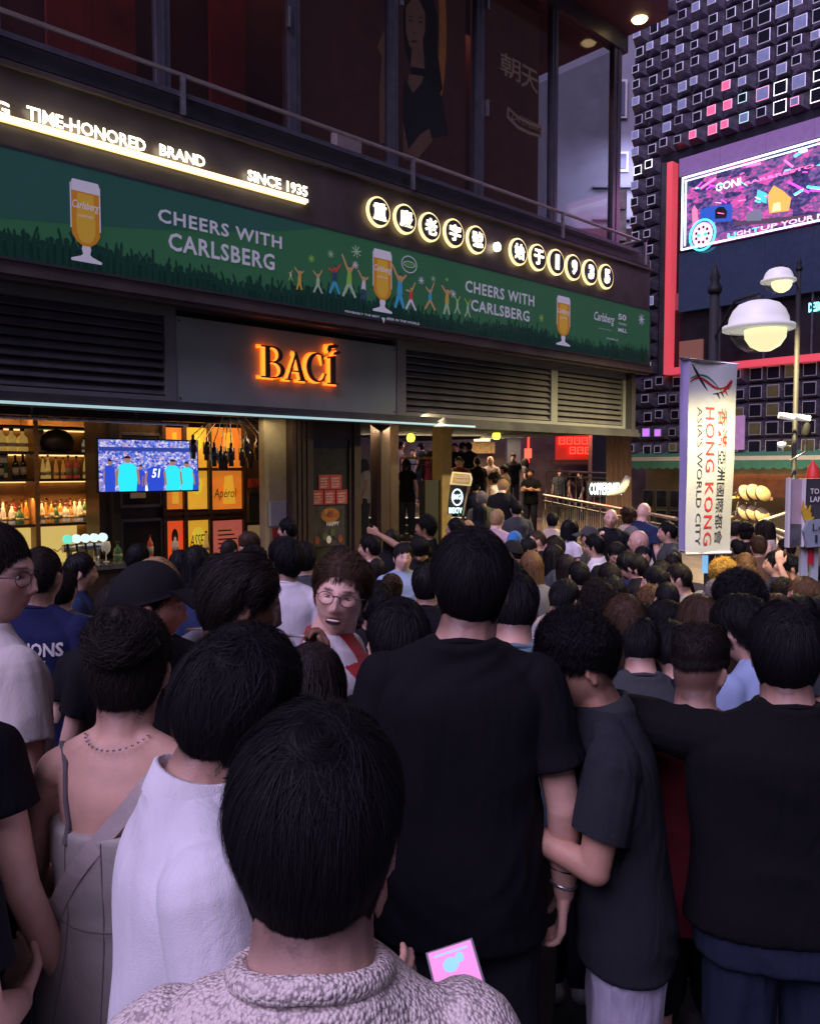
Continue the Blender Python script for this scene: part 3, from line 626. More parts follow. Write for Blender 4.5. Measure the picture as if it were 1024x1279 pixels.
# cabinet fronts under the television and the orange lit poster wall
nC = 1.5
cb = Thing('wall_cabinet', 'dark framed cabinet wall under the television', 'cabinet', FA, (fa(128,680,nC)[0],nC,ZF))
X = lambda px, n=nC: fa(px, 640, n)[0]
Z = lambda py, px=175, n=nC: fa(px, py, n)[1]
cb.part('carcass', MB().box(X(126), X(205), nC+0.05, nC+0.5, ZF, 2.82), M['dwood'])
cb.part('post', MB().box(X(138), X(147), nC-0.1, nC+0.05, ZF, 2.82), M['black'])
for a, b in ((540,634),(648,720)):
    z0, z1 = Z(b), Z(a)
    m_ = MB(); w = 0.04
    m_.box(X(150), X(204), nC, nC+0.05, z1-w, z1); m_.box(X(150), X(204), nC, nC+0.05, z0, z0+w); m_.box(X(150), X(150)+w, nC, nC+0.05, z0, z1); m_.box(X(204)-w, X(204), nC, nC+0.05, z0, z1)
    fr = cb.part('frame', m_, M['mull']); cb.part('panel', MB().box(X(150)+w, X(204)-w, nC+0.02, nC+0.04, z0+w, z1-w), M['black'], sub=fr)
cb.part('notice', MB().box(X(163), X(182), nC-0.01, nC, Z(622), Z(614)), M['white'])
pw = Thing('poster_wall', 'glowing orange poster cabinet divided by dark glazing bars', 'display', FA, (X(206),nC,ZF))
pm = [mat('poster_orange',(0.6,0.16,0.02),0.4,emis=(1.0,0.27,0.03),es=0.5,vary=0.6,scale=4), mat('poster_gold',(0.6,0.35,0.03),0.4,emis=(1.0,0.50,0.04),es=0.55,vary=0.6,scale=3), mat('poster_red',(0.6,0.06,0.02),0.4,emis=(1.0,0.10,0.02),es=0.6,vary=0.4,scale=3), mat('poster_pink',(0.6,0.12,0.1),0.4,emis=(1.0,0.22,0.16),es=0.3,vary=0.2), mat('poster_yellow',(0.7,0.6,0.05),0.4,emis=(1,0.75,0.06),es=0.5), mat('poster_ink',(0.06,0.02,0.01),0.5)]
cells = [(208,229,534,584,0),(234,260,534,584,1),(265,303,534,584,0),(208,229,588,636,0),(234,260,588,636,1),(265,303,588,636,0),(208,229,650,700,2),(234,262,650,700,1),(266,303,650,700,3)]
for (a,b,c,d,m_) in cells:
    zc_, zd_ = Z(c,(a+b)/2), Z(d,(a+b)/2)
    p_ = pw.part('poster_pane', MB().box(X(a), X(b), nC+0.02, nC+0.03, zd_, zc_), pm[m_])
    g = MB(); xm, zm = (X(a)+X(b))/2, (zc_+zd_)/2; hw, hh = (X(b)-X(a))*0.32, (zc_-zd_)*0.36
    if m_ == 0: g.add([(xm-hw*0.4,nC+0.015,zm-hh),(xm+hw*0.9,nC+0.015,zm-hh),(xm+hw*0.6,nC+0.015,zm+hh*1.1),(xm-hw*0.2,nC+0.015,zm+hh)],[(0,1,2,3)],1)
    elif m_ == 1: g.disc(xm, zm+hh*0.3, hw*0.8, hh*0.6, nC+0.012, nC+0.018, 18, 4)
    elif m_ == 2: g.disc(xm, zm+hh*0.2, hw*0.6, hh*0.6, nC+0.012, nC+0.018, 18, 5)
    else: 
        for k in range(5): g.box(xm-hw, xm+hw*(0.4+0.6*((k*7)%3)/2), nC+0.014, nC+0.018, zm+hh*(0.7-0.3*k)-0.01, zm+hh*(0.7-0.3*k)+0.01, 5)
    pw.part('picture', g, pm, sub=p_)
pw.part('lettering', text_mb('ASSETI', X(237), X(261), Z(688), Z(672), nC+0.008, 0, shear=0.3), pm[5])
pw.part('lettering', text_mb('Apérol', X(268), X(296), Z(628), Z(612), nC+0.008, 0, shear=0.2), pm[5])
m_ = MB()
for px in (205.5, 231.5, 262.5, 305): m_.box(X(px)-0.025, X(px)+0.025, nC-0.03, nC+0.05, ZF, 2.82)
pw.part('mullion', m_, M['dwood'], kind='stuff')
m_ = MB()
for py in (586, 641, 647, 704): m_.box(X(205), X(305), nC-0.025, nC+0.05, Z(py,255)-0.02, Z(py,255)+0.02)
pw.part('rail', m_, M['dwood'], kind='stuff')
lamp('poster_lamp', 'AREA', FA.w(X(255), nC-0.35, 2.75), 7, (1.0,0.45,0.12), 1.2, FA.w(X(255), nC, 0.8), size_y=0.1)
# service niche with small oven, shelf, light door
ns = Thing('service_niche', 'service niche with a small dark oven and pale cabinet door', 'cabinet', FA, (X(306),nC,ZF))
ns.part('carcass', MB().box(X(306), X(332), nC+0.02, nC+0.4, ZF, 2.82), M['dwood'])
ns.part('frame', MB().box(X(308), X(331), nC-0.01, nC+0.02, Z(652,318), Z(610,318)), M['beige'])
ns.part('oven', MB().box(X(311), X(329), nC-0.05, nC-0.01, Z(650,318), Z(616,318)), M['black'])
ns.part('cabinet_door', MB().box(X(310), X(330), nC-0.01, nC+0.02, ZF+0.4, Z(656,318)), mat('pale_door',(0.55,0.38,0.16),0.6,vary=0.12,emis=(1,0.7,0.3),es=0.12))
mm = MB()
for k in range(5): mm.box(X(309)+k*0.09, X(309)+k*0.09+0.07, nC-0.1, nC-0.0, Z(609,318), Z(598,318))
ns.part('packet', mm, mat('red_packets',(0.3,0.04,0.02),0.5,vary=0.4,scale=20), kind='stuff')
# beige wall, dark folding doors, poster door
nD = 0.55
XD = lambda px: fa(px, 640, nD)[0]
ZD = lambda py, px=410: fa(px, py, nD)[1]
bb.part('wall', MB().box(XD(331), XD(362), nD, nD+0.14, ZF, 2.84), M['beige'])
bb.part('notice', MB().box(XD(335), XD(357), nD-0.01, nD, ZD(657,346), ZD(626,346)), mat('notice_paper',(0.32,0.32,0.34),0.7,vary=0.1))
bb.part('notice', MB().box(XD(340), XD(356), nD-0.012, nD, ZD(672,346), ZD(659,346)), mat('notice_red',(0.3,0.03,0.02),0.6))
for a, b in ((358,363),(365,369),(371,375),(377,384)):
    bb.part('door_leaf', MB().box(XD(a), XD(b), nD-0.15, nD+0.5, ZF, 2.84), M['dwood'])
dr = Thing('poster_door', 'dark glass door carrying five red flyers above a cocktail poster', 'door', FA, (XD(386),nD,ZF))
dr.part('frame', MB().box(XD(385), XD(389), nD-0.02, nD+0.05, ZF, 2.84).box(XD(436), XD(441), nD-0.02, nD+0.05, ZF, 2.84).box(XD(385), XD(441), nD-0.019, nD+0.05, ZD(548,412), 2.84), M['dwood'])
dr.part('leaf', MB().box(XD(389), XD(436), nD+0.01, nD+0.04, ZF, ZD(548,412)), mat('olive_glass',(0.045,0.045,0.032),0.15,vary=0.3))
flm = [mat('flyer_red',(0.32,0.03,0.03),0.55,emis=(0.4,0.04,0.04),es=0.12), mat('flyer_ink',(0.6,0.52,0.5),0.6)]
for (a, b, c, d) in ((398,412,593,611),(412,427,593,611),(390,404,612,630),(405,419,612,630),(420,434,612,630)):
    g = MB().box(XD(a)+0.005, XD(b)-0.005, nD-0.004, nD+0.008, ZD(d), ZD(c), 0)
    for i, ln in enumerate(('HAPPY','HOUR','ALL DAY','PARTY')): 
        zz = ZD(c)-0.035-(ZD(c)-ZD(d)-0.05)*i/4; text_mb(ln, XD(a)+0.03, XD(b)-0.04-0.01*(i%2), zz-0.035, zz-0.006, nD-0.006, 1, mb=g, bold=0.03)
    dr.part('flyer', g, flm)
g = MB().box(XD(391), XD(430), nD-0.004, nD+0.008, ZD(682), ZD(632), 0)
zc = (ZD(632)+ZD(682))/2; xm = (XD(391)+XD(430))/2
g.disc(xm+0.02, zc+0.16, 0.17, 0.11, nD-0.007, nD-0.005, 20, 1); g.disc(xm+0.02, zc+0.17, 0.06, 0.045, nD-0.010, nD-0.008, 14, 2)
text_mb('HAPPY', xm-0.05, xm+0.18, zc+0.0, zc+0.06, nD-0.011, 3, mb=g, bold=0.03)
for k in range(7): 
    g.disc(xm-0.22+0.07*k, zc-0.20+0.05*((k*5)%3), 0.045, 0.06, nD-0.007-0.001*k, nD-0.0065-0.001*k, 10, (2,0,4,3,4,0,2)[k])
dr.part('cocktail_poster', g, [mat('poster_dusk',(0.05,0.045,0.045),0.4,vary=0.5,scale=6), mat('poster_drink',(0.38,0.15,0.03),0.4,vary=0.5,scale=15), mat('poster_rust',(0.25,0.06,0.03),0.4,vary=0.5,scale=15), M['white'], mat('poster_leaf',(0.08,0.12,0.03),0.5,vary=0.4)])
dr.part('edge_light', MB().box(XD(441.5), XD(443), nD-0.03, nD+0.0, 0.75, ZD(592,442)), mat('edge_strip',(0.6,0.6,0.58),0.4,emis=(0.8,0.8,0.75),es=0.25))
# dark posts of the open front and ochre pillar
for a, b, nn in ((443,451,0.5),(476,487,0.5),(488,498,0.9)):
    bb.part('post', MB().box(fa(a,640,nn)[0], fa(b,640,nn)[0], nn, nn+0.25, ZF, 2.84), M['dwood'])
for a, b in ((451,476),):
    bb.part('glass_pane', MB().box(fa(a,640,0.55)[0], fa(b,640,0.55)[0], 0.6, 0.612, ZF, 2.84), M['glass'])
pxo = fa(552,640,1.2)[0], fa(564,640,1.2)[0]
bb.part('pillar', MB().box(pxo[0], pxo[1], 1.2, 1.45, ZF, 2.84), mat('ochre_paint',(0.22,0.15,0.06),0.6,vary=0.2))
bb.part('planter_wall', MB().box(fa(531,640,1.25)[0], pxo[0], 1.25, 1.4, ZF, fa(540,600,1.25)[1]), M['black'])
# chandelier of black cylinders
cxh, czh = fa(287,520,0.9); 
ch = Thing('chandelier', 'modern chandelier of hanging black cylinders on thin rods under the canopy', 'chandelier', FA, (cxh,0.9,2.8))
ch.part('ceiling_rose', MB().lathe([(0.09,0),(0.09,-0.05),(0,-0.06)], (cxh,0.9,2.82), 12), M['steel'])
blk = mat('gloss_black',(0.01,0.01,0.012),0.12,0.0,spec=0.9,coat=0.6)
for k, (px, py) in enumerate(((241,558),(246,572),(257,568),(266,560),(274,572),(283,568),(291,572),(299,557),(306,568),(316,570),(324,568),(331,560),(336,550))):
    x_, z_ = fa(px, py, 0.9); n_ = 0.9+0.22*math.sin(k*2.4)
    hh = 0.16; g = MB().lathe([(0.0,hh),(0.022,hh),(0.022,hh*0.62),(0.05,hh*0.55),(0.05,-hh*0.45),(0.035,-hh*0.5),(0.035,-hh),(0,-hh)], (x_, n_, z_), 12)
    c_ = ch.part('shade', g, blk); ch.part('rod', MB().tube([(x_,n_,z_+hh),(cxh+(x_-cxh)*0.35,0.9+(n_-0.9)*0.3,2.79)],0.008,6), M['steel'], sub=c_)
# pipes and rig under the canopy edge
g = MB(); zt_ = 2.62
g.tube([(XL,0.7,zt_),(fa(235,520,0.7)[0],0.7,zt_)],0.022,8); g.tube([(XL,1.1,2.74),(fa(330,520,1.1)[0],1.1,2.74)],0.016,6); g.tube([(fa(40,520,0.7)[0],0.7,zt_),(fa(40,520,0.7)[0],0.7,2.84)],0.012,6); g.tube([(fa(170,520,0.7)[0],0.7,zt_),(fa(170,520,0.7)[0],0.7,2.84)],0.012,6)
bb.part('pipe', g, M['steel'], kind='stuff')
bb.part('header', MB().box(XL, XD(440), nD+0.3, nD+0.42, 2.66, 2.84), M['dwood'])
bb.part('inner_wall', MB().box(XL, fa(440,640,3.4)[0], 3.4, 3.5, ZF, 2.84), M['maroon'])
bb.part('partition', MB().box(XD(441), XD(441)+0.08, 1.4, 3.4, ZF, 2.84), M['dwood'])
lamp('bar_lamp', 'AREA', FA.w(1.5, 1.3, 2.8), 14, (1.0,0.6,0.28), 5.0, FA.w(1.5, 1.0, 0), size_y=0.4)
lamp('bar_spot', 'AREA', FA.w(fa(345,600,0.3)[0], 0.35, 2.7), 3.5, (1.0,0.8,0.5), 0.8, FA.w(XD(345), nD, 1.0), size_y=0.2)
# ================================================================== terrace and bars beyond the passage (px 450-800)
def WP(px, py, Y): return pt(px, py, Y)
Yb = 27.0
far = Thing('terrace_building', 'dark far building with red-lit bar windows seen through the passage', 'building', WORLD, (0, Yb, -0.3))
def wbox(px0, py0, px1, py1, Y, d=0.1, mb=None, m=0):
    a = pt(px0, py0, Y); b = pt(px1, py1, Y); mb = mb or MB(); return mb.box(a.x, b.x, Y, Y+d, b.z, a.z, m)
far.part('wall', MB().box(-6, 9.6, Yb, Yb+0.4, -0.3, 10), mat('far_wall',(0.09,0.06,0.05),0.7,vary=0.6,scale=1.5))
far.part('wall', wbox(430,520,498,612,Yb-0.3,0.2), M['dwood'])
far.part('column', wbox(634,520,650,612,Yb-1.5,0.5), mat('slate_column',(0.035,0.035,0.055),0.6,vary=0.2))
far.part('column', wbox(740,520,758,625,Yb-3.2,0.5), mat('slate_column2',(0.03,0.03,0.04),0.6,vary=0.2))
rn = emi('red_neon',(1.0,0.05,0.03),2.6); rn2 = emi('red_room',(1.0,0.06,0.03),0.16)
fr = far.part('window', wbox(694,543,742,574,Yb-0.5,0.08), rn2)
g = MB(); q = random.Random(5)
for r_ in range(2):
    for c_ in range(4):
        if (r_, c_) in ((1,0),): continue
        x0p = 698+c_*9.5+(4 if r_ else 0); y0p = 546+r_*12
        a = pt(x0p, y0p, Yb-0.65); b = pt(x0p+7.5, y0p+9, Yb-0.65)
        t_ = 0.035
        g.box(a.x,b.x,a.y,a.y+0.03,a.z-t_,a.z); g.box(a.x,b.x,a.y,a.y+0.03,b.z,b.z+t_); g.box(a.x,a.x+t_,a.y,a.y+0.03,b.z,a.z); g.box(b.x-t_,b.x,a.y,a.y+0.03,b.z,a.z); g.box(a.x+0.08,b.x-0.06,a.y,a.y+0.03,(a.z+b.z)/2,(a.z+b.z)/2+t_)
far.part('neon', g, rn, sub=fr, kind='stuff')
far.part('neon', wbox(659,545,661,578,Yb-0.6,0.05), rn); far.part('neon', wbox(655,560,664,572,Yb-0.62,0.05), emi('red_soft',(1,0.2,0.12),0.9))
far.part('sill', wbox(690,574,748,580,Yb-0.8,0.3), M['dwood'])
far.part('shelf_light', wbox(592,548,612,551,Yb-0.5,0.1), emi('far_warm',(1,0.75,0.35),2.0)); far.part('shelf_light', wbox(588,541,618,543,Yb-0.5,0.1), emi('far_warm2',(0.7,0.8,0.5),0.8))
far.part('back_bar', wbox(585,552,618,566,Yb-0.5,0.1), mat('far_bottles',(0.35,0.2,0.06),0.4,vary=0.7,scale=14,emis=(0.8,0.45,0.12),es=0.12))
lamp('far_lamp', 'AREA', pt(600,538,Yb-2.5), 260, (1.0,0.72,0.40), 3.0, pt(600,680,Yb-3), size_y=1.0)
lamp('passage_fill', 'AREA', pt(492,528,12.6), 75, (1.0,0.74,0.42), 1.6, pt(500,720,14.5), size_y=0.5)  # added fill that brightens people in the passage, no fixture hangs here
lamp('far_red_lamp', 'AREA', pt(715,545,Yb-1.0), 90, (1.0,0.12,0.07), 2.0, pt(715,620,Yb-4), size_y=0.6)
lamp('terrace_lamp', 'AREA', pt(560,530,19), 380, (1.0,0.74,0.42), 5.0, pt(600,720,17), size_y=1.5)
for px, py, lab in ((513,547,'small yellow-green lantern left in the far bar passage'),(620,544,'small yellow-green lantern right in the far bar passage')):
    p = pt(px, py, 18); g = MB().lathe([(0,0.10),(0.05,0.09),(0.09,0.03),(0.09,-0.03),(0.06,-0.08),(0,-0.09)], p, 12); 
    t = Thing('lantern', lab, 'lantern', WORLD, p); t.part('globe', g, emi('lantern_glow',(0.85,0.9,0.05),3.5)); t.part('hanger', MB().tube([p+Vector((0,0,0.09)), p+Vector((0,0,0.6))],0.012,6), M['black'])
# raised terrace slab, steps, tables
tz = pt(560,618,19).z
ter = Thing('terrace', 'raised paved terrace of the far bar behind the crowd', 'terrace', WORLD, (0,18,-0.3), kind=None)
a = pt(452,618,18); b = pt(640,618,18)
ter.part('slab', MB().box(a.x-1, b.x-0.6, 18, Yb, -0.3, 0.95), M['dwood']); 
for k in range(4): ter.part('step', MB().box(a.x-1, b.x-0.6, 18-0.32*(k+1), 18-0.32*k, -0.3, 0.95-0.16*(k+1)), mat('step_stone',(0.12,0.10,0.09),0.6,vary=0.3) if k == 0 else bpy.data.materials['step_stone'])
ter.part('nosing', MB().box(a.x-1, b.x-0.6, 17.98, 18.0, 0.93, 0.957), emi('step_light',(0.9,0.8,0.6),0.8))
def fence(name, label, P, h, gap, matr, cat='railing', topr=0.03, frame_m=None):
    t = Thing(name, label, cat, WORLD, P[0])
    for a_, b_ in zip(P[:-1], P[1:]):
        a_ = Vector(a_); b_ = Vector(b_); L = (b_-a_).length; n = max(2, int(L/gap)); up = Vector((0,0,h))
        t.part('handrail', MB().tube([a_+up, b_+up], topr, 8), frame_m or matr); t.part('bottom_rail', MB().tube([a_+Vector((0,0,0.12)), b_+Vector((0,0,0.12))], 0.016, 6), matr)
        t.part('middle_rail', MB().tube([a_+Vector((0,0,h-0.14)), b_+Vector((0,0,h-0.14))], 0.014, 6), matr)
        for k in range(n+1):
            c = a_.lerp(b_, k/n); g = MB().tube([c+Vector((0,0,0.0 if k % 6 == 0 else 0.12)), c+Vector((0,0,h-0.02 if k % 6 == 0 else h-0.14))], 0.022 if k % 6 == 0 else 0.012, 6); t.part('bar', g, matr)
    return t
railm = mat('rail_grey',(0.30,0.25,0.23),0.4,0.5,vary=0.2); pinkr = mat('rail_top',(0.55,0.38,0.36),0.3,0.6)
pA = pt(679,650,20.5); pB = pt(790,672,14.2)
for_z = lambda p: Vector((p.x, p.y, p.z))
rA = pt(678,618,20.5); rB = pt(845,648,13.2)
fence('ramp_railing', 'long sloping steel railing descending to the right behind the crowd', [(rA.x,rA.y,rA.z-1.05),(rB.x,rB.y,rB.z-1.05)], 1.05, 0.13, railm, frame_m=pinkr)
rC = pt(682,588,22.5); rD = pt(780,592,22.5)
fence('terrace_railing', 'upright bar railing in front of the red-lit window', [(rC.x,rC.y,rC.z-1.1),(rD.x,rD.y,rD.z-1.1)], 1.1, 0.16, railm)
rE = pt(500,572,17.8); rF = pt(552,572,17.8)
fence('terrace_railing', 'low wooden-topped railing left of the ochre pillar', [(rE.x,rE.y,rE.z-0.9),(rF.x,rF.y,rF.z-0.9)], 0.9, 0.2, M['dwood'], frame_m=M['wood'])
# terraced planter wall / ramp side
ramp = Thing('ramp', 'concrete ramp rising behind the sloping railing', 'ramp', WORLD, (rB.x, rB.y, -0.3))
ramp.part('wall', MB().add([(rA.x-2.5,rA.y+0.1,-0.3),(rB.x+0.5,rB.y+0.1,-0.3),(rB.x+0.5,rB.y+0.1,rB.z-1.1),(rA.x-2.5,rA.y+0.1,rA.z-1.05),(rA.x-2.5,rA.y+4,-0.3),(rB.x+2.5,rB.y+4,-0.3),(rB.x+2.5,rB.y+4,rB.z-1.1),(rA.x-2.5,rA.y+4,rA.z-1.05)],[(0,1,2,3),(3,2,6,7),(1,5,6,2),(4,7,6,5),(0,3,7,4)]), mat('ramp_concrete',(0.14,0.115,0.10),0.7,vary=0.35,scale=3))
# brown draped column at right end
g = MB(); 
for k in range(9):
    pa = pt(760+k*3.2, 532, 21); pb = pt(760+k*3.2+ (1.0 if k>4 else -0.5), 650, 21); g.tube([pa, (pa+pb)/2, pb], 0.055+0.012*(k%2), 8)
single('timber_column', g, mat('brown_timber',(0.17,0.09,0.055),0.6,vary=0.35,stretch=(4,4,0.6)), 'rounded brown timber-clad column at the canopy end', 'column', WORLD, pt(775,650,21), kind='stuff' if 0 else None)
# round-lettered lightbox and white tube on it
p0, p1 = pt(736,603,15.5), pt(776,618,15.5)
t = Thing('light_sign', 'small white lit shop sign reading COPPERSMITH behind the railing', 'sign', WORLD, (p0.x,15.5,p1.z))
t.part('box', MB().box(p0.x-0.03,p1.x+0.03,15.5,15.6,p1.z-0.03,p0.z+0.03), M['black'])
t.part('letters', text_mb('COPPERSMITH', p0.x, p1.x, p1.z, p0.z, 15.48, 0, bold=0.03, space=1.02), emi('sign_white',(0.75,0.95,1.0),4), kind='stuff')
g = MB(); 
g.tube([pt(757,617,15.2),pt(768,616,15.2),pt(776,612,15.2),pt(781,604,15.2),pt(785,595,15.2)], [0.04,0.07,0.08,0.07,0.06], 10)
single('air_hose', g, mat('cream_hose',(0.6,0.55,0.45),0.5), 'curved cream hose in front of the white lit sign', 'hose', WORLD, pt(770,617,15.2))
# totem sign by the pillar with yellow board on top
t = Thing('totem_sign', 'leaning black totem sign with a lit white oval and turquoise lettering', 'sign', WORLD, pt(570,650,13.6))
def quad_px(pts, Y, mb, m=0, d=0.0): 
    P = [pt(x, y, Y) for x, y in pts]; n_ = len(P)
    if d: mb.add(P+[p+Vector((0,d,0)) for p in P], [list(range(n_))[::-1], list(range(n_,2*n_))]+[[i,(i+1)%n_,(i+1)%n_+n_,i+n_] for i in range(n_)], m)
    else: mb.add(P, [list(range(n_))[::-1]], m)
    return mb
t.part('body', quad_px([(563,606),(585,608),(578,643),(559,642)],13.6,MB(),0,0.2), M['black'])
t.part('edge', quad_px([(584,607),(586,607),(579,644),(577,644)],13.58,MB(),0,0.2), M['beige'])
g = MB(); c = pt(571,621,13.57); g.ring(c.x, c.z, 0.097, 0.145, 0.022, 13.56, 13.575, 26); t.part('oval', g, emi('oval_white',(0.7,0.85,1),1.8))
a, b = pt(566,617,13.56), pt(577,624,13.56); t.part('letters', text_mb('IMGI', a.x,b.x,b.z,a.z,13.55,0,bold=0.03), emi('oval_txt',(0.6,0.8,1),1.8))
a, b = pt(560.5,634,13.56), pt(577,641,13.56); t.part('letters', text_mb('IBEXTV', a.x,b.x,b.z,a.z,13.55,0,bold=0.05), emi('turq_txt',(0.45,1.0,0.95),2.2))
t = Thing('yellow_board', 'small yellow board with white outline on top of the totem sign', 'sign', WORLD, pt(576,607,13.4))
t.part('board', quad_px([(565,589),(588,591),(590,598),(588,607),(562,605),(563,598)],13.4,MB(),0,0.06), emi('board_rim',(0.9,0.8,0.5),0.5)); t.part('panel', quad_px([(567,591),(586,592.5),(587.5,598),(586,605),(564.5,603),(565.5,598)],13.38,MB(),0,0.03), mat('board_yellow',(0.45,0.28,0.03),0.5,emis=(0.7,0.45,0.06),es=0.3))
for (tx, y0_, y1_) in (('KARAOKE',593,597.5),('TEQUILA',598.5,603)):
    a, b = pt(568,y0_,13.36), pt(585,y1_,13.36); t.part('letters', text_mb(tx,a.x,b.x,b.z,a.z,13.355,0,bold=0.03), M['white'])
# ================================================================== mirror-box building on the right
mirr = Thing('mirror_box_building', 'tall dark facade of square mirrored boxes with glowing rims above a bar screen', 'building', FB, (0,0,-0.3))
XF0, XF1 = -0.12, 7.4
mirr.part('wall', MB().box(XF0, XF1, 0.0, 1.0, 2.35, 17), mat('mirror_wall',(0.03,0.03,0.042),0.3,0.5,vary=0.4,scale=2))
frm = mat('box_side',(0.26,0.24,0.30),0.22,0.6,vary=0.35)
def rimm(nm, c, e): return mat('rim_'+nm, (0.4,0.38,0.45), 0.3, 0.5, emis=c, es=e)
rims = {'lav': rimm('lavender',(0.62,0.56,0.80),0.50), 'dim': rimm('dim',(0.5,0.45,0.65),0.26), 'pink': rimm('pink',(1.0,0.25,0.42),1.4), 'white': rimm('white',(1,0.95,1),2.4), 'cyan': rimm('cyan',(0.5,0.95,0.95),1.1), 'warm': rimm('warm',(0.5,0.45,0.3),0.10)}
faces = {'dark': mat('pane_dark',(0.02,0.02,0.035),0.08,0.4,spec=0.9), 'sky': mat('pane_blue',(0.16,0.16,0.30),0.15,0.3,vary=0.4,scale=9,emis=(0.24,0.25,0.52),es=0.55), 'pink': mat('pane_pink',(0.4,0.06,0.14),0.2,0.2,vary=0.4,scale=9,emis=(1.0,0.16,0.34),es=0.9), 'white': mat('pane_white',(0.6,0.6,0.65),0.2,vary=0.3,scale=9,emis=(1,0.9,1),es=1.8), 'purp': mat('pane_purple',(0.2,0.05,0.4),0.2,emis=(0.45,0.12,1.0),es=1.6), 'warm': mat('pane_warm',(0.06,0.05,0.03),0.2,vary=0.4,scale=5,emis=(0.16,0.12,0.05),es=0.25)}  # purple and warm panes: mirrored reflections painted in as colour and glow
def box_mesh(dx, dz, depth=0.20, fw=0.115):
    g = MB(); cw, chh = 0.205, 0.215
    o = [(-cw,0,-chh),(cw,0,-chh),(cw,0,chh),(-cw,0,chh)]
    f = [(dx-fw,-depth,dz-fw),(dx+fw,-depth,dz-fw),(dx+fw,-depth,dz+fw),(dx-fw,-depth,dz+fw)]
    w = 0.017; i_ = [(dx-fw+w,-depth-0.004,dz-fw+w),(dx+fw-w,-depth-0.004,dz-fw+w),(dx+fw-w,-depth-0.004,dz+fw-w),(dx-fw+w,-depth-0.004,dz+fw-w)]
    g.add(o+f, [(0,1,5,4),(1,2,6,5),(2,3,7,6),(3,0,4,7)], 0)
    g.add(f+i_, [(0,1,5,4),(1,2,6,5),(2,3,7,6),(3,0,4,7)], 1)
    g.add(i_, [(0,1,2,3)], 2)
    return g
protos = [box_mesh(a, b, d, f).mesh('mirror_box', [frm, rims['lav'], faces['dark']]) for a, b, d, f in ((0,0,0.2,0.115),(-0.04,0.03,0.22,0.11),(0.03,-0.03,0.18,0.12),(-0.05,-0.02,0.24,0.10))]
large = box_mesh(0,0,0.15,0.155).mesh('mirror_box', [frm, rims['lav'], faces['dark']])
rowh, colw = 0.448, 0.423
xS0, zS0, zS1 = fb(838,330)[0], fb(845,468)[1], fb(845,205)[1]
print('screen', xS0, zS0, zS1)
rr = random.Random(21); nb = 0
pinks = {}
for j in range(33):
    z = 2.36+rowh*(j+0.5)
    for i in range(17):
        x = XF0+colw*(i+0.5)
        if x+colw/2 > xS0 and zS0-0.15 < z < zS1+0.12: continue
        lower = z < zS0
        me = protos[rr.randrange(4)] if x < 3.4 or not lower else large
        if x > 3.4 and not lower and rr.random() < 0.35: me = large
        o = bpy.data.objects.new('mirror_box', me); COL.objects.link(o); o.parent = mirr.o; o.location = (x, 0.0-0.002, z+0.3); nb += 1
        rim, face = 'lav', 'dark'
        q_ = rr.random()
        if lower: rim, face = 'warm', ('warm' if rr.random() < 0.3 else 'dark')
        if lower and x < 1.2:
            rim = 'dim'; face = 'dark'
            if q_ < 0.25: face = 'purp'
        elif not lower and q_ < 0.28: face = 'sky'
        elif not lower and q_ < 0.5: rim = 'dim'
        if z > zS1 and 1.2 < x < 3.0 and z < zS1+1.6:
            k = int((z-zS1)/rowh)
            d = (x-1.2)/colw-k
            if 0 <= d <= 2.6: face = 'pink' if k else 'white'; rim = 'pink' if k else 'white'
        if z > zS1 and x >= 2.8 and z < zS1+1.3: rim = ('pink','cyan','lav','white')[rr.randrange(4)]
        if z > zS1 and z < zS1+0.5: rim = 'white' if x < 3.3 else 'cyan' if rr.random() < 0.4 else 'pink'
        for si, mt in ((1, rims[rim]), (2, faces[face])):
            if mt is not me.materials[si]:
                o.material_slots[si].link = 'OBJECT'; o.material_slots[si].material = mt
print('boxes', nb)
# screen bay
xa_, xz_ = xS0, XF1
mirr.part('frame_side', MB().box(xS0-0.14, xS0-0.004, -0.32, 0.1, zS0-0.02, zS1+0.02), M['navy_side'] if 'navy_side' in M else M['dark_metal'])
mirr.part('screen_frame', MB().box(xa_, xa_+0.16, -0.30, 0.1, zS0, zS1).box(xa_+0.16, xz_, -0.30, 0.1, zS0-0.0, zS0+0.16), emi('red_frame',(1.0,0.10,0.14),0.55))
lil = mat('lilac_glass',(0.2,0.13,0.28),0.15,0.1,vary=0.15,emis=(0.42,0.22,0.55),es=0.30)
zT = fb(850,228)[1]; zBt = fb(855,316)[1]
ys_ = -0.12
edges = [fb(p, 300, ys_)[0] for p in (850, 901, 957, 1017, 1090)]
for a, b in zip(edges[:-1], edges[1:]):
    mirr.part('glass_panel', MB().box(a+0.008, b-0.008, -0.28, -0.20, zT+0.06, zS1), lil)
navy = mat('navy_glass',(0.02,0.025,0.05),0.08,0.2,vary=0.3,spec=0.9,emis=(0.03,0.04,0.10),es=0.5)
for a, b in zip(edges[:-1], edges[1:]):
    mirr.part('glass_panel', MB().box(a+0.008, b-0.008, -0.20, -0.12, fb(870,388)[1], zBt-0.05), navy)
zr0, zr1 = fb(860,383)[1], fb(860,370)[1]
mirr.part('parapet', MB().box(xa_+0.16, xz_, -0.05, 0.0, zr0-0.05, zr1+0.12), mat('pink_rail',(0.25,0.09,0.10),0.4,emis=(0.5,0.10,0.12),es=0.25,vary=0.3))
mirr.part('room_wall', MB().box(xa_+0.16, xz_, -0.04, 0.02, zS0+0.16, zr0), mat('bay_dark',(0.02,0.018,0.022),0.3,vary=0.5,scale=1.5))
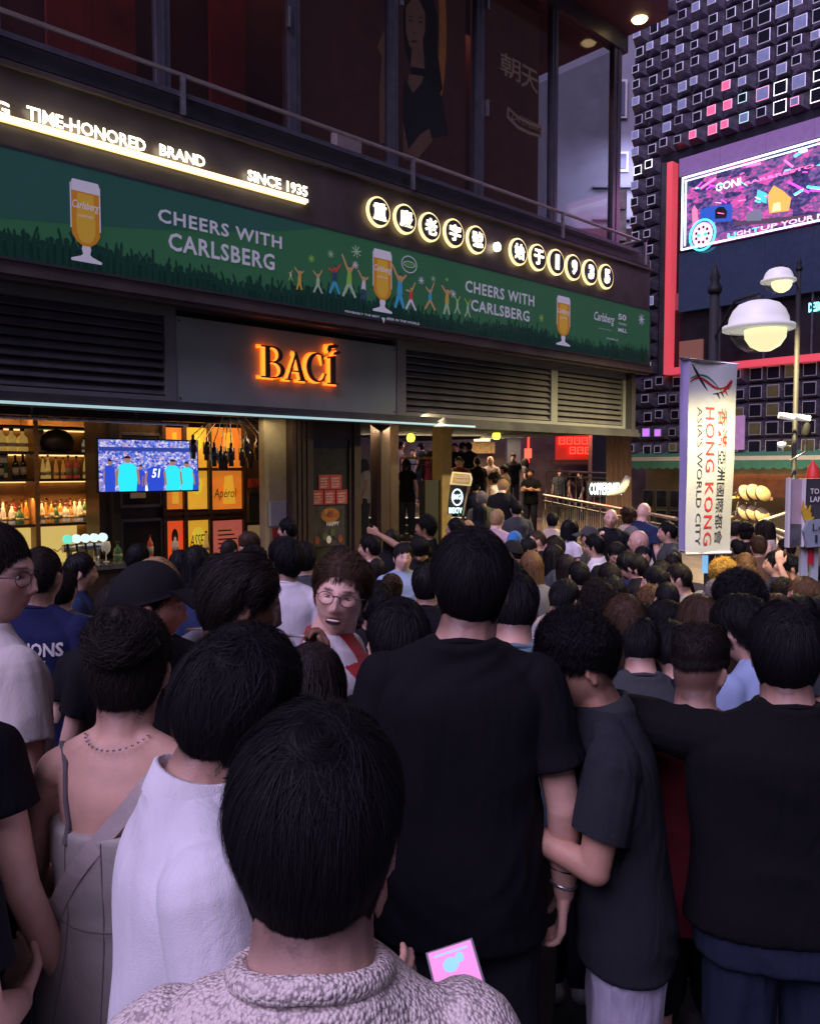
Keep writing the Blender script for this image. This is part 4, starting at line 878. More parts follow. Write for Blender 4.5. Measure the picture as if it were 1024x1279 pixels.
for a in edges[1:-1]: mirr.part('mullion', MB().box(a-0.02,a+0.02,-0.14,-0.05,zS0+0.16,zr1), M['mull'])
mirr.part('table', MB().box(fb(851,430)[0], fb(880,430)[0], -0.12, -0.05, zS0+0.18, fb(868,425)[1]), mat('tan_board',(0.25,0.12,0.09),0.6,emis=(0.3,0.13,0.09),es=0.3))
mirr.part('neon', text_mb('DESIGN', *bx4(FB,(1010,378),(1032,387),-0.1), -0.1, 0, bold=0.03), emi('cyan_small',(0.25,0.95,1),3))
mirr.part('poster', MB().box(fb(916,500)[0], fb(937,500)[0], -0.3, -0.26, fb(920,562)[1], fb(920,520)[1]), mat('lilac_poster',(0.3,0.16,0.32),0.5,vary=0.35,scale=4,emis=(0.6,0.3,0.62),es=0.4))
# big LED screen
x0 = fb(851,270,-0.32)[0]; x1 = 7.2; yD = -0.32
sc = Thing('led_screen', 'large bar screen with pink and cyan neon lettering on the mirror-box facade', 'screen', FB, (x0,yD,zBt))
scb = bpy.data.materials.new('screen_glow'); scb.use_nodes = True; n_ = scb.node_tree.nodes; l_ = scb.node_tree.links; b_ = n_['Principled BSDF']
tc_ = n_.new('ShaderNodeTexCoord'); mp_ = n_.new('ShaderNodeMapping'); mp_.inputs['Scale'].default_value = (1.0,1,1.6); l_.new(tc_.outputs['Object'], mp_.inputs[0])
v1 = n_.new('ShaderNodeTexVoronoi'); v1.inputs['Scale'].default_value = 3.2; l_.new(mp_.outputs[0], v1.inputs['Vector']); v2 = n_.new('ShaderNodeTexNoise'); v2.inputs['Scale'].default_value = 9; v2.inputs['Detail'].default_value = 6; l_.new(mp_.outputs[0], v2.inputs['Vector'])
mm_ = n_.new('ShaderNodeMath'); mm_.operation = 'MULTIPLY_ADD'; mm_.inputs[1].default_value = 0.6; l_.new(v1.outputs['Color'], mm_.inputs[0]); l_.new(v2.outputs[0], mm_.inputs[2])
c_ = n_.new('ShaderNodeValToRGB'); c_.color_ramp.elements[0].position = 0.45; c_.color_ramp.elements[0].color = (0.008,0.006,0.025,1); c_.color_ramp.elements[1].position = 1.12 if False else 1.0; c_.color_ramp.elements[1].color = (0.75,0.10,0.45,1)
for p_, q_ in ((0.58,(0.03,0.03,0.16,1)),(0.70,(0.07,0.035,0.17,1)),(0.80,(0.16,0.12,0.34,1)),(0.90,(0.30,0.07,0.30,1))):
    e_ = c_.color_ramp.elements.new(p_); e_.color = q_
l_.new(mm_.outputs[0], c_.inputs[0]); l_.new(c_.outputs[0], b_.inputs['Emission Color']); b_.inputs['Emission Strength'].default_value = 1.1; b_.inputs['Base Color'].default_value = (0.01,0.01,0.02,1)
sc.part('panel', MB().box(x0, x1, yD+0.02, yD+0.10, zBt, zT), scb)
cw = emi('neon_cyan_white',(0.72,1.0,1.0),3.2); cp_ = emi('neon_pink',(1.0,0.13,0.36),2.6); cc = emi('neon_cyan',(0.08,0.85,1.0),2.4); cm = emi('neon_magenta',(1.0,0.06,0.75),2.2); cwp = emi('neon_rose',(1.0,0.42,0.62),2.2)
g = MB(); w = 0.035
g.box(x0,x1,yD-0.01,yD+0.02,zT-w,zT); g.box(x0,x1,yD-0.01,yD+0.02,zBt,zBt+w); g.box(x0,x0+w,yD-0.01,yD+0.02,zBt+w,zT-w); g.box(x0+0.09,x0+0.12,yD-0.008,yD+0.02,zBt+0.1,zT-0.09); g.box(x0+0.12,x1,yD-0.008,yD+0.02,zT-0.12,zT-0.1)
sc.part('neon_border', g, cw, kind='stuff')
def st(body, p0, p1, m, y=yD-0.005, bold=0.02, part='neon_letters', **k): sc.part(part, text_mb(body, *bx4(FB,p0,p1,y), y, 0, bold=bold, **k), m)
st('GONI', (893,228), (925,226), cc) if 0 else None
xg0, zg1 = fb(894,228,yD); xg1, zg0 = fb(925,233.5,yD); zg = (fb(894,238,yD)[1]); zt1 = fb(925,221,yD)[1]
sc.part('neon_letters', text_mb('GONI', xg0, xg1, zg-0.02, zt1, yD-0.005, 0, bold=0.0), cw)
xg0 = fb(930,222,yD)[0]; xg1 = fb(1017,210,yD)[0]; z_0 = fb(930,231,yD)[1]; z_1 = fb(1017,204,yD)[1]
sc.part('neon_letters', text_mb('BAR&RESTO', xg0, xg1, z_0, z_1, yD-0.005, 0, bold=0.02), cp_)
sc.part('neon_letters', text_mb('&', fb(1019,210,yD)[0], fb(1050,210,yD)[0], z_0, z_1, yD-0.005, 0), cc)
z_0 = fb(909,297,yD)[1]; z_1 = fb(970,278,yD)[1]
def seg_t(body, a, b, m): sc.part('neon_letters', text_mb(body, fb(a,285,yD)[0], fb(b,285,yD)[0], z_0, z_1, yD-0.005, 0, bold=0.02), m)
seg_t('LI', 909, 919, cc); seg_t('GH', 920, 937, cwp); seg_t('T', 939, 948, cc); seg_t('UP', 950, 971, cwp); seg_t('YOUR', 975, 1016, cwp); seg_t('NIGHT', 1020, 1075, cwp)
cx, cz_ = fb(877,293,yD); g = MB().ring(cx, cz_, 0.36, 0.40, 0.045, yD-0.01, yD+0.01, 32); sc.part('badge', g, cc)
g = MB().disc(cx, cz_, 0.27, 0.31, yD-0.006, yD+0.01, 28); bd = sc.part('badge', g, cwp)
g = MB()
for k in range(9): a = k*0.7; g.disc(cx+0.17*math.cos(a), cz_+0.19*math.sin(a), 0.035, 0.04, yD-0.012, yD-0.006, 8)
sc.part('badge_marks', g, mat('badge_ink',(0.12,0.02,0.06),0.5), sub=bd, kind='stuff')
g = MB()
for dx in (-0.09, 0.09): g.disc(cx+dx, cz_+0.0, 0.055, 0.05, yD-0.016, yD-0.007, 12)
sc.part('badge_marks', g, emi('badge_teal',(0.1,0.8,0.6),1.2), sub=bd, kind='stuff')
def spic(pts, col, e, nm, y):
    g = MB(); poly_px(g, FB, y, pts, y, 0); sc.part(nm, g, mat('screen_'+nm, (0.02,0.02,0.02), 0.4, vary=0.4, scale=3, emis=col, es=e))
spic([(874,262),(887,257),(914,254),(914,276),(874,278)],(0.03,0.12,0.75),0.9,'blue_wall',yD+0.006)
spic([(893,262),(897,258),(904,258),(908,264),(907,272),(893,273)],(0.01,0.01,0.02),0.2,'lamp_shade',yD+0.002)
spic([(958,244),(966,231),(978,238),(988,247),(985,263),(961,266)],(1.0,0.55,0.12),1.1,'lit_hut',yD+0.004)
spic([(966,254),(974,252),(975,262),(964,264)],(1.0,0.85,0.3),2.0,'hut_lamp',yD+0.001)
spic([(946,236),(958,241),(957,254),(944,249)],(0.10,0.70,0.80),1.2,'screen_corner',yD+0.003)
spic([(932,268),(940,261),(950,261),(953,270),(950,275),(932,276)],(0.28,0.27,0.45),0.8,'umbrella',yD+0.002)
spic([(864,262),(867,256),(871,262),(872,275),(865,284)],(1.0,0.15,0.3),2.0,'pink_bottle',yD+0.001)
spic([(916,276),(1075,262),(1075,270),(916,282)],(0.10,0.06,0.12),1.0,'counter_line',yD+0.004)
for k, (a, b, c, d, m_) in enumerate(((985,227,1010,240,cm),(1012,237,1050,240,cm),(992,243,1004,236,cc),(1008,233,1050,238,cc),(875,235,894,222,cp_),(932,207,950,204,cp_),(980,200,990,208,cp_),(998,190,1008,187,cw),(992,195,1000,190,cc))):
    A = fb(a,b,yD); B_ = fb(c,d,yD); sc.part('neon_stroke', MB().tube([(A[0],yD-0.006,A[1]),(B_[0],yD-0.006,B_[1])],0.028,6), m_)
rs = random.Random(31)
for k in range(26):
    ppx = rs.uniform(862, 1040); ppy = 262-(ppx-862)*0.20+rs.uniform(-32, 14); L_ = rs.uniform(3, 11); an_ = rs.uniform(-0.9, 0.6)
    A = fb(ppx, ppy, yD); B_ = fb(ppx+L_*math.cos(an_), ppy+L_*math.sin(an_), yD)
    sc.part('neon_stroke', MB().tube([(A[0],yD-0.004,A[1]),(B_[0],yD-0.004,B_[1])], rs.uniform(0.008,0.02), 5), (cp_, cm, cc, cwp)[k % 4])
st('BAR LIFE', (984,224), (1010,240), cm, bold=0.01) if 0 else None
lamp('screen_light', 'AREA', FB.w((x0+x1)/2, -0.6, (zBt+zT)/2), 60, (1.0,0.35,0.75), 4.5, FB.w((x0+x1)/2, -8, 2), size_y=2.0)
# green awning
za1, za0 = fb(900,562)[1], fb(900,586)[1]
aw = Thing('awning', 'long green shop awning with a cream stripe below the mirrored boxes', 'awning', FB, (XF0,0,za0))
sect = [(0.0,za1),(-0.45,za1-0.17),(-0.52,za1-0.20),(-0.60,za1-0.28),(-0.62,za0)]
for k, (a, b) in enumerate(zip(sect[:-1], sect[1:])):
    pass
g = MB().add([(x_, y_, z_) for x_ in (XF0, XF1) for y_, z_ in sect[:2]], [(0,1,3,2)]); awm = mat('awning_green',(0.05,0.20,0.11),0.7,vary=0.12); aw.part('canopy', g, awm)
g = MB().box(XF0,XF1,-0.60,-0.45,za1-0.27,za1-0.17); aw.part('stripe', g, mat('awning_cream',(0.62,0.56,0.38),0.6,vary=0.08))
g = MB(); n_ = 60; P = []
for k in range(n_*4+1):
    x_ = XF0+(XF1-XF0)*k/(n_*4); P.append((x_, za0+0.05-0.05*abs(math.sin(math.pi*k/8))))
P = [(XF1, za1-0.27),(XF0, za1-0.27)]+P; g.prism([(x,z) for x,z in P], -0.60, -0.585); aw.part('valance', g, awm)
# shop front below
shp = Thing('shop_front', 'dim shop front with a red-brown sign board under the green awning', 'shop', FB, (XF0,0.3,-0.4))
shp.part('wall', MB().box(XF0, XF1, 0.9, 1.0, -0.5, za1), mat('shop_wall',(0.10,0.07,0.05),0.7,vary=0.5,scale=2))
shp.part('sign_board', MB().box(XF0+2.2, XF1, 0.1, 0.2, fb(930,620,0.1)[1], fb(930,592,0.1)[1]), mat('redbrown_board',(0.12,0.035,0.02),0.5,vary=0.3))
for k in range(5):
    x_ = XF0+0.15+k*0.42; z1 = fb(810,612)[1]; z0 = z1-0.5
    f_ = shp.part('window', MB().box(x_,x_+0.34,0.5,0.55,z0,z1), M['navy'] if 'navy' in M else M['mull']); shp.part('pane', MB().box(x_+0.03,x_+0.31,0.47,0.5,z0+0.03,z1-0.03), faces['dark'], sub=f_)
    f_ = shp.part('window', MB().box(x_,x_+0.34,0.5,0.55,z0-0.55,z1-0.55), M['mull']); shp.part('pane', MB().box(x_+0.03,x_+0.31,0.47,0.5,z0-0.52,z1-0.58), faces['dark'], sub=f_)
a = bx4(FB,(948,608),(964,625),0.6); shp.part('picture', MB().box(a[0],a[1],0.6,0.65,a[2],a[3]), mat('lit_picture',(0.5,0.18,0.06),0.5,emis=(1,0.4,0.15),es=0.7,vary=0.5,scale=5))
lamp('shop_lamp', 'AREA', FB.w(4.2, 0.0, za1-0.35), 70, (1.0,0.76,0.38), 5.0, FB.w(4.2, 0.3, 0), size_y=0.3)
# stacked rattan chairs
cm_ = mat('cream_seat',(0.42,0.29,0.12),0.6,vary=0.2); 
def chair_parts(t, base, yaw, tilt):
    Rm = Matrix.Translation(base) @ Matrix.Rotation(yaw,4,'Z') @ Matrix.Rotation(tilt,4,'X')
    def tr(g): g.v = [tuple(Rm @ Vector(v)) for v in g.v]; return g
    t.part('backrest', tr(MB().lathe([(0,0),(0.13,0.0),(0.155,0.015),(0.15,0.03),(0,0.035)], (0,0.0,0), 18)), cm_)
    t.part('frame', tr(MB().tube([(0.155*math.cos(a*math.pi/8), 0.155*math.sin(a*math.pi/8), 0.017) for a in range(17)], 0.013, 6, cap=False)), M['dwood'])
    t.part('seat', tr(MB().box(-0.15,0.15,-0.02,0.02,-0.36,-0.2)), cm_)
    for s in (-1,1): t.part('leg', tr(MB().tube([(s*0.19,0.02,0),(s*0.19,0.05,-0.4),(s*0.17,-0.3,-0.75)],0.014,6)), M['steel'])
for k, (px, py, lab) in enumerate(((931,616,'leftmost cream chair of the upper stacked row by the shop'),(941,615,'second cream chair of the upper stacked row by the shop'),(952,617,'rightmost cream chair of the upper stacked row by the shop'),(930,640,'left cream chair of the lower stacked row by the shop'),(940,641,'middle cream chair of the lower stacked row by the shop'),(951,644,'right cream chair of the lower stacked row by the shop'))):
    p = pt(px, py, 14.5); t = Thing('stacked_chair', lab, 'chair', WORLD, p, 'cream chairs stacked upside down by the shop'); chair_parts(t, p, 0.25, R(66))
g = MB(); 
for (a, b) in (((948,652),(985,640)),((950,655),(990,668)),((955,662),(985,676)),((960,648),(975,690)),((985,640),(990,690))):
    g.tube([pt(a[0],a[1],13.5), pt(b[0],b[1],13.5)], 0.03, 6)
single('barrier', g, mat('cream_rail',(0.6,0.52,0.34),0.5), 'cream folding crowd barrier right of the stacked chairs', 'barrier', WORLD, pt(965,690,13.5))
# distant grey building between the two facades
gb = Thing('grey_building', 'pale grey-lilac building with a small window in the gap between facades', 'building', WORLD, (7.4,33,-0.5))
gb.part('wall', MB().box(5.5, 16, 33, 36, -0.5, 26), mat('lilac_render',(0.30,0.30,0.36),0.8,vary=0.15,scale=0.8))
for (a,b,c,d) in ((768,100,782,148),(768,10,780,40),(770,190,784,215)):
    p0, p1 = pt(a,b,33), pt(c,d,33); f_ = gb.part('window', MB().box(p0.x,p1.x,32.9,33,p1.z,p0.z), M['white']); gb.part('pane', MB().box(p0.x+0.1,p1.x-0.1,32.86,32.9,p1.z+0.1,p0.z-0.1), mat('pane_lilac',(0.14,0.14,0.22),0.2) if not bpy.data.materials.get('pane_lilac') else bpy.data.materials['pane_lilac'], sub=f_)
for py in (232, 272): 
    p0, p1 = pt(740,py,32.95), pt(800,py+3,32.95); gb.part('ledge', MB().box(p0.x,p1.x,32.8,33,p1.z,p0.z), M['mull'])
p0, p1 = pt(770,236,24.0), pt(782,300,24.0); single('air_conditioner', MB().box(p0.x,p1.x,24.0,24.5,p1.z,p0.z).box(p0.x+0.04,p1.x-0.04,23.97,24.0,p1.z+0.9,p0.z-0.1), mat('ac_unit',(0.28,0.24,0.22),0.6,vary=0.5,scale=5), 'tall cluttered air conditioner unit squeezed in the gap between buildings', 'machine', WORLD, (p0.x,24.0,p1.z))
lamp('alley_light', 'AREA', (9.5, 30, 14), 500, (0.62,0.60,1.0), 4, (9.5, 33, 8))
# ================================================================== street lamp with hanging banners
Yp = 6.9
lampw = mat('lamp_white',(0.75,0.75,0.75),0.4,emis=(0.9,0.9,0.82),es=0.30)
def street_lamp(px_pole, ptop, px_l, py_l, Y, label, scale, glow, warm):
    base = pt(px_pole, 640, Y); zg = gz(base.x, Y); top = pt(px_pole, ptop, Y); c = pt(px_l, py_l, Y-0.95*scale); Yl = Y-0.95*scale; scale_l = scale*Yl/Y
    t = Thing('street_lamp', label, 'street lamp', WORLD, (base.x, Y, zg))
    t.part('pole', MB().lathe([(0.10*scale,0),(0.10*scale,0.5),(0.045*scale,0.6),(0.04*scale,top.z-zg-0.25*scale)], (base.x,Y,zg), 12), M['black'])
    t.part('finial', MB().lathe([(0.055*scale,0),(0.06*scale,0.04),(0.03*scale,0.10),(0.045*scale,0.13),(0.02*scale,0.2),(0.0,0.27)], (base.x,Y,top.z-0.27*scale), 12), M['black'])
    s = scale_l
    t.part('arm', MB().tube([(base.x,Y,c.z+0.10*s),(base.x+(c.x-base.x)*0.5,(Y+Yl)/2,c.z+0.36*s),(c.x,Yl,c.z+0.30*s)],0.014*s,8), M['black'])
    t.part('cap', MB().lathe([(0,0.30*s),(0.035*s,0.29*s),(0.04*s,0.22*s)], (c.x,Yl,c.z-0.0), 14), M['black'])
    t.part('shade', MB().lathe([(0.03*s,0.245*s),(0.10*s,0.240*s),(0.165*s,0.215*s),(0.21*s,0.165*s),(0.238*s,0.10*s),(0.245*s,0.045*s),(0.29*s,0.035*s),(0.29*s,0.0),(0.25*s,0.0)], (c.x,Yl,c.z), 28), lampw)
    gb_ = t.part('globe', MB().lathe([(0.235*s,0.0),(0.22*s,-0.06*s),(0.17*s,-0.13*s),(0.10*s,-0.175*s),(0,-0.19*s)], (c.x+0.0*s,Yl,c.z), 24), M['glass'])
    t.part('lit_bowl', MB().lathe([(0.17*s,0.0),(0.165*s,-0.07*s),(0.12*s,-0.14*s),(0.05*s,-0.18*s),(0,-0.185*s)], (c.x+0.055*s,Yl-0.01,c.z+0.002), 24), emi('lamp_glow%g' % Y, (1.0,0.90,0.50), glow), sub=gb_)
    lo = lamp('lamp_light', 'SPOT', (c.x, Yl, c.z-0.21*s), warm, (1.0,0.80,0.38), 0.12, (c.x, Yl, 0), spot=158)
    return c
street_lamp(887, 326, 947, 412, Yp, 'large white street lamp glowing warm above the hanging city banner', 1.0, 1.25, 240)
street_lamp(990, 318, 972, 352, 14.2, 'smaller street lamp behind, on the pole carrying cameras', 1.0, 1.6, 3600)
# cameras on the far pole
for k, (px, py, lab) in enumerate(((981,520,'white security camera on the left of the lamp pole'),(1001,522,'white security camera on the right of the lamp pole'),(976,556,'small white bracket camera low on the lamp pole'))):
    p = pt(px, py, 14.0); t = Thing('security_camera', lab, 'camera', WORLD, p)
    if k < 2: t.part('body', MB().tube([p+Vector((-0.12,0,0.02)), p+Vector((0.12,-0.05,-0.02))],0.055,10), lampw)
    else: t.part('body', MB().lathe([(0,0.06),(0.07,0.05),(0.07,-0.02),(0,-0.06)], p, 10), lampw)
    t.part('bracket', MB().tube([p, Vector((pt(990,py,14.0).x,14.1,p.z-0.02))],0.02,6), M['steel'])
p = pt(1007,532,14.0); t = Thing('horn_speaker', 'black siren unit hanging beside the security cameras', 'siren', WORLD, p); t.part('body', MB().lathe([(0,0.12),(0.06,0.11),(0.075,0.08),(0.075,-0.14),(0.05,-0.2),(0,-0.2)], p, 12), M['black']); t.part('bracket', MB().tube([p+Vector((0,0,-0.2)), p+Vector((0.0,0.02,-0.45)), Vector((pt(990,575,14).x,14.1,pt(990,575,14).z))],0.015,6), M['steel'])
# city banner (front) and violet back banner
def hang_banner(name, label, pts, Y, m, thick=0.006, sub=None):
    A, B, C_, D = [pt(x, y, Y) for x, y in pts]      # tl tr br bl
    g = MB(); nx, nz = 6, 22; vs = []
    for j in range(nz+1):
        for i in range(nx+1):
            u, v = i/nx, j/nz; p = A.lerp(B, u).lerp(D.lerp(C_, u), v); p = p+Vector((0, 0.018*math.sin(u*5+v*3)+0.01*math.sin(v*9), 0)); vs.append(p)
    fs = [(j*(nx+1)+i, (j+1)*(nx+1)+i, (j+1)*(nx+1)+i+1, j*(nx+1)+i+1) for j in range(nz) for i in range(nx)]
    g.add(vs, fs, 0, True); t = Thing(name, label, 'banner', WORLD, D); t.part('cloth', g, m)
    t.part('top_bar', MB().tube([A+Vector((-0.01,0,0)), B+Vector((0.01,0,0))],0.012,8), M['steel']); t.part('bottom_bar', MB().tube([D, C_],0.014,8), M['white'])
    def on(u, v):                                   # u across, v down
        p = A.lerp(B, u).lerp(D.lerp(C_, u), v); return p+Vector((0, 0.018*math.sin(u*5+v*3)+0.01*math.sin(v*9)-0.004, 0))
    return t, on
bn2, _ = hang_banner('street_banner', 'violet-grey back banner seen edge-on behind the city banner', [(850,447),(868,449),(868,688),(848,688)], Yp+0.35, mat('banner_back',(0.34,0.30,0.52),0.7,vary=0.1))
bnr, on = hang_banner('street_banner', 'white hanging banner reading HONG KONG ASIAS WORLD CITY with a dragon emblem', [(862,449),(920,455),(913,690),(856,692)], Yp-0.25, mat('banner_white',(0.42,0.46,0.46),0.7,vary=0.05,bump=0.1))
bR = mat('banner_red',(0.5,0.02,0.03),0.6); bK = mat('banner_black',(0.02,0.02,0.03),0.6); bG = mat('banner_teal',(0.02,0.22,0.15),0.6)
def btxt(body, u0, u1, v0, v1, m, **k):   # reads downwards, glyph tops to the right
    g = text_mb(body, u0, u1, 1-v1, 1-v0, 0, 0, turn=1, **k); g.v = [tuple(on(p[0], 1-p[2])) for p in g.v]; bnr.part('lettering', g, m)
btxt("ASIA'S WORLD CITY", 0.20, 0.31, 0.235, 0.955, bK); btxt('HONG KONG', 0.37, 0.55, 0.235, 0.955, bR, bold=0.005, space=1.1)
btxt('香港', 0.62, 0.82, 0.235, 0.44, bR, bold=0.01); btxt('亞洲國際都會', 0.62, 0.80, 0.455, 0.955, bK)
def brush(path, w, m, name='emblem'):
    g = MB(); n_ = len(path); L = []
    for i, (u, v) in enumerate(path):
        a = path[max(i-1,0)]; b = path[min(i+1,n_-1)]; d = Vector((b[0]-a[0], (b[1]-a[1])*4.1)); d.normalize(); ww = w*math.sin(math.pi*(0.12+0.85*i/(n_-1)))
        L.append((on(u-d.y*ww, v+d.x*ww/4.1), on(u+d.y*ww, v-d.x*ww/4.1)))
    vs = [p for q in L for p in q]; g.add(vs, [(2*i,2*i+1,2*i+3,2*i+2) for i in range(n_-1)]); g.add(vs, [(2*i,2*i+2,2*i+3,2*i+1) for i in range(n_-1)]); bnr.part(name, g, m)
cv = lambda f, n=14: [f(k/n) for k in range(n+1)]
brush(cv(lambda t: (0.02+0.85*t, 0.12+0.03*math.sin(t*6.0+3.4)-0.02*t)), 0.028, bR); brush(cv(lambda t: (0.02+0.66*t, 0.095-0.035*math.sin(t*3.1)+0.055*t*t)), 0.02, bG); brush(cv(lambda t: (0.05+0.36*t, 0.02+0.13*t)), 0.03, bK)
for k in range(5): brush([(0.70+0.04*k,0.155-0.012*k),(0.76+0.03*k,0.135-0.012*k),(0.86+0.015*k,0.128-0.008*k)], 0.03, bR)
for k in range(3): brush([(0.52+0.09*k,0.165-0.004*k),(0.60+0.08*k,0.16-0.008*k),(0.66+0.08*k,0.19-0.01*k)], 0.025, bK if k < 2 else bR)
# small lit text strip on the pole
a, b = pt(878,694,Yp-0.1), pt(884,716,Yp-0.1); g = MB().box(a.x,b.x,Yp-0.1,Yp-0.08,b.z,a.z); single('pole_sticker', g, emi('sticker_blue',(0.25,0.6,1.0),0.8), 'small blue lit strip on the pole under the banner', 'sticker', WORLD, (a.x,Yp-0.1,b.z))
# ================================================================== sign boards at the right edge
Ys = 5.2
A = lambda x, y, Y=Ys: pt(x, y, Y)
sb = Thing('sign_box', 'white-edged street sign box with a grey arrow and yellow burst at the right edge', 'sign', WORLD, pt(992,700,Ys))
sb.part('side_panel', quad_px([(986,598),(1005,598),(1003,682),(984,684)],Ys,MB(),0,0.03), mat('side_pink',(0.42,0.33,0.34),0.6,vary=0.15))
sb.part('photo', quad_px([(985,654),(1003,655),(1001,680),(984,682)],Ys-0.01,MB(),0,0.01), mat('side_photo',(0.10,0.10,0.10),0.4,vary=0.7,scale=12))
sb.part('edge', quad_px([(1004,598),(1007,598),(1004,683),(1001,683)],Ys-0.02,MB(),0,0.05), M['white'])
sb.part('edge', quad_px([(985,597),(988,597),(986,684),(983,684)],Ys-0.015,MB(),0,0.04), M['white'])
sb.part('panel', quad_px([(1007,598),(1080,596),(1080,676),(1004,686)],Ys-0.01,MB(),0,0.05), mat('sign_grey',(0.05,0.05,0.05),0.5,vary=0.15))
burst = [(1004,649)]
for k in range(7): 
    an = R(88-k*20); r0, r1 = (24 if k%2==0 else 19), 11; burst.append((1003+r1*math.cos(an+R(10)), 649-r1*math.sin(an+R(10)))); burst.append((1003+r0*0.62*math.cos(an), 649-r0*math.sin(an)))
sb.part('burst', quad_px(burst,Ys-0.03,MB(),0,0.015), mat('burst_yellow',(0.6,0.40,0.03),0.5))
ar = sb.part('arrow_panel', quad_px([(1004,664),(1010,650),(1080,644),(1080,678),(1008,684)],Ys-0.05,MB(),0,0.03), mat('arrow_grey',(0.27,0.32,0.36),0.5,vary=0.1))
def wtext(t, body, x0p, y0p, x1p, y1p, Y, m, part='lettering', **k):
    a = pt(x0p,y0p,Y); b = pt(x1p,y1p,Y); t.part(part, text_mb(body, a.x, b.x, b.z, a.z, Y, 0, **k), m)
wtext(sb,'TO CENTRAL',1012,610,1060,617,Ys-0.02,M['white'],bold=0.02); wtext(sb,'LANE STAIRS',1012,620,1060,627,Ys-0.02,M['white'],bold=0.02)
wtext(sb,'Lo Yu',1015,654,1050,663,Ys-0.06,bK); wtext(sb,'1881',1018,668,1050,678,Ys-0.06,bK,bold=0.03)
for px in (1003,1016): sb.part('post', MB().box(pt(px,700,Ys).x, pt(px+8,700,Ys).x, Ys+0.02, Ys+0.06, gz(2.5,Ys), pt(px,680,Ys).z), mat('post_blue',(0.45,0.52,0.55),0.5) if px == 1003 else bpy.data.materials['post_blue'])
sb.part('red_sticker', quad_px([(1010,684),(1017,684),(1016,705),(1009,705)],Ys-0.0,MB(),0,0.01), bR)
g = MB().lathe([(0,0.16),(0.02,0.15),(0.022,0.12),(0.05,0.10),(0.075,-0.02),(0.11,-0.2),(0,-0.2)], pt(1015,592,9.5), 18)
single('parasol', g, mat('red_parasol',(0.6,0.03,0.02),0.5,vary=0.2,emis=(0.8,0.03,0.02),es=0.12), 'folded red parasol top behind the right sign box', 'parasol', WORLD, pt(1015,592,9.5))
# ================================================================== people: geometry kit
def vnoise(P, seed=0):
    """smooth value noise of points (n,3) in about -1..1"""
    P = np.asarray(P, float); i = np.floor(P).astype(np.int64); f = P-i; f = f*f*(3-2*f); out = np.zeros(len(P))
    for dx in (0,1):
        for dy in (0,1):
            for dz in (0,1):
                h = (i[:,0]+dx)*374761393+(i[:,1]+dy)*668265263+(i[:,2]+dz)*2147483647+seed*974711
                h = (h ^ (h >> 13))*1274126177; h = (h ^ (h >> 16)) & 0xffff
                w = (f[:,0] if dx else 1-f[:,0])*(f[:,1] if dy else 1-f[:,1])*(f[:,2] if dz else 1-f[:,2])
                out += w*(h/32768.0-1)
    return out
def sphere_dirs(nu, nv):
    D = [(0,0,1)]
    for j in range(1, nv):
        t = math.pi*j/nv
        for i in range(nu):
            p = 2*math.pi*i/nu; D.append((math.sin(t)*math.sin(p), math.sin(t)*math.cos(p), math.cos(t)))
    D.append((0,0,-1)); n = len(D)-1; F = []
    for i in range(nu):
        k = (i+1) % nu; F.append([0, 1+k, 1+i]); F.append([n, n-nu+i, n-nu+k])
    for j in range(nv-2):
        for i in range(nu):
            k = (i+1) % nu; a = 1+j*nu; b = a+nu; F.append([a+i, a+k, b+k, b+i])
    return np.array(D), F
def head_base(D):
    """skull and jaw envelope for unit directions D; eyes at z=0, face to +y"""
    P = D*np.array([0.0765, 0.097, 0.116]); z = P[:,2]; y = P[:,1]
    t = np.clip(-z/0.116, 0, 1); P[:,0] *= 1-0.26*t**1.5*np.clip(D[:,1]*3+0.6, 0.2, 1)
    back = np.clip(-D[:,1], 0, 1)
    tt = np.clip((t-0.25)/0.75, 0, 1)
    P[:,1] = np.where(D[:,1] < 0, y, y*(1-0.08*t)) + 0.012*t*(D[:,1] > 0)
    rad = np.hypot(P[:,0], P[:,1]+1e-9); wn = np.clip(-D[:,1]*4/(np.hypot(D[:,0],D[:,1])+1e-6), 0, 1)*np.clip((t-0.42)/0.2, 0, 1)*np.clip((0.99-t)/0.03, 0, 1)
    k_ = np.maximum(0.066/np.maximum(rad, 1e-4), 1.0); k_ = 1+(np.minimum(k_, 3.0)-1)*wn; P[:,0] *= k_; P[:,1] *= k_; P[:,1] -= 0.010*wn*np.clip(k_-1, 0, 0.3)/0.3
    P[:,0] *= 1+0.05*np.clip(z/0.116,0,1)*np.clip(back,0,1)
    P[:,2] += 0.0
    return P
def g2(x, z, cx, cz, sx, sz): return np.exp(-((x-cx)/sx)**2-((z-cz)/sz)**2)
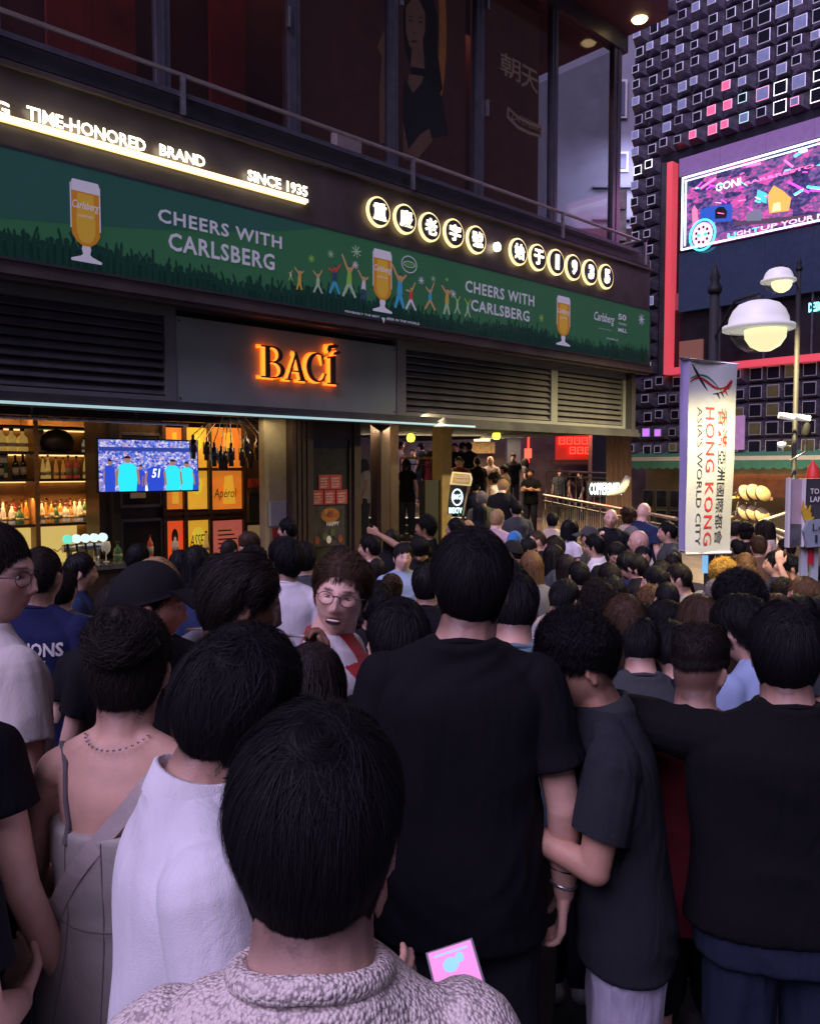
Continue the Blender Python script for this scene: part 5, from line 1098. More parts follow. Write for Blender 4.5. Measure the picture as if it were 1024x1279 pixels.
def head_sculpt(smile=0.0, nose=1.0):
    D, F = sphere_dirs(120, 90); P = head_base(D); x, y, z = P[:,0].copy(), P[:,1].copy(), P[:,2].copy()
    fr = np.clip((D[:,1]-0.05)/0.3, 0, 1); d = np.zeros(len(P)); ax = np.abs(x)
    d += 0.004*g2(ax,z,0.022,0.020,0.026,0.008)                     # brow ridge
    d -= 0.0105*g2(ax,z,0.031,0.001,0.016,0.011)                    # eye sockets
    d += 0.0045*g2(ax,z,0.031,-0.001,0.010,0.0065)                  # lids
    d += nose*(0.007*g2(x,z,0,0.002,0.008,0.016)+0.013*g2(x,z,0,-0.018,0.008,0.016)+0.019*g2(x,z,0,-0.036,0.0105,0.011)+0.010*g2(ax,z,0.0125,-0.041,0.007,0.0065))
    d += 0.004*g2(ax,z,0.044,-0.018,0.017,0.014)*(1+smile)           # cheeks
    w = 0.021+0.006*smile
    d += 0.0065*g2(x,z,0,-0.062+0.001*smile,w,0.0045)+0.0070*g2(x,z,0,-0.073-0.004*smile,w*0.85,0.005)
    d -= 0.0050*g2(x,z,0,-0.0675-0.002*smile,w*1.05,0.0025+0.003*smile)*(1+1.6*smile)
    d -= 0.004*g2(x,z,0,-0.083-0.003*smile,0.02,0.006); d += 0.008*g2(x,z,0,-0.101,0.018,0.012)
    d -= 0.003*g2(ax,z,0.03,-0.06,0.010,0.02)
    P[:,1] += d*fr
    return P, F
def ear_mesh(s):
    D, F = sphere_dirs(20, 14); P = D*np.array([0.0075, 0.017, 0.030])
    rim = (D[:,1]**2+D[:,2]**2); inner = np.clip((0.55-rim)/0.55, 0, 1)*(D[:,0]*s > 0)
    P[:,0] -= s*0.006*inner; P[:,1] *= np.where(D[:,2] < 0, 0.78, 1.08)
    M_ = Matrix.Translation((s*0.0795, -0.008, -0.012)) @ Matrix.Rotation(s*R(-24), 4, 'Z') @ Matrix.Rotation(R(-10), 4, 'X')
    return xform(P, M_), F
def xform(P, M_):
    A = np.array(M_); return P @ A[:3,:3].T + A[:3,3]
def rc(p0, r0, p1, r1, seg=14, flat=None):
    """tapered capsule; flat=(vector, factor) squeezes along a direction"""
    p0, p1 = np.array(p0, float), np.array(p1, float); d = p1-p0; L = np.linalg.norm(d); d = d/max(L,1e-6)
    up = np.array([0,0,1.0]) if abs(d[2]) < 0.9 else np.array([0,1.0,0]); a = np.cross(d, up); a /= np.linalg.norm(a); b = np.cross(d, a)
    rings = []
    for k in range(1, 4): t = math.pi/2*(1-k/4+0); rings.append((p0-d*r0*math.sin(t), r0*math.cos(t)))
    rings.append((p0, r0)); rings.append((p1, r1))
    for k in range(1, 4): t = math.pi/2*k/4; rings.append((p1+d*r1*math.sin(t), r1*math.cos(t)))
    V = [p0-d*r0]
    for c, r_ in rings:
        for k in range(seg): t = 2*math.pi*k/seg; V.append(c+(a*math.cos(t)+b*math.sin(t))*r_)
    V.append(p1+d*r1); n = len(V)-1; F = []
    for k in range(seg): q = (k+1)%seg; F.append([0,1+q,1+k]); F.append([n,n-seg+k,n-seg+q])
    for j in range(len(rings)-1):
        for k in range(seg): q = (k+1)%seg; A_ = 1+j*seg; B_ = A_+seg; F.append([A_+k,A_+q,B_+q,B_+k])
    V = np.array(V)
    if flat is not None:
        v = np.array(flat[0], float); v /= np.linalg.norm(v); c = (p0+p1)/2; V = V - np.outer((V-c)@v, v)*(1-flat[1])
    return V, F
def densify(secs, n=4):
    A = np.array(secs, float); out = []
    for i in range(len(A)-1):
        p0 = A[max(i-1,0)]; p1 = A[i]; p2 = A[i+1]; p3 = A[min(i+2,len(A)-1)]
        for k in range(n):
            t = k/n; out.append(0.5*((2*p1)+(-p0+p2)*t+(2*p0-5*p1+4*p2-p3)*t*t+(-p0+3*p1-3*p2+p3)*t**3))
    out.append(A[-1]); return [tuple(o) for o in out]
def loft(secs, seg=28, ex=2.25):
    secs = densify(secs)
    V = []; 
    for (cx, cy, z, rx, ry) in secs:
        for k in range(seg):
            t = 2*math.pi*k/seg; c, s_ = math.cos(t), math.sin(t)
            V.append((cx+rx*math.copysign(abs(c)**(2/ex), c), cy+ry*math.copysign(abs(s_)**(2/ex), s_), z))
    n = len(secs); F = [[i*seg+k, i*seg+(k+1)%seg, (i+1)*seg+(k+1)%seg, (i+1)*seg+k] for i in range(n-1) for k in range(seg)]
    F.append(list(range(seg))[::-1]); F.append([(n-1)*seg+k for k in range(seg)]); return np.array(V), F
def ell(c, r, M_=None, nu=20, nv=14):
    D, F = sphere_dirs(nu, nv); P = D*np.array(r)
    if M_ is not None: P = xform(P, M_.to_4x4())
    return P+np.array(c), F
def union(prims, vox, smooth=4, dec=None, name='body', keep=None):
    vs, fs = [], []; o = 0
    for P, F in prims: vs.append(P); fs += [[i+o for i in f] for f in F]; o += len(P)
    me = bpy.data.meshes.new('u'); me.from_pydata(np.vstack(vs).tolist(), [], fs); me.update()
    ob = bpy.data.objects.new('u', me); COL.objects.link(ob)
    m = ob.modifiers.new('r', 'REMESH'); m.mode = 'VOXEL'; m.voxel_size = vox; m.use_smooth_shade = True
    if smooth: s_ = ob.modifiers.new('s', 'SMOOTH'); s_.factor = 0.5; s_.iterations = smooth
    if dec: d_ = ob.modifiers.new('d', 'DECIMATE'); d_.ratio = dec
    dg = bpy.context.evaluated_depsgraph_get(); out = bpy.data.meshes.new_from_object(ob.evaluated_get(dg)); out.name = name
    bpy.data.objects.remove(ob); bpy.data.meshes.remove(me)
    out.polygons.foreach_set('use_smooth', np.ones(len(out.polygons), bool))
    return out
def co(me): a = np.empty(len(me.vertices)*3, np.float32); me.vertices.foreach_get('co', a); return a.reshape(-1,3).astype(float)
def setco(me, P): me.vertices.foreach_set('co', np.asarray(P, np.float32).ravel()); me.update()
def normals(me): a = np.empty(len(me.vertices)*3, np.float32); me.vertices.foreach_get('normal', a); return a.reshape(-1,3).astype(float)
def wrinkle(me, amp=0.004, f=(9,9,5), seed=1, arms=None):
    P = co(me); amp = amp*WR; N_ = normals(me); q = P*np.array(f); w = vnoise(q+3*vnoise(P*3, seed)[:,None], seed)
    fold = 1-np.abs(w)*2; fold2 = vnoise(q*2.3+7, seed+5)
    setco(me, P+N_*(amp*(fold*0.9+0.4*fold2+0.55))[:,None])
WR = 1.9
def cut_mesh(me, keepf):
    P = co(me); k = keepf(P); fs = [list(p.vertices) for p in me.polygons if all(k[i] for i in p.vertices)]
    idx = sorted({i for f in fs for i in f}); mp = {a: b for b, a in enumerate(idx)}
    m2 = bpy.data.meshes.new(me.name); m2.from_pydata(P[idx].tolist(), [], [[mp[i] for i in f] for f in fs]); m2.polygons.foreach_set('use_smooth', np.ones(len(m2.polygons), bool)); m2.update(); bpy.data.meshes.remove(me); return m2
# ------------------------------------------------------------------ hand: palm, four unequal fingers, thumb
def hand(w, d, n, side, curl=0.5, s=1.0, spread=0.1, thumb=0.5):
    """w wrist, d finger direction, n palm normal (towards the gripping side), side=+1 right -1 left"""
    w = np.array(w, float); d = np.array(d, float); d /= np.linalg.norm(d); n = np.array(n, float); n -= d*(n@d); n /= np.linalg.norm(n)
    x = np.cross(d, n)*side                                # towards the thumb side
    out = [rc(w, 0.024*s, w+d*0.03*s, 0.024*s, 10, (n, 0.75))]
    fl = [0.072, 0.080, 0.075, 0.060]; off = [0.030, 0.010, -0.010, -0.029]
    for k in range(4):
        b0 = w+d*0.015*s+x*off[k]*0.6*s; kn = w+d*(0.088-0.004*abs(k-1))*s+x*off[k]*s
        out.append(rc(b0, 0.0135*s, kn, 0.0115*s, 8, (n, 0.95)))
        a = R(75)*curl; p = kn; L = fl[k]*s; dd = d+x*spread*(1.2-k)*0.3; dd /= np.linalg.norm(dd)
        for j, fr in enumerate((0.45, 0.32, 0.25)):
            ang = a*(0.7 if j == 0 else 1.0)*(j+0.6); v = dd*math.cos(ang)+n*math.sin(ang); q = p+v*L*fr
            out.append(rc(p, (0.0095-0.0009*j)*s, q, (0.0088-0.001*j)*s, 8)); p = q
    t0 = w+d*0.02*s+x*0.022*s; v = x*0.75+d*0.65+n*0.35*thumb; v /= np.linalg.norm(v); t1 = t0+v*0.040*s
    v2 = d*0.85+x*0.25*(1-thumb)+n*0.6*thumb; v2 /= np.linalg.norm(v2); t2 = t1+v2*0.030*s; t3 = t2+(v2+n*0.25*thumb)*0.024*s
    out += [rc(t0, 0.015*s, t1, 0.0115*s, 8), rc(t1, 0.011*s, t2, 0.0100*s, 8), rc(t2, 0.0100*s, t3, 0.0088*s, 8)]
    return out
# ------------------------------------------------------------------ hair
def ribbons(paths, width, taper=True, roll=0.0, nr=None):
    """paths (n,k,3) -> flat strands; width (n,) ; nr surface normals (n,3)"""
    n, k, _ = paths.shape; T = np.gradient(paths, axis=1); T /= np.linalg.norm(T, axis=2, keepdims=True)+1e-9
    if nr is None: nr = paths[:,0,:]/np.linalg.norm(paths[:,0,:],axis=1,keepdims=True)
    S_ = np.cross(T, nr[:,None,:]); S_ /= np.linalg.norm(S_, axis=2, keepdims=True)+1e-9
    if roll: 
        ang = (rng.random(n)-0.5)*2*roll; B_ = np.cross(S_, T); S_ = S_*np.cos(ang)[:,None,None]+B_*np.sin(ang)[:,None,None]
    w = np.linspace(1, 0.12, k) if taper else np.ones(k); w = w*np.minimum(1, np.linspace(0.5, 2.0, k))
    off = S_*(width[:,None,None]*w[None,:,None]*0.5)
    V = np.stack([paths-off, paths+off], axis=2).reshape(-1, 3)
    base = (np.arange(n)*k*2)[:,None]+(np.arange(k-1)*2)[None,:]; base = base.reshape(-1)
    return V, np.stack([base, base+1, base+3, base+2], axis=1)
rng = np.random.default_rng(4)
def hairline(D, style):
    """z of the hairline (m) by azimuth from the face"""
    az = np.degrees(np.arctan2(np.abs(D[:,0]), D[:,1]))
    if style == 'fringe': xp, fp = [0,35,55,75,88,100,118,150,180], [0.030,0.026,0.016,0.000,-0.018,0.008,-0.048,-0.092,-0.108]
    elif style == 'long': xp, fp = [0,25,45,60,75,100,120,180], [0.070,0.062,0.035,-0.02,-0.09,-0.12,-0.12,-0.12]
    elif style == 'fade2': xp, fp = [0,30,50,70,85,105,125,150,180], [0.058,0.052,0.040,0.030,0.026,0.022,0.008,-0.020,-0.035]
    elif style == 'fade': xp, fp = [0,30,50,70,85,105,125,180], [0.066,0.062,0.052,0.044,0.040,0.038,0.030,0.020]
    else: xp, fp = [0,30,50,68,82,97,115,150,180], [0.064,0.060,0.044,0.020,-0.012,0.014,-0.036,-0.088,-0.104]
    return np.interp(az, xp, fp)
HST = {  # thickness top, side, strand length, curl, messy
 'short': dict(t=0.022, s=0.010, L=0.045, curl=0.0, mess=0.25), 'fringe': dict(t=0.027, s=0.016, L=0.075, curl=0.0, mess=0.32, line='fringe'), 'floppy': dict(t=0.036, s=0.020, L=0.075, curl=0.002, mess=0.6), 'taper': dict(t=0.028, s=0.013, L=0.06, curl=0.0, mess=0.30),
 'curly': dict(t=0.040, s=0.010, L=0.042, curl=0.009, mess=0.9), 'perm': dict(t=0.040, s=0.030, L=0.05, curl=0.013, mess=1.2, line='fringe'),
 'curlytop': dict(t=0.036, s=0.018, L=0.05, curl=0.009, mess=0.9, line='fade2'), 'crop': dict(t=0.008, s=0.003, L=0.014, curl=0.0, mess=0.3), 'fade': dict(t=0.040, s=0.020, L=0.055, curl=0.002, mess=0.5, line='fade'),
 'long': dict(t=0.022, s=0.014, L=0.34, curl=0.0, mess=0.12, line='long'), 'bob': dict(t=0.026, s=0.022, L=0.17, curl=0.0, mess=0.10, line='long'),
 'bun': dict(t=0.020, s=0.006, L=0.07, curl=0.005, mess=0.9, line='short'), 'quiff': dict(t=0.034, s=0.012, L=0.055, curl=0.002, mess=0.4),
 'mop': dict(t=0.036, s=0.022, L=0.09, curl=0.003, mess=0.6, line='fringe')}
def thick(D, h, line):
    z = D[:,2]; top = np.clip((z+0.1)/0.7, 0, 1)
    return h['s']+(h['t']-h['s'])*top*top*(3-2*top)
def hair_mesh(style, N_=1500, width=0.004, K=5, seed=1, name='hair'):
    global rng
    rng = np.random.default_rng(seed); h = HST[style]; line = h.get('line', 'short')
    D, F = sphere_dirs(64, 44); P = head_base(D); z = P[:,2]; zl = hairline(D, line)
    m = np.clip((z-zl)/0.016+0.5, 0, 1); m = m*m*(3-2*m); th = thick(D, h, line)
    cl = vnoise(D*7, seed)*0.35+vnoise(D*16, seed+3)*0.2
    amp = 1+cl*(0.35+h['mess']*0.5); th = th*np.clip((z-zl)/0.060,0.12,1)**0.6 if style not in ('long','bob') else th
    Q = P+D*((th*0.80*amp)*m-0.007*(1-m))[:,None]
    verts = [Q]; quads = [f for f in F]; nbase = len(Q)
    extra = []
    if style in ('long', 'bob'):
        zb = -0.27 if style == 'long' else -0.13
        extra.append(ell((0,-0.045,zb*0.45), (0.083,0.058,abs(zb)*0.62+0.02)))
        for s_ in (-1,1): extra.append(rc((s_*0.066,-0.01,0.02),0.030,(s_*0.075,-0.015,zb*0.9),0.022))
    if style == 'bun': extra.append(ell((0.0,-0.078,0.078), (0.068,0.052,0.056)))
    for P_, F_ in extra:
        if style == 'bun': P_ = P_+ (P_-P_.mean(0))*(0.35*vnoise(P_*32, 5))[:,None]
        o = sum(len(v) for v in verts); verts.append(P_); quads += [[i+o for i in f] for f in F_]
    # strands
    d = rng.normal(size=(N_*5, 3)); d /= np.linalg.norm(d, axis=1, keepdims=True); B = head_base(d); keep = B[:,2] > hairline(d, line)-0.004+0.010*vnoise(d*14, seed+4)
    d = d[keep][:N_]; n = len(d); wh = np.array([0.12,-0.62,0.77]); wh /= np.linalg.norm(wh)
    if style == 'quiff': wh = np.array([0.0,0.75,0.5]); wh /= np.linalg.norm(wh)
    paths = np.zeros((n, K, 3)); L = h['L']*(0.55+0.75*rng.random(n)); cur = d.copy(); th0 = thick(d, h, line)*(0.72+0.22*rng.random(n))
    if style not in ('long','bob'):
        az_ = np.degrees(np.arctan2(np.abs(d[:,0]), d[:,1])); ed = np.clip((head_base(d)[:,2]-hairline(d, line))/0.05, 0.0, 1); back_ = np.clip((az_-70)/40,0,1)
        L = L*(1-back_*(1-np.clip(0.25+ed,0,1))*0.8)
    ph = rng.random(n)*6.28; clump = vnoise(d*9, seed+9)
    a0 = vnoise(d*6+5, seed+2)*1.1*h['mess']+ (rng.random(n)-0.5)*h['mess']*1.4
    nw = np.clip((d@wh-0.93)/0.05, 0, 1); a0 = a0+nw*(rng.random(n)-0.5)*5
    pos = None; fall = None; grav = np.array([0,0,-1.0])
    for k in range(K):
        r_ = head_base(cur); zc_ = np.clip((r_[:,2]-hairline(cur, line))/0.060,0.10,1)**0.6 if style not in ('long','bob') else 1.0; lift = th0*zc_*(1+0.22*clump)+0.006*h['mess']*rng.random(n)*k/K*2
        p = r_+cur*lift[:,None]
        zl = hairline(cur, line); below = (r_[:,2] < zl-0.004)
        if style in ('long','bob'): below = r_[:,2] < 0.0
        if pos is None: pos = p; off = np.zeros((n,3))
        else:
            step = L/(K-1)
            free = prevbelow
            p_fall = pos+grav*step[:,None]+np.stack([0.10*pos[:,0]*0, -0.004*np.ones(n), np.zeros(n)],1)*(1 if style in ('long','bob') else 0)
            if style not in ('long','bob'): p_fall = pos+(grav*0.9-cur*0.25)*np.minimum(step, 0.012)[:,None]
            p = np.where(free[:,None], p_fall, p)
        if h['curl']: 
            c_ = h['curl']; w_ = ph+k*2.1; p2 = p+np.stack([np.cos(w_)*c_, np.sin(w_*1.3)*c_, np.sin(w_)*c_],1)
        else: p2 = p
        paths[:,k] = p2; pos = p; prevbelow = below if k == 0 else (below | prevbelow)
        t = cur-wh; t -= cur*np.sum(t*cur,1,keepdims=True); t /= np.linalg.norm(t,axis=1,keepdims=True)+1e-6
        gt = grav-cur*(cur@grav)[:,None]; t = t*1.0+gt*0.55; t /= np.linalg.norm(t,axis=1,keepdims=True)+1e-6
        s_ = np.cross(cur, t); ca, sa = np.cos(a0)[:,None], np.sin(a0)[:,None]; t = t*ca+s_*sa
        cur = cur+t*(L/(K-1)/0.098)[:,None]; cur /= np.linalg.norm(cur,axis=1,keepdims=True)
    V, Qd = ribbons(paths, np.full(n, width)*(0.6+0.8*rng.random(n)), roll=0.7, nr=d)
    allV = [V]; allQ = [Qd]
    if style == 'bun':
        n2 = N_//4; c = np.array([0.0,-0.078,0.078]); ax = np.array([0,-0.7,0.7]); u = np.array([1,0,0]); v = np.cross(ax,u); pp = np.zeros((n2,K,3)); t0 = rng.random(n2)*6.28; ph2 = rng.random(n2)*math.pi
        for k in range(K):
            t = t0+k*0.45; rr_ = 0.064*np.sin(ph2)[:,None]+0.008; pp[:,k] = c+ (np.cos(t)[:,None]*u+np.sin(t)[:,None]*v)*rr_+ax*(0.052*np.cos(ph2))[:,None]+0.006*rng.normal(size=(n2,3))
        V2, Q2 = ribbons(pp, np.full(n2, width), roll=0.8, nr=(pp[:,0]-c)/0.05); Q2 = Q2+len(V); allV.append(V2); allQ.append(Q2)
    if style in ('long','bob'):     # falling curtain behind and beside the neck
        n2 = int(N_*0.7); zb = -0.27 if style == 'long' else -0.13; th_ = rng.uniform(-2.2, 2.2, n2); pp = np.zeros((n2,K,3)); ln = rng.uniform(0.8,1.12,n2)
        for k in range(K):
            f_ = k/(K-1); pp[:,k,0] = np.sin(th_)*(0.094-0.010*f_)+0.006*np.sin(ph[:n2] if len(ph)>=n2 else rng.random(n2)*6)*f_; pp[:,k,1] = -np.cos(th_)*(0.078+0.012*math.sin(f_*3))-0.018; pp[:,k,2] = 0.02+(zb*ln-0.02)*f_
        nr_ = np.stack([np.sin(th_), -np.cos(th_), np.zeros(n2)],1); V2, Q2 = ribbons(pp, np.full(n2,width*1.3), roll=0.5, nr=nr_); Q2 = Q2+sum(len(v) for v in allV); allV.append(V2); allQ.append(Q2)
    o = sum(len(v) for v in verts); SV = np.vstack(allV); SQ = np.vstack(allQ)+o
    AV = np.vstack(verts+[SV])
    me = bpy.data.meshes.new(name)
    loops = []; starts = []; c0 = 0
    for f in quads: loops += f; starts.append(c0); c0 += len(f)
    loops = np.concatenate([np.array(loops), SQ.reshape(-1)]).astype(np.int32); starts = np.concatenate([np.array(starts), c0+4*np.arange(len(SQ))]).astype(np.int32)
    me.vertices.add(len(AV)); me.vertices.foreach_set('co', AV.astype(np.float32).ravel())
    me.loops.add(len(loops)); me.loops.foreach_set('vertex_index', loops)
    me.polygons.add(len(starts)); me.polygons.foreach_set('loop_start', starts)
    me.update(calc_edges=True); me.polygons.foreach_set('use_smooth', np.ones(len(starts), bool)); me.validate(); me.update()
    return me
def hairmat(col):
    key = 'hair_%d_%d_%d' % tuple(int(c*999) for c in col)
    if key in bpy.data.materials: return bpy.data.materials[key]
    m = bpy.data.materials.new(key); m.use_nodes = True; n = m.node_tree.nodes; l = m.node_tree.links; b = n['Principled BSDF']
    g = n.new('ShaderNodeNewGeometry'); mr = n.new('ShaderNodeMapRange'); mr.inputs[3].default_value = 0.75; mr.inputs[4].default_value = 1.3; l.new(g.outputs['Random Per Island'], mr.inputs[0])
    v = n.new('ShaderNodeVectorMath'); v.operation = 'SCALE'; v.inputs[0].default_value = col; l.new(mr.outputs[0], v.inputs['Scale']); l.new(v.outputs[0], b.inputs['Base Color'])
    b.inputs['Roughness'].default_value = 0.62; b.inputs['Specular IOR Level'].default_value = 0.20
    return m
def skinmat(col):
    key = 'skin_%d_%d_%d' % tuple(int(c*999) for c in col)
    if key in bpy.data.materials: return bpy.data.materials[key]
    m = bpy.data.materials.new(key); m.use_nodes = True; n = m.node_tree.nodes; l = m.node_tree.links; b = n['Principled BSDF']
    at = n.new('ShaderNodeAttribute'); at.attribute_name = 'tint'; tc = n.new('ShaderNodeTexCoord'); t = n.new('ShaderNodeTexNoise'); t.inputs['Scale'].default_value = 14; t.inputs['Detail'].default_value = 6
    l.new(tc.outputs['Object'], t.inputs['Vector']); mr = n.new('ShaderNodeMapRange'); mr.inputs[1].default_value = 0.3; mr.inputs[2].default_value = 0.7; mr.inputs[3].default_value = 0.86; mr.inputs[4].default_value = 1.1; l.new(t.outputs[0], mr.inputs[0])
    v = n.new('ShaderNodeVectorMath'); v.operation = 'MULTIPLY'; v.inputs[0].default_value = col; l.new(at.outputs['Color'], v.inputs[1])
    v2 = n.new('ShaderNodeVectorMath'); v2.operation = 'SCALE'; l.new(v.outputs[0], v2.inputs[0]); l.new(mr.outputs[0], v2.inputs['Scale']); l.new(v2.outputs[0], b.inputs['Base Color'])
    b.inputs['Roughness'].default_value = 0.5; b.inputs['Specular IOR Level'].default_value = 0.4; b.inputs['Subsurface Weight'].default_value = 0.12; b.inputs['Subsurface Radius'].default_value = (0.02,0.008,0.004); b.inputs['Subsurface Scale'].default_value = 0.5
    t2 = n.new('ShaderNodeTexNoise'); t2.inputs['Scale'].default_value = 260; l.new(tc.outputs['Object'], t2.inputs['Vector']); bp = n.new('ShaderNodeBump'); bp.inputs['Strength'].default_value = 0.15; bp.inputs['Distance'].default_value = 0.004; l.new(t2.outputs[0], bp.inputs['Height']); l.new(bp.outputs[0], b.inputs['Normal'])
    return m
def clothmat(col, kind='knit'):
    key = 'cloth_%s_%d_%d_%d' % ((kind,)+tuple(int(c*999) for c in col))
    if key in bpy.data.materials: return bpy.data.materials[key]
    m = mat(key, col, 0.88, vary=0.14, scale=5, spec=0.25); n = m.node_tree.nodes; l = m.node_tree.links; b = n['Principled BSDF']
    b.inputs['Sheen Weight'].default_value = 0.10 if max(col) > 0.1 else 0.0; b.inputs['Specular IOR Level'].default_value = 0.25 if max(col) > 0.1 else 0.12; b.inputs['Sheen Roughness'].default_value = 0.5
    tc = n.new('ShaderNodeTexCoord'); w = n.new('ShaderNodeTexNoise'); w.inputs['Scale'].default_value = 9; w.inputs['Detail'].default_value = 3; w.inputs['Distortion'].default_value = 1.2
    mp = n.new('ShaderNodeMapping'); mp.inputs['Scale'].default_value = (1.6,1.6,0.6); l.new(tc.outputs['Object'], mp.inputs[0]); l.new(mp.outputs[0], w.inputs['Vector'])
    f = n.new('ShaderNodeTexNoise'); f.inputs['Scale'].default_value = 420; l.new(tc.outputs['Object'], f.inputs['Vector'])
    b1 = n.new('ShaderNodeBump'); b1.inputs['Strength'].default_value = 0.35; b1.inputs['Distance'].default_value = 0.014; l.new(w.outputs[0], b1.inputs['Height'])
    b2 = n.new('ShaderNodeBump'); b2.inputs['Strength'].default_value = 0.35; b2.inputs['Distance'].default_value = 0.003; l.new(f.outputs[0], b2.inputs['Height']); l.new(b1.outputs[0], b2.inputs['Normal']); l.new(b2.outputs[0], b.inputs['Normal'])
    if kind == 'sweater':
        vo = n.new('ShaderNodeTexVoronoi'); vo.inputs['Scale'].default_value = 230; mp2 = n.new('ShaderNodeMapping'); mp2.inputs['Scale'].default_value = (1,1,0.7); l.new(tc.outputs['Object'], mp2.inputs[0]); l.new(mp2.outputs[0], vo.inputs['Vector'])
        ns_ = n.new('ShaderNodeTexNoise'); ns_.inputs['Scale'].default_value = 70; ns_.inputs['Detail'].default_value = 3; l.new(tc.outputs['Object'], ns_.inputs['Vector'])
        ml = n.new('ShaderNodeMath'); ml.operation = 'ADD'; l.new(vo.outputs['Distance'], ml.inputs[0]); l.new(ns_.outputs[0], ml.inputs[1])
        b3 = n.new('ShaderNodeBump'); b3.inputs['Strength'].default_value = 1.0; b3.inputs['Distance'].default_value = 0.0035; b3.invert = True; l.new(ml.outputs[0], b3.inputs['Height']); l.new(b2.outputs[0], b3.inputs['Normal']); l.new(b3.outputs[0], b.inputs['Normal'])
        cr = n.new('ShaderNodeValToRGB'); cr.color_ramp.elements[0].position = 0.87; cr.color_ramp.elements[0].color = tuple(col)+(1,); cr.color_ramp.elements[1].position = 1.0; cr.color_ramp.elements[1].color = (col[0]*0.55,col[1]*0.53,col[2]*0.55,1); ml2 = n.new('ShaderNodeMath'); ml2.operation = 'MULTIPLY'; ml2.inputs[1].default_value = 0.80; l.new(ml.outputs[0], ml2.inputs[0]); l.new(ml2.outputs[0], cr.inputs[0]); l.new(cr.outputs[0], b.inputs['Base Color'])
    if kind == 'denim':
        f.inputs['Scale'].default_value = 300
    return m
# ------------------------------------------------------------------ poses (person space: facing +y, own right = +x, crown at 1.74)
def A3(*a): return np.array(a, float)
POSES = {
 'rest':  dict(R=((.235,-.02,1.13),(.255,.07,.90),(.05,.15,-1),(-1,0,0)), L=((-.235,-.02,1.13),(-.255,.07,.90),(-.05,.15,-1),(1,0,0))),
 'turn_l': dict(yaw=48, like='rest'), 'turn_r': dict(yaw=-48, like='rest'),
 'down':  dict(pitch=-26, like='rest'),
 'phone': dict(pitch=-28, R=((.235,.03,1.14),(.10,.27,1.17),(-.4,.5,.7),(-.5,-.2,.6)), L=((-.235,.03,1.14),(-.10,.27,1.15),(.4,.5,.7),(.5,-.2,.6)), curl=0.8),
 'cross': dict(R=((.245,.02,1.14),(-.02,.20,1.17),(-1,.1,.1),(0,-1,0)), L=((-.245,.02,1.14),(.04,.23,1.20),(1,0,.1),(0,-1,0)), curl=0.4),
 'drink': dict(R=((.24,.06,1.15),(.13,.26,1.33),(-.2,.3,1),(-1,0,.1)), L=((-.235,-.02,1.13),(-.25,.08,.90),(-.05,.15,-1),(1,0,0)), curl=0.8),
 'point': dict(R=((.235,-.02,1.13),(.255,.07,.90),(.05,.15,-1),(-1,0,0)), L=((-.20,.24,1.40),(-.16,.48,1.52),(.1,1,.3),(1,0,0)), curl=0.3, pitch=4),
 'raise': dict(R=((.235,-.02,1.13),(.255,.07,.90),(.05,.15,-1),(-1,0,0)), L=((-.33,.14,1.44),(-.36,.24,1.68),(-.05,.1,1),(1,0,0)), curl=0.4, pitch=12),
}
def skeleton(pose):
    p = dict(POSES[pose]) if isinstance(pose, str) else dict(pose)
    if 'like' in p: q = dict(POSES[p['like']]); q.update(p); p = q
    for k in ('yaw','pitch','roll'): p.setdefault(k, 0)
    for k in 'RL': p.setdefault(k, POSES['rest'][k])
    p.setdefault('curl', 0.35); p.setdefault('lean', 0)
    return p
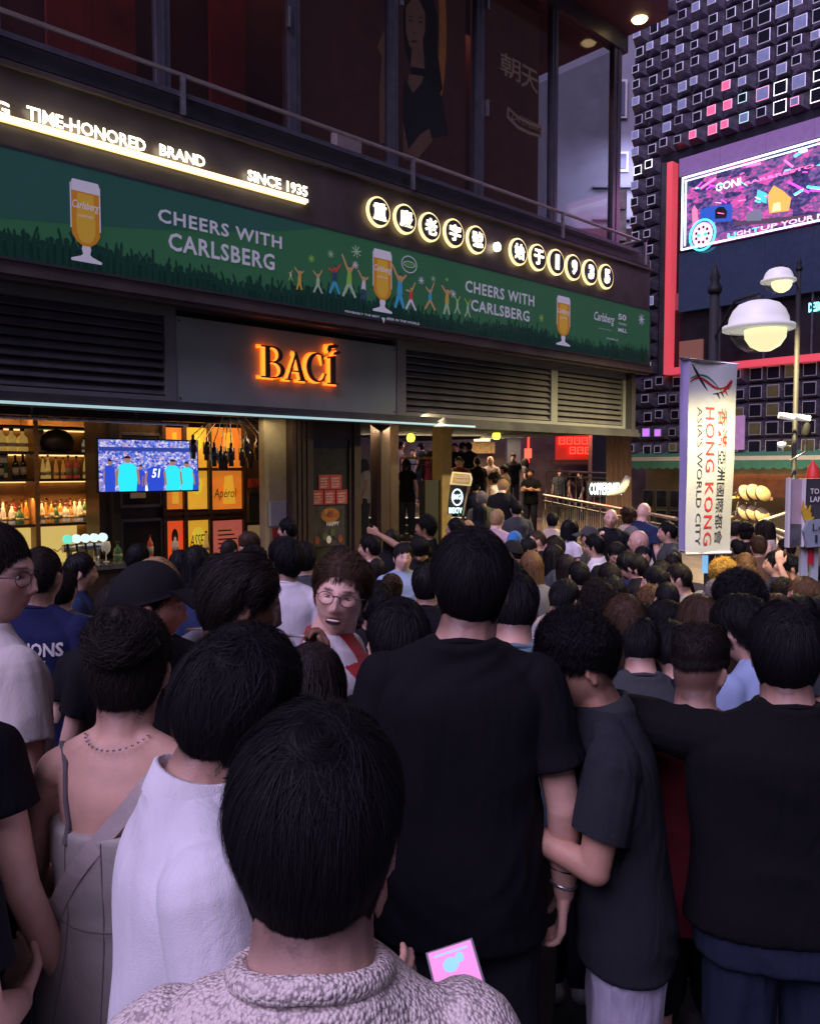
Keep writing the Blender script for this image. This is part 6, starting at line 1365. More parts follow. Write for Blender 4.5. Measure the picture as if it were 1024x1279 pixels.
def build_person(pose='rest', sex='m', top='tee', vox=0.011, dec=0.5, smile=0, seed=1, bottoms='trousers', girth=1.0, collar=True, sm=3, hvox=None, bald=False):
    p = skeleton(pose); f = sex == 'f'; sh = p.get('sh', 0.152 if f else 0.175); gx = girth*(0.88 if f else 1.0)
    piv = Vector((p.get('hx', 0), 0.004, 1.474)); Rh = Matrix.Rotation(R(p['yaw']),4,'Z') @ Matrix.Rotation(R(p['pitch']),4,'X') @ Matrix.Rotation(R(p['roll']),4,'Y')
    Mh = Matrix.Translation(piv) @ Rh @ Matrix.Translation((0, 0.020, 0.119)) @ Matrix.Scale((0.97 if f else 1.0)*p.get('hd', 1.0), 4)
    hp, hf = head_sculpt(smile); prims = [(xform(hp, Mh), hf)]
    for s_ in (-1, 1): e, ef = ear_mesh(s_); prims.append((xform(e, Mh), ef))
    nr = 0.050 if f else 0.064
    nk = np.array(Mh @ Vector((0, -0.022, -0.045)))
    prims.append(rc((0,-0.022,1.44), nr*1.08, nk, nr*0.92)); prims.append(rc((0,-0.012,1.47), nr*0.98, np.array(Mh @ Vector((0,0.0,-0.055))), nr*0.85))
    tor = [(0,0,.84,.155*gx,.105),(0,0,.95,.162*gx,.11),(0,.0,1.09,(.125 if f else .150)*gx,.100),(0,.0,1.25,(.145 if f else .165)*gx,.108),(0,-.005,1.35,(.15 if f else .175)*gx,.105),(0,-.012,1.405,.138*gx,.082),(0,-.015,1.445,.085,.062),(0,-.015,1.465,.06,.055)]
    prims.append(loft(tor))
    for s_ in (-1,1):
        prims.append(rc((s_*.045,-.02,1.450),.036,(s_*sh*.93,-.012,1.388),.044)); 
        if f: prims.append(ell((s_*.062,.075,1.27),(.058,.055,.055)))
    arms = {}
    for s_, k in ((1,'R'),(-1,'L')):
        el, wr, hd, hn = [A3(*q) for q in p[k]]; S0 = A3(s_*sh, -.008, 1.380)
        if f: el = el*A3(.9,1,1); wr = wr*A3(.93,1,1)
        arms[k] = (S0, el, wr); a0 = 0.040 if f else 0.050
        prims += [rc(S0, a0*1.02, el, a0*0.78), rc(el, a0*0.80, el*0.45+wr*0.55, a0*0.74), rc(el*0.45+wr*0.55, a0*0.74, wr, a0*0.50)]
        prims += hand(wr, hd, hn, s_, p.get('curl'+k, p['curl']), 0.92 if f else 1.0, thumb=p.get('thumb', 0.5))
        hips = A3(s_*.088, 0, .88); kn = A3(s_*.10, .015, .50); an = A3(s_*.10, -.015, .09)
        prims += [rc(hips,.085,kn,.055), rc(kn,.056,an,.036)]
        if bottoms in ('shorts','dress'): prims.append(rc(an+A3(0,-.01,-.03),.032,an+A3(0,.14,-.055),.028))
    body = union(prims, vox, sm, dec, 'body')
    # pigment: lips, brows, lashes
    V = co(body); H = xform(V, Mh.inverted()); x, y, z = H[:,0], H[:,1], H[:,2]; ax = np.abs(x); fr = (y > 0.045)
    C = np.ones((len(V), 4), np.float32); 
    def mix(w, c): 
        w = (w*fr)[:,None]; C[:,:3] = C[:,:3]*(1-w)+np.array(c)*w
    mix(0.35*np.clip(g2(ax,z,0.045,-0.025,0.02,0.02),0,1), (1.05,0.72,0.68)); mix(0.3*np.clip(g2(x,z,0,-0.036,0.014,0.012),0,1), (1.05,0.75,0.7))
    mix(np.clip(1.5*g2(x,z,0,-0.0675-0.002*smile,0.021+0.005*smile,0.0085+0.003*smile)-0.35,0,0.75), (0.95,0.45,0.45))
    mix(np.clip(3*g2(ax,z,0.031,0.0225,0.018,0.0048)-0.8,0,0.9), (0.10,0.08,0.08)); 
    mix(np.clip(3.0*g2(ax,z,0.031,0.002,0.0135,0.0055)-1.0,0,0.95), (0.10,0.07,0.07))
    if smile: mix(np.clip(3*g2(x,z,0,-0.068,0.020,0.0052)-1.2,0,1), (0.15,0.03,0.03))
    nape = np.clip((z+0.128)/0.045, 0, 1)*np.clip((-y-0.005)/0.03, 0, 1)*np.clip((0.02-z)/0.01, 0, 1)*0.72
    if bald: nape *= 0
    else:
        dn_ = H/(np.linalg.norm(H,axis=1,keepdims=True)+1e-9); scal = np.clip((z-hairline(dn_, 'short')-0.002)/0.012, 0, 1)*(ax < 0.081)*0.84; nape = np.maximum(nape, scal)
    C[:,:3] = C[:,:3]*(1-nape[:,None])+np.array((0.10,0.08,0.08))*nape[:,None]
    ca = body.color_attributes.new('tint', 'FLOAT_COLOR', 'POINT'); ca.data.foreach_set('color', C.ravel())
    parts = {'body': body}; cv_ = vox*1.0
    # top
    loose = 1.0+(0.05 if top in ('tee','polo','jersey') else 0)
    e = 0.014; zb = p['hem'] if 'hem' in p else {'tee':.80,'jersey':.80,'polo':.80,'long':.82,'tank':.86,'jacket':.78,'dress':.62,'camisole':.9}.get(top, .82)
    T = [(0,0,zb,(.172*gx+e)*loose,.118+e),(0,0,.95,(.168*gx+e)*loose,.118+e),(0,0,1.09,((.135 if f else .160)*gx+e)*loose,.108+e),(0,0,1.25,((.150 if f else .172)*gx+e)*loose,.113+e),(0,-.006,1.35,((.152 if f else .182)*gx+e),.108+e)]
    if top in ('dress','camisole'):
        T = [(0,0,.46,.21,.17),(0,0,.75,.20,.155),(0,0,.92,.185,.135),(0,0,1.09,.138,.112),(0,0,1.22,.150,.118),(0,.0,1.295,.150,.118)]
        tp_ = [loft(T, 36, 2.1)]+[ell((s_*.062,.08,1.27),(.065,.06,.06)) for s_ in (-1,1)]
    else:
        T += [(0,-.013,1.405,.145*gx+e*.6,.088+e*.6),(0,-.017,1.450,.102,.076),(0,-.018,1.477,.076,.070)]
        tp_ = [loft(T, 32)]
        if f: tp_ += [ell((s_*.062,.082,1.27),(.068,.062,.064)) for s_ in (-1,1)]
        slv = []
        for s_, k in ((1,'R'),(-1,'L')):
            S0, el, wr = arms[k]; a0 = 0.040 if f else 0.050
            if top == 'tank': tp_.append(rc((s_*.06,-.018,1.445),.038,(s_*.12,-.012,1.405),.040)); continue
            tp_.append(rc((s_*.045,-.02,1.446),.042,(s_*sh*.94,-.010,1.376),.055))
            fr_ = p.get('sleeve', .60 if not f else .42); q = S0*(1-fr_)+el*fr_
            if top in ('long','sweater','jacket'):
                tp_ += [rc(S0,a0+.014,el,a0*.95+.006), rc(el,a0*.95+.006,wr*0.97+el*0.03,a0*.66+.006)]
            else:
                dv = (el-S0)/np.linalg.norm(el-S0); tp_.append(rc(S0+A3(-s_*.004,0,-.004),a0+.014,q+dv*.01,a0+.015)); slv.append((q, dv))
    tm = union(tp_, cv_, sm, dec, 'top'); wrinkle(tm, 0.0036, (5.5,5.5,3.2), seed)
    Q = co(tm)                                  # straight hems
    if top not in ('dress','camisole'):
        Q[:,2] = np.maximum(Q[:,2], zb-0.004)
        for q, dv in slv:
            w = Q-q; al = w@dv; rad = np.linalg.norm(w-al[:,None]*dv, axis=1); k = (al > 0) & (al < 0.10) & (rad < 0.074); Q[k] -= al[k][:,None]*dv
    else: Q[:,2] = np.clip(Q[:,2], 0.44, 1.325+0.03*np.clip(Q[:,1]/0.1,-1,1))
    setco(tm, Q)
    parts['top'] = tm
    if collar and top in ('tee','jersey','long','sweater','polo'):
        r_ = 0.070 if not f else 0.058; g = MB(); pts = []
        for k in range(29):
            t = 2*math.pi*k/28; pts.append((r_*math.sin(t)*1.03, -0.016+r_*0.95*math.cos(t), 1.470-0.018*math.cos(t)-0.006*abs(math.sin(t))+(0.014 if top == 'sweater' else 0)))
        if top == 'polo':
            vs = []; 
            for (px_, py_, pz_) in pts:
                dx, dy = px_, py_+0.018; vs += [(px_*0.98,py_,pz_-0.004),(px_*0.97,-0.018+dy*0.97,pz_+0.030),(px_*1.06,-0.018+dy*1.08,pz_+0.028),(px_*1.30,-0.018+dy*1.32,pz_-0.016)]
            n_ = len(pts); fs = [(4*i+j, 4*i+4+j, 4*i+5+j, 4*i+1+j) for i in range(n_-1) for j in range(3)]; g.add(vs, fs, 0, True)
        else: g.tube(pts, 0.008 if top != 'sweater' else 0.013, 10, cap=False)
        parts['collar'] = g.mesh('collar', [])
    if bottoms:
        W_ = .030; B_ = [loft([(0,0,.99,.160*gx+.010,.118),(0,0,.90,.170*gx+.008,.125),(0,0,.82,.168*gx+.006,.122)])]
        for s_ in (-1,1):
            hips = A3(s_*.088,0,.86); kn = A3(s_*.102,.012,.50); an = A3(s_*.105,-.012,.10)
            if bottoms == 'shorts': B_.append(rc(hips,.098,hips*.15+kn*.85,.088))
            else: B_ += [rc(hips,.098,kn,.076), rc(kn,.076,an,.062)]
        if bottoms != 'dress': bt = union(B_, cv_*1.15, sm, dec, 'trousers' if bottoms != 'shorts' else 'shorts'); wrinkle(bt, 0.0035, (6,6,5), seed+4); parts['bottoms'] = bt
        g = []
        for s_ in (-1,1): g.append(union([rc((s_*.105,-.06,.045),.042,(s_*.115,.13,.036),.034), rc((s_*.105,-.03,.07),.045,(s_*.105,.02,.06),.045)], 0.014, 2, 0.5, 'shoe'))
        parts['shoes'] = g
    parts['Mh'] = Mh; parts['arms'] = arms
    ln = p['lean']; parts['lean'] = lambda q: (q[0], q[1]+ln*max(0,q[2]-0.92)+ln*0.5*max(0,q[2]-0.92)**2, q[2]-0.5*ln*ln*max(0,q[2]-0.92))
    if ln:
        for nm in ('body', 'top', 'collar', 'bottoms'):
            if nm in parts: Q = co(parts[nm]); h = np.maximum(0, Q[:,2]-0.92); Q[:,1] += ln*h+ln*0.5*h*h; Q[:,2] -= 0.5*ln*ln*h; setco(parts[nm], Q)
        h = Mh.translation.z-0.92; parts['Mh'] = Matrix.Translation((0, ln*h+ln*0.5*h*h, -0.5*ln*ln*h)) @ Mh
    return parts
HC = {}
def hair_cached(style, N_=1500, width=0.0042, K=5, seed=1):
    k = (style, N_, seed)
    if k not in HC: HC[k] = hair_mesh(style, N_, width, K, seed)
    return HC[k]
def cap_mesh():
    D, F = sphere_dirs(48, 32); P = head_base(D); th = 0.012; Q = P+D*th; Q[:,2] = np.maximum(Q[:,2], 0.022+0.30*Q[:,1]); 
    me = bpy.data.meshes.new('crown'); me.from_pydata(Q.tolist(), [], F); me.polygons.foreach_set('use_smooth', np.ones(len(me.polygons), bool)); me.update()
    g = MB(); vs = []; nx, ny = 14, 6
    for lay in (0, -0.005):
        for j in range(ny+1):
            for i in range(nx+1):
                a = (i/nx-0.5)*R(118); r0 = 0.100; u = j/ny; x_ = math.sin(a)*(0.086+0.006*u); y_ = math.cos(a)*0.100*(1-u)+u*(0.100+0.085*max(0, math.cos(a*1.35))); vs.append((x_, y_, 0.056-0.030*u-0.030*(x_/0.086)**2*u*0.6+lay))
    n1 = (nx+1)*(ny+1); fs = []
    for j in range(ny):
        for i in range(nx):
            a = j*(nx+1)+i; fs.append((a, a+1, a+nx+2, a+nx+1)); fs.append((n1+a, n1+a+nx+1, n1+a+nx+2, n1+a+1))
    for i in range(nx): a = ny*(nx+1)+i; fs.append((a, a+1, n1+a+1, n1+a))
    g.add(vs, fs, 0, True); return me, g.mesh('brim', [])
PC = {}
HAIRC = dict(black=(0.0055,0.005,0.0065), dark=(0.013,0.009,0.008), brown=(0.045,0.024,0.014), lbrown=(0.13,0.07,0.03), blond=(0.34,0.22,0.10), yellow=(0.50,0.30,0.05), grey=(0.16,0.14,0.13))
SKIN = dict(light=(0.60,0.36,0.27), fair=(0.68,0.43,0.34), mid=(0.50,0.28,0.19), tan=(0.33,0.18,0.11), dark=(0.20,0.10,0.06))
def put_person(parts, label, loc, deg, scale, hair=None, hcol='black', skin='light', tcol=(0.02,0.02,0.025), bcol=(0.03,0.035,0.05), scol=(0.3,0.3,0.3), group=None, tkind='knit', hat=None, glasses=False, hscale=1.0, bkind='denim', topname='shirt', ccol=None, eyes=False):
    e = bpy.data.objects.new('person', None); COL.objects.link(e); e.empty_display_size = 0.2
    e.location = loc; e.rotation_euler = (0,0,R(deg)); e.scale = (scale,)*3; props(e, label, 'person', group)
    def ch(nm, me, m, par=None, M_=None):
        o = bpy.data.objects.new(nm, me); COL.objects.link(o); o.parent = par or e
        if not len(me.materials): me.materials.append(m)
        o.material_slots[0].link = 'OBJECT'; o.material_slots[0].material = m
        if M_ is not None: o.matrix_local = M_
        return o
    b = ch('body', parts['body'], skinmat(SKIN[skin])); t = ch(topname, parts['top'], clothmat(tcol, tkind))
    if 'collar' in parts: ch('collar', parts['collar'], clothmat(ccol or tcol, tkind), par=t)
    if 'bottoms' in parts: ch(parts['bottoms'].name.split('.')[0], parts['bottoms'], clothmat(bcol, bkind))
    for s_ in parts.get('shoes', []): ch('shoe', s_, clothmat(scol, 'knit'))
    Mh = parts['Mh'] @ Matrix.Scale(hscale, 4)
    if eyes:
        for s_ in (-1, 1): ch('eye', EYE, EYEM, M_=parts['Mh'] @ Matrix.Translation((s_*0.0305, 0.0722, 0.0)) @ Matrix.Diagonal((1.0,1.0,0.62,1)))
    if hair: ch('hair', hair, hairmat(HAIRC[hcol]), M_=Mh)
    if hat:
        c = ch('cap', CAP[0], clothmat(hat, 'knit'), M_=Mh @ Matrix.Scale(1.03, 4)); ch('brim', CAP[1], clothmat(hat, 'knit'), par=c)
    if glasses: 
        gl = ch('glasses', GLS, bpy.data.materials['specs'], M_=Mh)
    return e
CAP = cap_mesh()
mat('specs', (0.02,0.02,0.02), 0.25, 0.5)
g_ = MB()
for s_ in (-1,1):
    pts = [(s_*0.034+0.025*math.cos(t*0.524), 0.101-0.014*abs(s_*math.cos(t*0.524)*0.025+0.034)/0.05+0.002, -0.003+0.0195*math.sin(t*0.524)) for t in range(13)]
    g_.tube(pts, 0.0011, 6, cap=False); g_.tube([(s_*0.059,0.088,0.005),(s_*0.078,0.06,0.006),(s_*0.086,-0.01,0.006),(s_*0.083,-0.025,-0.008)], 0.0016, 5)
g_.tube([(-0.012,0.101,0.004),(0,0.104,0.007),(0.012,0.101,0.004)], 0.0016, 5); GLS = g_.mesh('glasses', [])

EYEM = bpy.data.materials.new('eye'); EYEM.use_nodes = True
_n = EYEM.node_tree.nodes; _l = EYEM.node_tree.links; _b = _n['Principled BSDF']; _t = _n.new('ShaderNodeTexCoord'); _s = _n.new('ShaderNodeSeparateXYZ'); _l.new(_t.outputs['Object'], _s.inputs[0])
_c = _n.new('ShaderNodeValToRGB'); _c.color_ramp.interpolation = 'CONSTANT'; _e = _c.color_ramp.elements; _e[0].color = (0.6,0.56,0.54,1); _e[1].position = 0.85; _e[1].color = (0.03,0.015,0.01,1)
_m = _n.new('ShaderNodeMath'); _m.operation = 'MULTIPLY'; _m.inputs[1].default_value = 1/0.0125; _l.new(_s.outputs['Y'], _m.inputs[0]); _l.new(_m.outputs[0], _c.inputs[0]); _l.new(_c.outputs[0], _b.inputs['Base Color']); _b.inputs['Roughness'].default_value = 0.12
_D, _F = sphere_dirs(20, 20); EYE = bpy.data.meshes.new('eye'); EYE.from_pydata((_D*0.0125).tolist(), [], _F); EYE.polygons.foreach_set('use_smooth', np.ones(len(EYE.polygons), bool)); EYE.update()
# ================================================================== the crowd
def place(px, ytop, d, deg, parts, label, s_rng=(0.87, 1.09), fix=None, **k):
    Mh = parts['Mh']; hs = k.get('hscale', 1.0); cr = Mh @ Vector((0, 0, 0.116+0.018))
    best = None
    for f_ in sorted([1+0.02*i for i in range(-14, 15)], key=lambda q: abs(q-1)):
        dd = d*f_; P = pt(px, ytop, dd); s_ = (P.z-gz(P.x, dd))/cr.z
        if fix or s_rng[0] <= s_ <= s_rng[1]: best = (P, dd, s_); break
        if best is None or abs(s_-1) < abs(best[2]-1): best = (P, dd, s_)
    P, dd, s_ = best
    if not (s_rng[0]-0.02 <= s_ <= s_rng[1]+0.02) and not fix: print('SCALE', px, ytop, d, round(s_, 2), label[:40])
    if not fix: s_ = max(s_rng[0]-0.02, min(s_rng[1]+0.02, s_))
    off = Matrix.Rotation(R(deg), 4, 'Z') @ Vector((cr.x, cr.y, 0))
    return put_person(parts, label, (P.x-off.x*s_, dd-off.y*s_, P.z-cr.z*s_), deg, s_, **k)
def extra(par, name, mb, m, sub=None):
    me = mb.mesh(name, m) if isinstance(mb, MB) else mb; o = bpy.data.objects.new(name, me); COL.objects.link(o); o.parent = sub or par; return o
def child(e, nm): return [c for c in e.children if c.name.split('.')[0] == nm][0]
WHITE = (0.66,0.66,0.68); BLACK = (0.0065,0.0065,0.009)
# ---- man in the knitted sweater, nearest to the camera
P_ = build_person(dict(pitch=-12, hd=1.01, sh=.150, R=((.22,.04,1.11),(.15,.25,1.10),(-.2,.7,.6),(-.6,-.1,.6)), L=((-.25,.02,1.13),(-.14,.24,1.10),(.3,.7,.5),(.6,-.1,.6)), curl=0.75), 'm', 'sweater', vox=0.006, dec=0.6, seed=2, girth=0.9)
A_ = place(396, 880, 0.86, 2, P_, 'man in a chunky cream knit sweater, black-haired head nearest in the foreground', fix=1, hair=hair_mesh('taper', 38000, 0.0008, 6, 41), tcol=(0.76,0.67,0.62), tkind='sweater', topname='sweater', skin='fair')
g = MB(); g.tube([(0.068*math.sin(t*0.35)*1.03,-0.016+0.066*math.cos(t*0.35),1.478-0.012*math.cos(t*0.35)) for t in range(-5,24)],0.0012,6,cap=False); extra(A_, 'necklace', g, M['brass'])
# ---- phone in his hands
a = pt(578, 1247, 1.02); t = Thing('phone', 'phone with a pink glowing screen held by the man in the knit sweater', 'phone', WORLD, a, rot=Matrix.Rotation(R(-26),4,'Y') @ Matrix.Rotation(R(-62),4,'X') @ Matrix.Rotation(R(12),4,'Z'))
def ph(m): return m
g = MB().box(-0.034,0.034,-0.004,0.004,-0.072,0.072); g.v = [(v[0]+a.x, v[1]+a.y, v[2]+a.z) for v in g.v]; t.part('case', g, M['steel'])
g = MB().box(-0.031,0.031,-0.0055,-0.0042,-0.069,0.069); g.v = [(v[0]+a.x, v[1]+a.y, v[2]+a.z) for v in g.v]; scr = t.part('screen', g, emi('phone_pink',(0.95,0.32,0.75),0.85))
g = MB().disc(-0.004,0.044,0.011,0.010,-0.0062,-0.0056,16,0); g.disc(0.010,0.050,0.006,0.007,-0.0066,-0.0063,12,0); g.box(-0.024,0.024,-0.0060,-0.0056,0.060,0.0625,0); g.v = [(v[0]+a.x, v[1]+a.y, v[2]+a.z) for v in g.v]; t.part('picture', g, emi('phone_blue',(0.35,0.75,0.85),0.8), sub=scr, kind='stuff')
# ---- man in the white shirt, left foreground
P_ = build_person(dict(lean=0.06, yaw=40, pitch=-18, roll=4, R=((.25,.05,1.10),(.16,.25,1.08),(-.2,.8,.4),(-1,0,0)), L=((-.27,.0,1.10),(-.20,.20,.96),(.3,.8,.1),(1,0,0)), sleeve=.85), 'm', 'polo', vox=0.006, dec=0.6, seed=5)
B_ = place(322, 792, 1.40, -70, P_, 'man in a white collared shirt with floppy black hair, left foreground', fix=1, hair=hair_mesh('floppy', 22000, 0.0012, 7, 52), tcol=(0.68,0.67,0.71), skin='light', ccol=(0.70,0.69,0.72), hscale=1.02)
Mh_ = P_['Mh']; g = MB()
for k in range(26):
    t_ = k/25*2*math.pi; c = (0.071*math.sin(t_), -0.016+0.067*math.cos(t_), 1.484-0.012*math.cos(t_)); g.lathe([(0,0.004),(0.0036,0.0),(0,-0.004)], P_['lean'](c), 6)
extra(B_, 'chain', g, M['brass'])
# ---- woman with updo and grey dress
P_ = build_person(dict(pitch=-4, yaw=6, R=((.225,.02,1.13),(.06,.20,1.13),(-1,.3,.1),(0,-1,0)), L=((-.24,-.01,1.13),(-.05,.19,1.10),(1,.3,.1),(0,-1,0))), 'f', 'dress', vox=0.006, dec=0.6, seed=8, bottoms='dress')
C_ = place(163, 758, 1.66, -4, P_, 'woman with a dark updo in a grey denim strap dress, bare back to the camera', fix=1, hair=hair_mesh('bun', 15000, 0.0014, 6, 61), hcol='dark', hscale=0.97, tcol=(0.36,0.33,0.30), skin='light', topname='dress', tkind='denim')
dsm = clothmat((0.11,0.10,0.105)); dress = child(C_, 'dress')
from mathutils.bvhtree import BVHTree
def bvh_of(*ms):
    vs, fs = [], []
    for me in ms: o_ = len(vs); vs += [v.co.copy() for v in me.vertices]; fs += [tuple(i+o_ for i in p.vertices) for p in me.polygons]
    return BVHTree.FromPolygons(vs, fs)
bvC = bvh_of(P_['body'], P_['top'])
def on_skin(p, lift=0.004):
    p = Vector(p); c = Vector((p.x*0.35, -0.01, p.z-0.03)); d_ = (p-c).normalized(); h = bvC.ray_cast(c+d_*0.6, -d_); return (h[0]+h[1]*lift) if h[0] else p
for s_ in (-1,1):
    g = MB().tube([on_skin(q) for q in ((s_*.085,-.125,1.28),(s_*.090,-.12,1.32),(s_*.097,-.112,1.36),(s_*.103,-.095,1.395),(s_*.105,-.06,1.42),(s_*.105,-.02,1.435),(s_*.10,.03,1.42),(s_*.09,.08,1.38),(s_*.085,.12,1.31))],0.005,8); st_ = extra(C_, 'shoulder_strap', g, dsm, sub=dress)
def band(pts, w, th, nfun):
    g = MB(); vs = []
    for i, p in enumerate(pts):
        p = Vector(p); d_ = (Vector(pts[min(i+1,len(pts)-1)])-Vector(pts[max(i-1,0)])).normalized(); n_ = Vector(nfun(p)).normalized(); s__ = d_.cross(n_).normalized()*w
        vs += [p-s__, p+s__, p+s__+n_*th, p-s__+n_*th]
    n = len(pts); fs = [(4*i+j, 4*i+(j+1)%4, 4*i+4+(j+1)%4, 4*i+4+j) for i in range(n-1) for j in range(4)]+[(3,2,1,0),(4*n-4,4*n-3,4*n-2,4*n-1)]
    return g.add(vs, fs, 0, False)
pts = [(.09,.03,1.43),(.11,-.05,1.432),(.085,-.10,1.39),(.03,-.12,1.33),(-.04,-.13,1.25),(-.11,-.12,1.17),(-.16,-.08,1.09),(-.18,0,1.02)]
pts = [on_skin(Vector(pts[i]).lerp(Vector(pts[i+1]), k/3), 0.006) for i in range(len(pts)-1) for k in range(3)]
for _k in range(4): pts = [pts[0]]+[(pts[i-1]+pts[i]*2+pts[i+1])/4 for i in range(1, len(pts)-1)]+[pts[-1]]
extra(C_, 'bag_strap', band(pts, 0.017, 0.004, lambda p: (p.x*0.6, -1 if p.y < 0.0 else 0.2, 0.25 if p.z > 1.38 else 0)), clothmat((0.42,0.36,0.34)))
g = MB()
for k in range(15): t_ = math.pi*(0.62+0.76*k/14); g.lathe([(0,0.0035),(0.0035,0),(0,-0.0035)], (0.066*math.sin(t_)*1.06,-0.022+0.066*math.cos(t_),1.487-0.030*-math.cos(t_)), 6)
extra(C_, 'necklace', g, M['steel'])
for x_ in (0.0, .085, -.085):
    extra(C_, 'seam', MB().tube([on_skin((x_*(1+0.4*k/9), -.12, 1.285-0.075*k), 0.0006) for k in range(10)],0.0013,5), clothmat((0.20,0.18,0.17)), sub=dress)
extra(C_, 'waist_seam', MB().tube([on_skin((0.13*math.sin(t), -0.12*math.cos(t), 1.105), 0.0006) for t in [(-1.4+2.8*k/16) for k in range(17)]],0.0016,5), clothmat((0.20,0.18,0.17)), sub=dress)
# ---- tall man in black T-shirt
P_ = build_person(dict(pitch=-7, yaw=-6, hx=0.022, R=((.235,-.03,1.10),(.245,.02,.87),(-.05,.12,-1),(-1,.1,0)), curl=0.45, sleeve=.66), 'm', 'tee', vox=0.006, dec=0.6, seed=11)
D_ = place(590, 662, 2.04, -3, P_, 'tall man in a black T-shirt with his back to the camera, centre foreground', fix=1, hair=hair_mesh('taper', 18000, 0.0012, 7, 71), tcol=BLACK, bcol=(0.02,0.02,0.025), skin='light', hscale=1.02)
wr = P_['arms']['R'][2]; el = P_['arms']['R'][1]; dv = (wr-el)/np.linalg.norm(wr-el)
for q, r_, nm, m_ in ((0.03,0.031,'bracelet',M['steel']),(0.075,0.034,'hair_tie',clothmat(BLACK))):
    c = wr-dv*q; g = MB().tube([tuple(c+A3(r_*math.cos(t*0.5),r_*math.sin(t*0.5),0.004*math.sin(t))) for t in range(14)],0.0035 if nm=='bracelet' else 0.0025,6,cap=False); extra(D_, nm, g, m_)
extra(D_, 'necklace', MB().tube([(0.071*math.sin(t*0.35),-0.016+0.067*math.cos(t*0.35),1.474-0.014*math.cos(t*0.35)) for t in range(6,13)],0.0012,6,cap=False), M['steel'])
# ---- curly-haired man in profile
P_ = build_person(dict(lean=0.12, pitch=-8, yaw=20, hd=1.04, R=((.245,.0,1.11),(.08,.13,1.20),(-.4,.5,.6),(-.5,-.2,.6)), L=((-.225,.08,1.12),(-.09,.28,1.17),(.4,.5,.6),(.5,-.2,.6)), curl=0.8, sleeve=.68), 'm', 'polo', vox=0.0055, dec=0.6, seed=14, bottoms='trousers')
E_ = place(710, 768, 2.07, 82, P_, 'curly-haired man in a dark grey polo shirt looking down in profile', fix=1, hair=hair_mesh('curlytop', 12000, 0.0018, 7, 82), tcol=(0.020,0.022,0.027), bcol=(0.42,0.40,0.50), skin='mid', ccol=(0.03,0.032,0.036), eyes=True)
# ---- big man in black, arm round his friend
P_ = build_person(dict(pitch=-6, yaw=-18, R=((.25,.06,1.13),(.13,.25,1.18),(-.3,.6,.6),(-1,0,0)), L=((-.40,.16,1.37),(-.47,.40,1.30),(-.5,.8,-.3),(0,.2,-1)), curl=0.5, sleeve=.9, hem=.90), 'm', 'tee', vox=0.006, dec=0.6, girth=1.22, seed=17)
F_ = place(984, 754, 2.02, -8, P_, 'big man in a black T-shirt and jeans with an arm round his friend', fix=1, hair=hair_mesh('taper', 15000, 0.0013, 7, 91), tcol=(0.006,0.006,0.007), bcol=(0.016,0.022,0.042), skin='light', hscale=1.02)
P_ = build_person(dict(pitch=-8, yaw=-30), 'm', 'tee', vox=0.007, dec=0.6, seed=19, bottoms='shorts')
place(878, 784, 2.35, -14, P_, 'man with a messy faded cut and maroon shirt held by the big man', fix=1, hair=hair_mesh('fade', 9000, 0.002, 6, 95), tcol=(0.13,0.012,0.02), bcol=BLACK, skin='light', hcol='dark')
# ---- left edge
P_ = build_person(dict(pitch=0, yaw=-52), 'm', 'tee', vox=0.006, dec=0.6, seed=22)
place(-12, 652, 2.15, -38, P_, 'man with glasses in a pale T-shirt turned in profile at the left edge', fix=1, hair=hair_mesh('short', 7000, 0.0018, 6, 99), hcol='dark', tcol=(0.50,0.46,0.44), skin='fair', glasses=True, eyes=True)
P_ = build_person('rest', 'f', 'tee', vox=0.009, dec=0.6, seed=23)
place(-100, 705, 1.55, -5, P_, 'woman with long light brown hair, cut off by the left edge', fix=1, hair=hair_mesh('long', 9000, 0.0018, 7, 103), hcol='lbrown', tcol=BLACK, skin='light')
P_ = build_person(dict(R=((.26,-.06,1.12),(.20,.14,1.02),(-.5,.8,.1),(-.6,0,.6)), L=POSES['rest']['L'], sleeve=.72), 'm', 'tee', vox=0.008, dec=0.6, seed=24)
place(-178, 800, 1.32, -6, P_, 'man in black at the lower left edge, only his bent arm in view', fix=1, hair=hair_cached('short', 2500), tcol=BLACK, bcol=(0.06,0.06,0.065), skin='light')
# ---- navy jersey
PJ = build_person('rest', 'm', 'tee', vox=0.007, dec=0.6, seed=26)
J_ = place(50, 679, 3.6, -6, PJ, 'man in a navy jersey with CHAMPIONS EUROPE on the back', fix=1, hair=hair_mesh('crop', 7000, 0.0018, 4, 107), hcol='dark', tcol=(0.012,0.016,0.06), skin='mid')
def on_back(e, parts, body, x0, x1, z0, z1, m, name='lettering', depth=0.016, **k):
    top = parts['top']; from mathutils.bvhtree import BVHTree
    bv = BVHTree.FromPolygons([v.co for v in top.vertices], [tuple(p.vertices) for p in top.polygons])
    if isinstance(body, MB): g = body
    else: g = text_mb(body, x0, x1, z0, z1, 0, 0, **k)
    out = []
    for v in g.v:
        h = bv.ray_cast(Vector((v[0], -1, v[2])), Vector((0,1,0))); out.append((v[0], (h[0].y if h[0] else -0.13)-0.0035, v[2]))
    g.v = out; extra(e, name, g, m, sub=child(e, 'shirt'))
lt = mat('print_white', (0.62,0.60,0.58), 0.6)
on_back(J_, PJ, 'CHAMPIONS', -.16, .16, 1.30, 1.355, lt, bold=0.03); on_back(J_, PJ, 'EUROPE', -.09, .10, 1.262, 1.285, lt, bold=0.03)
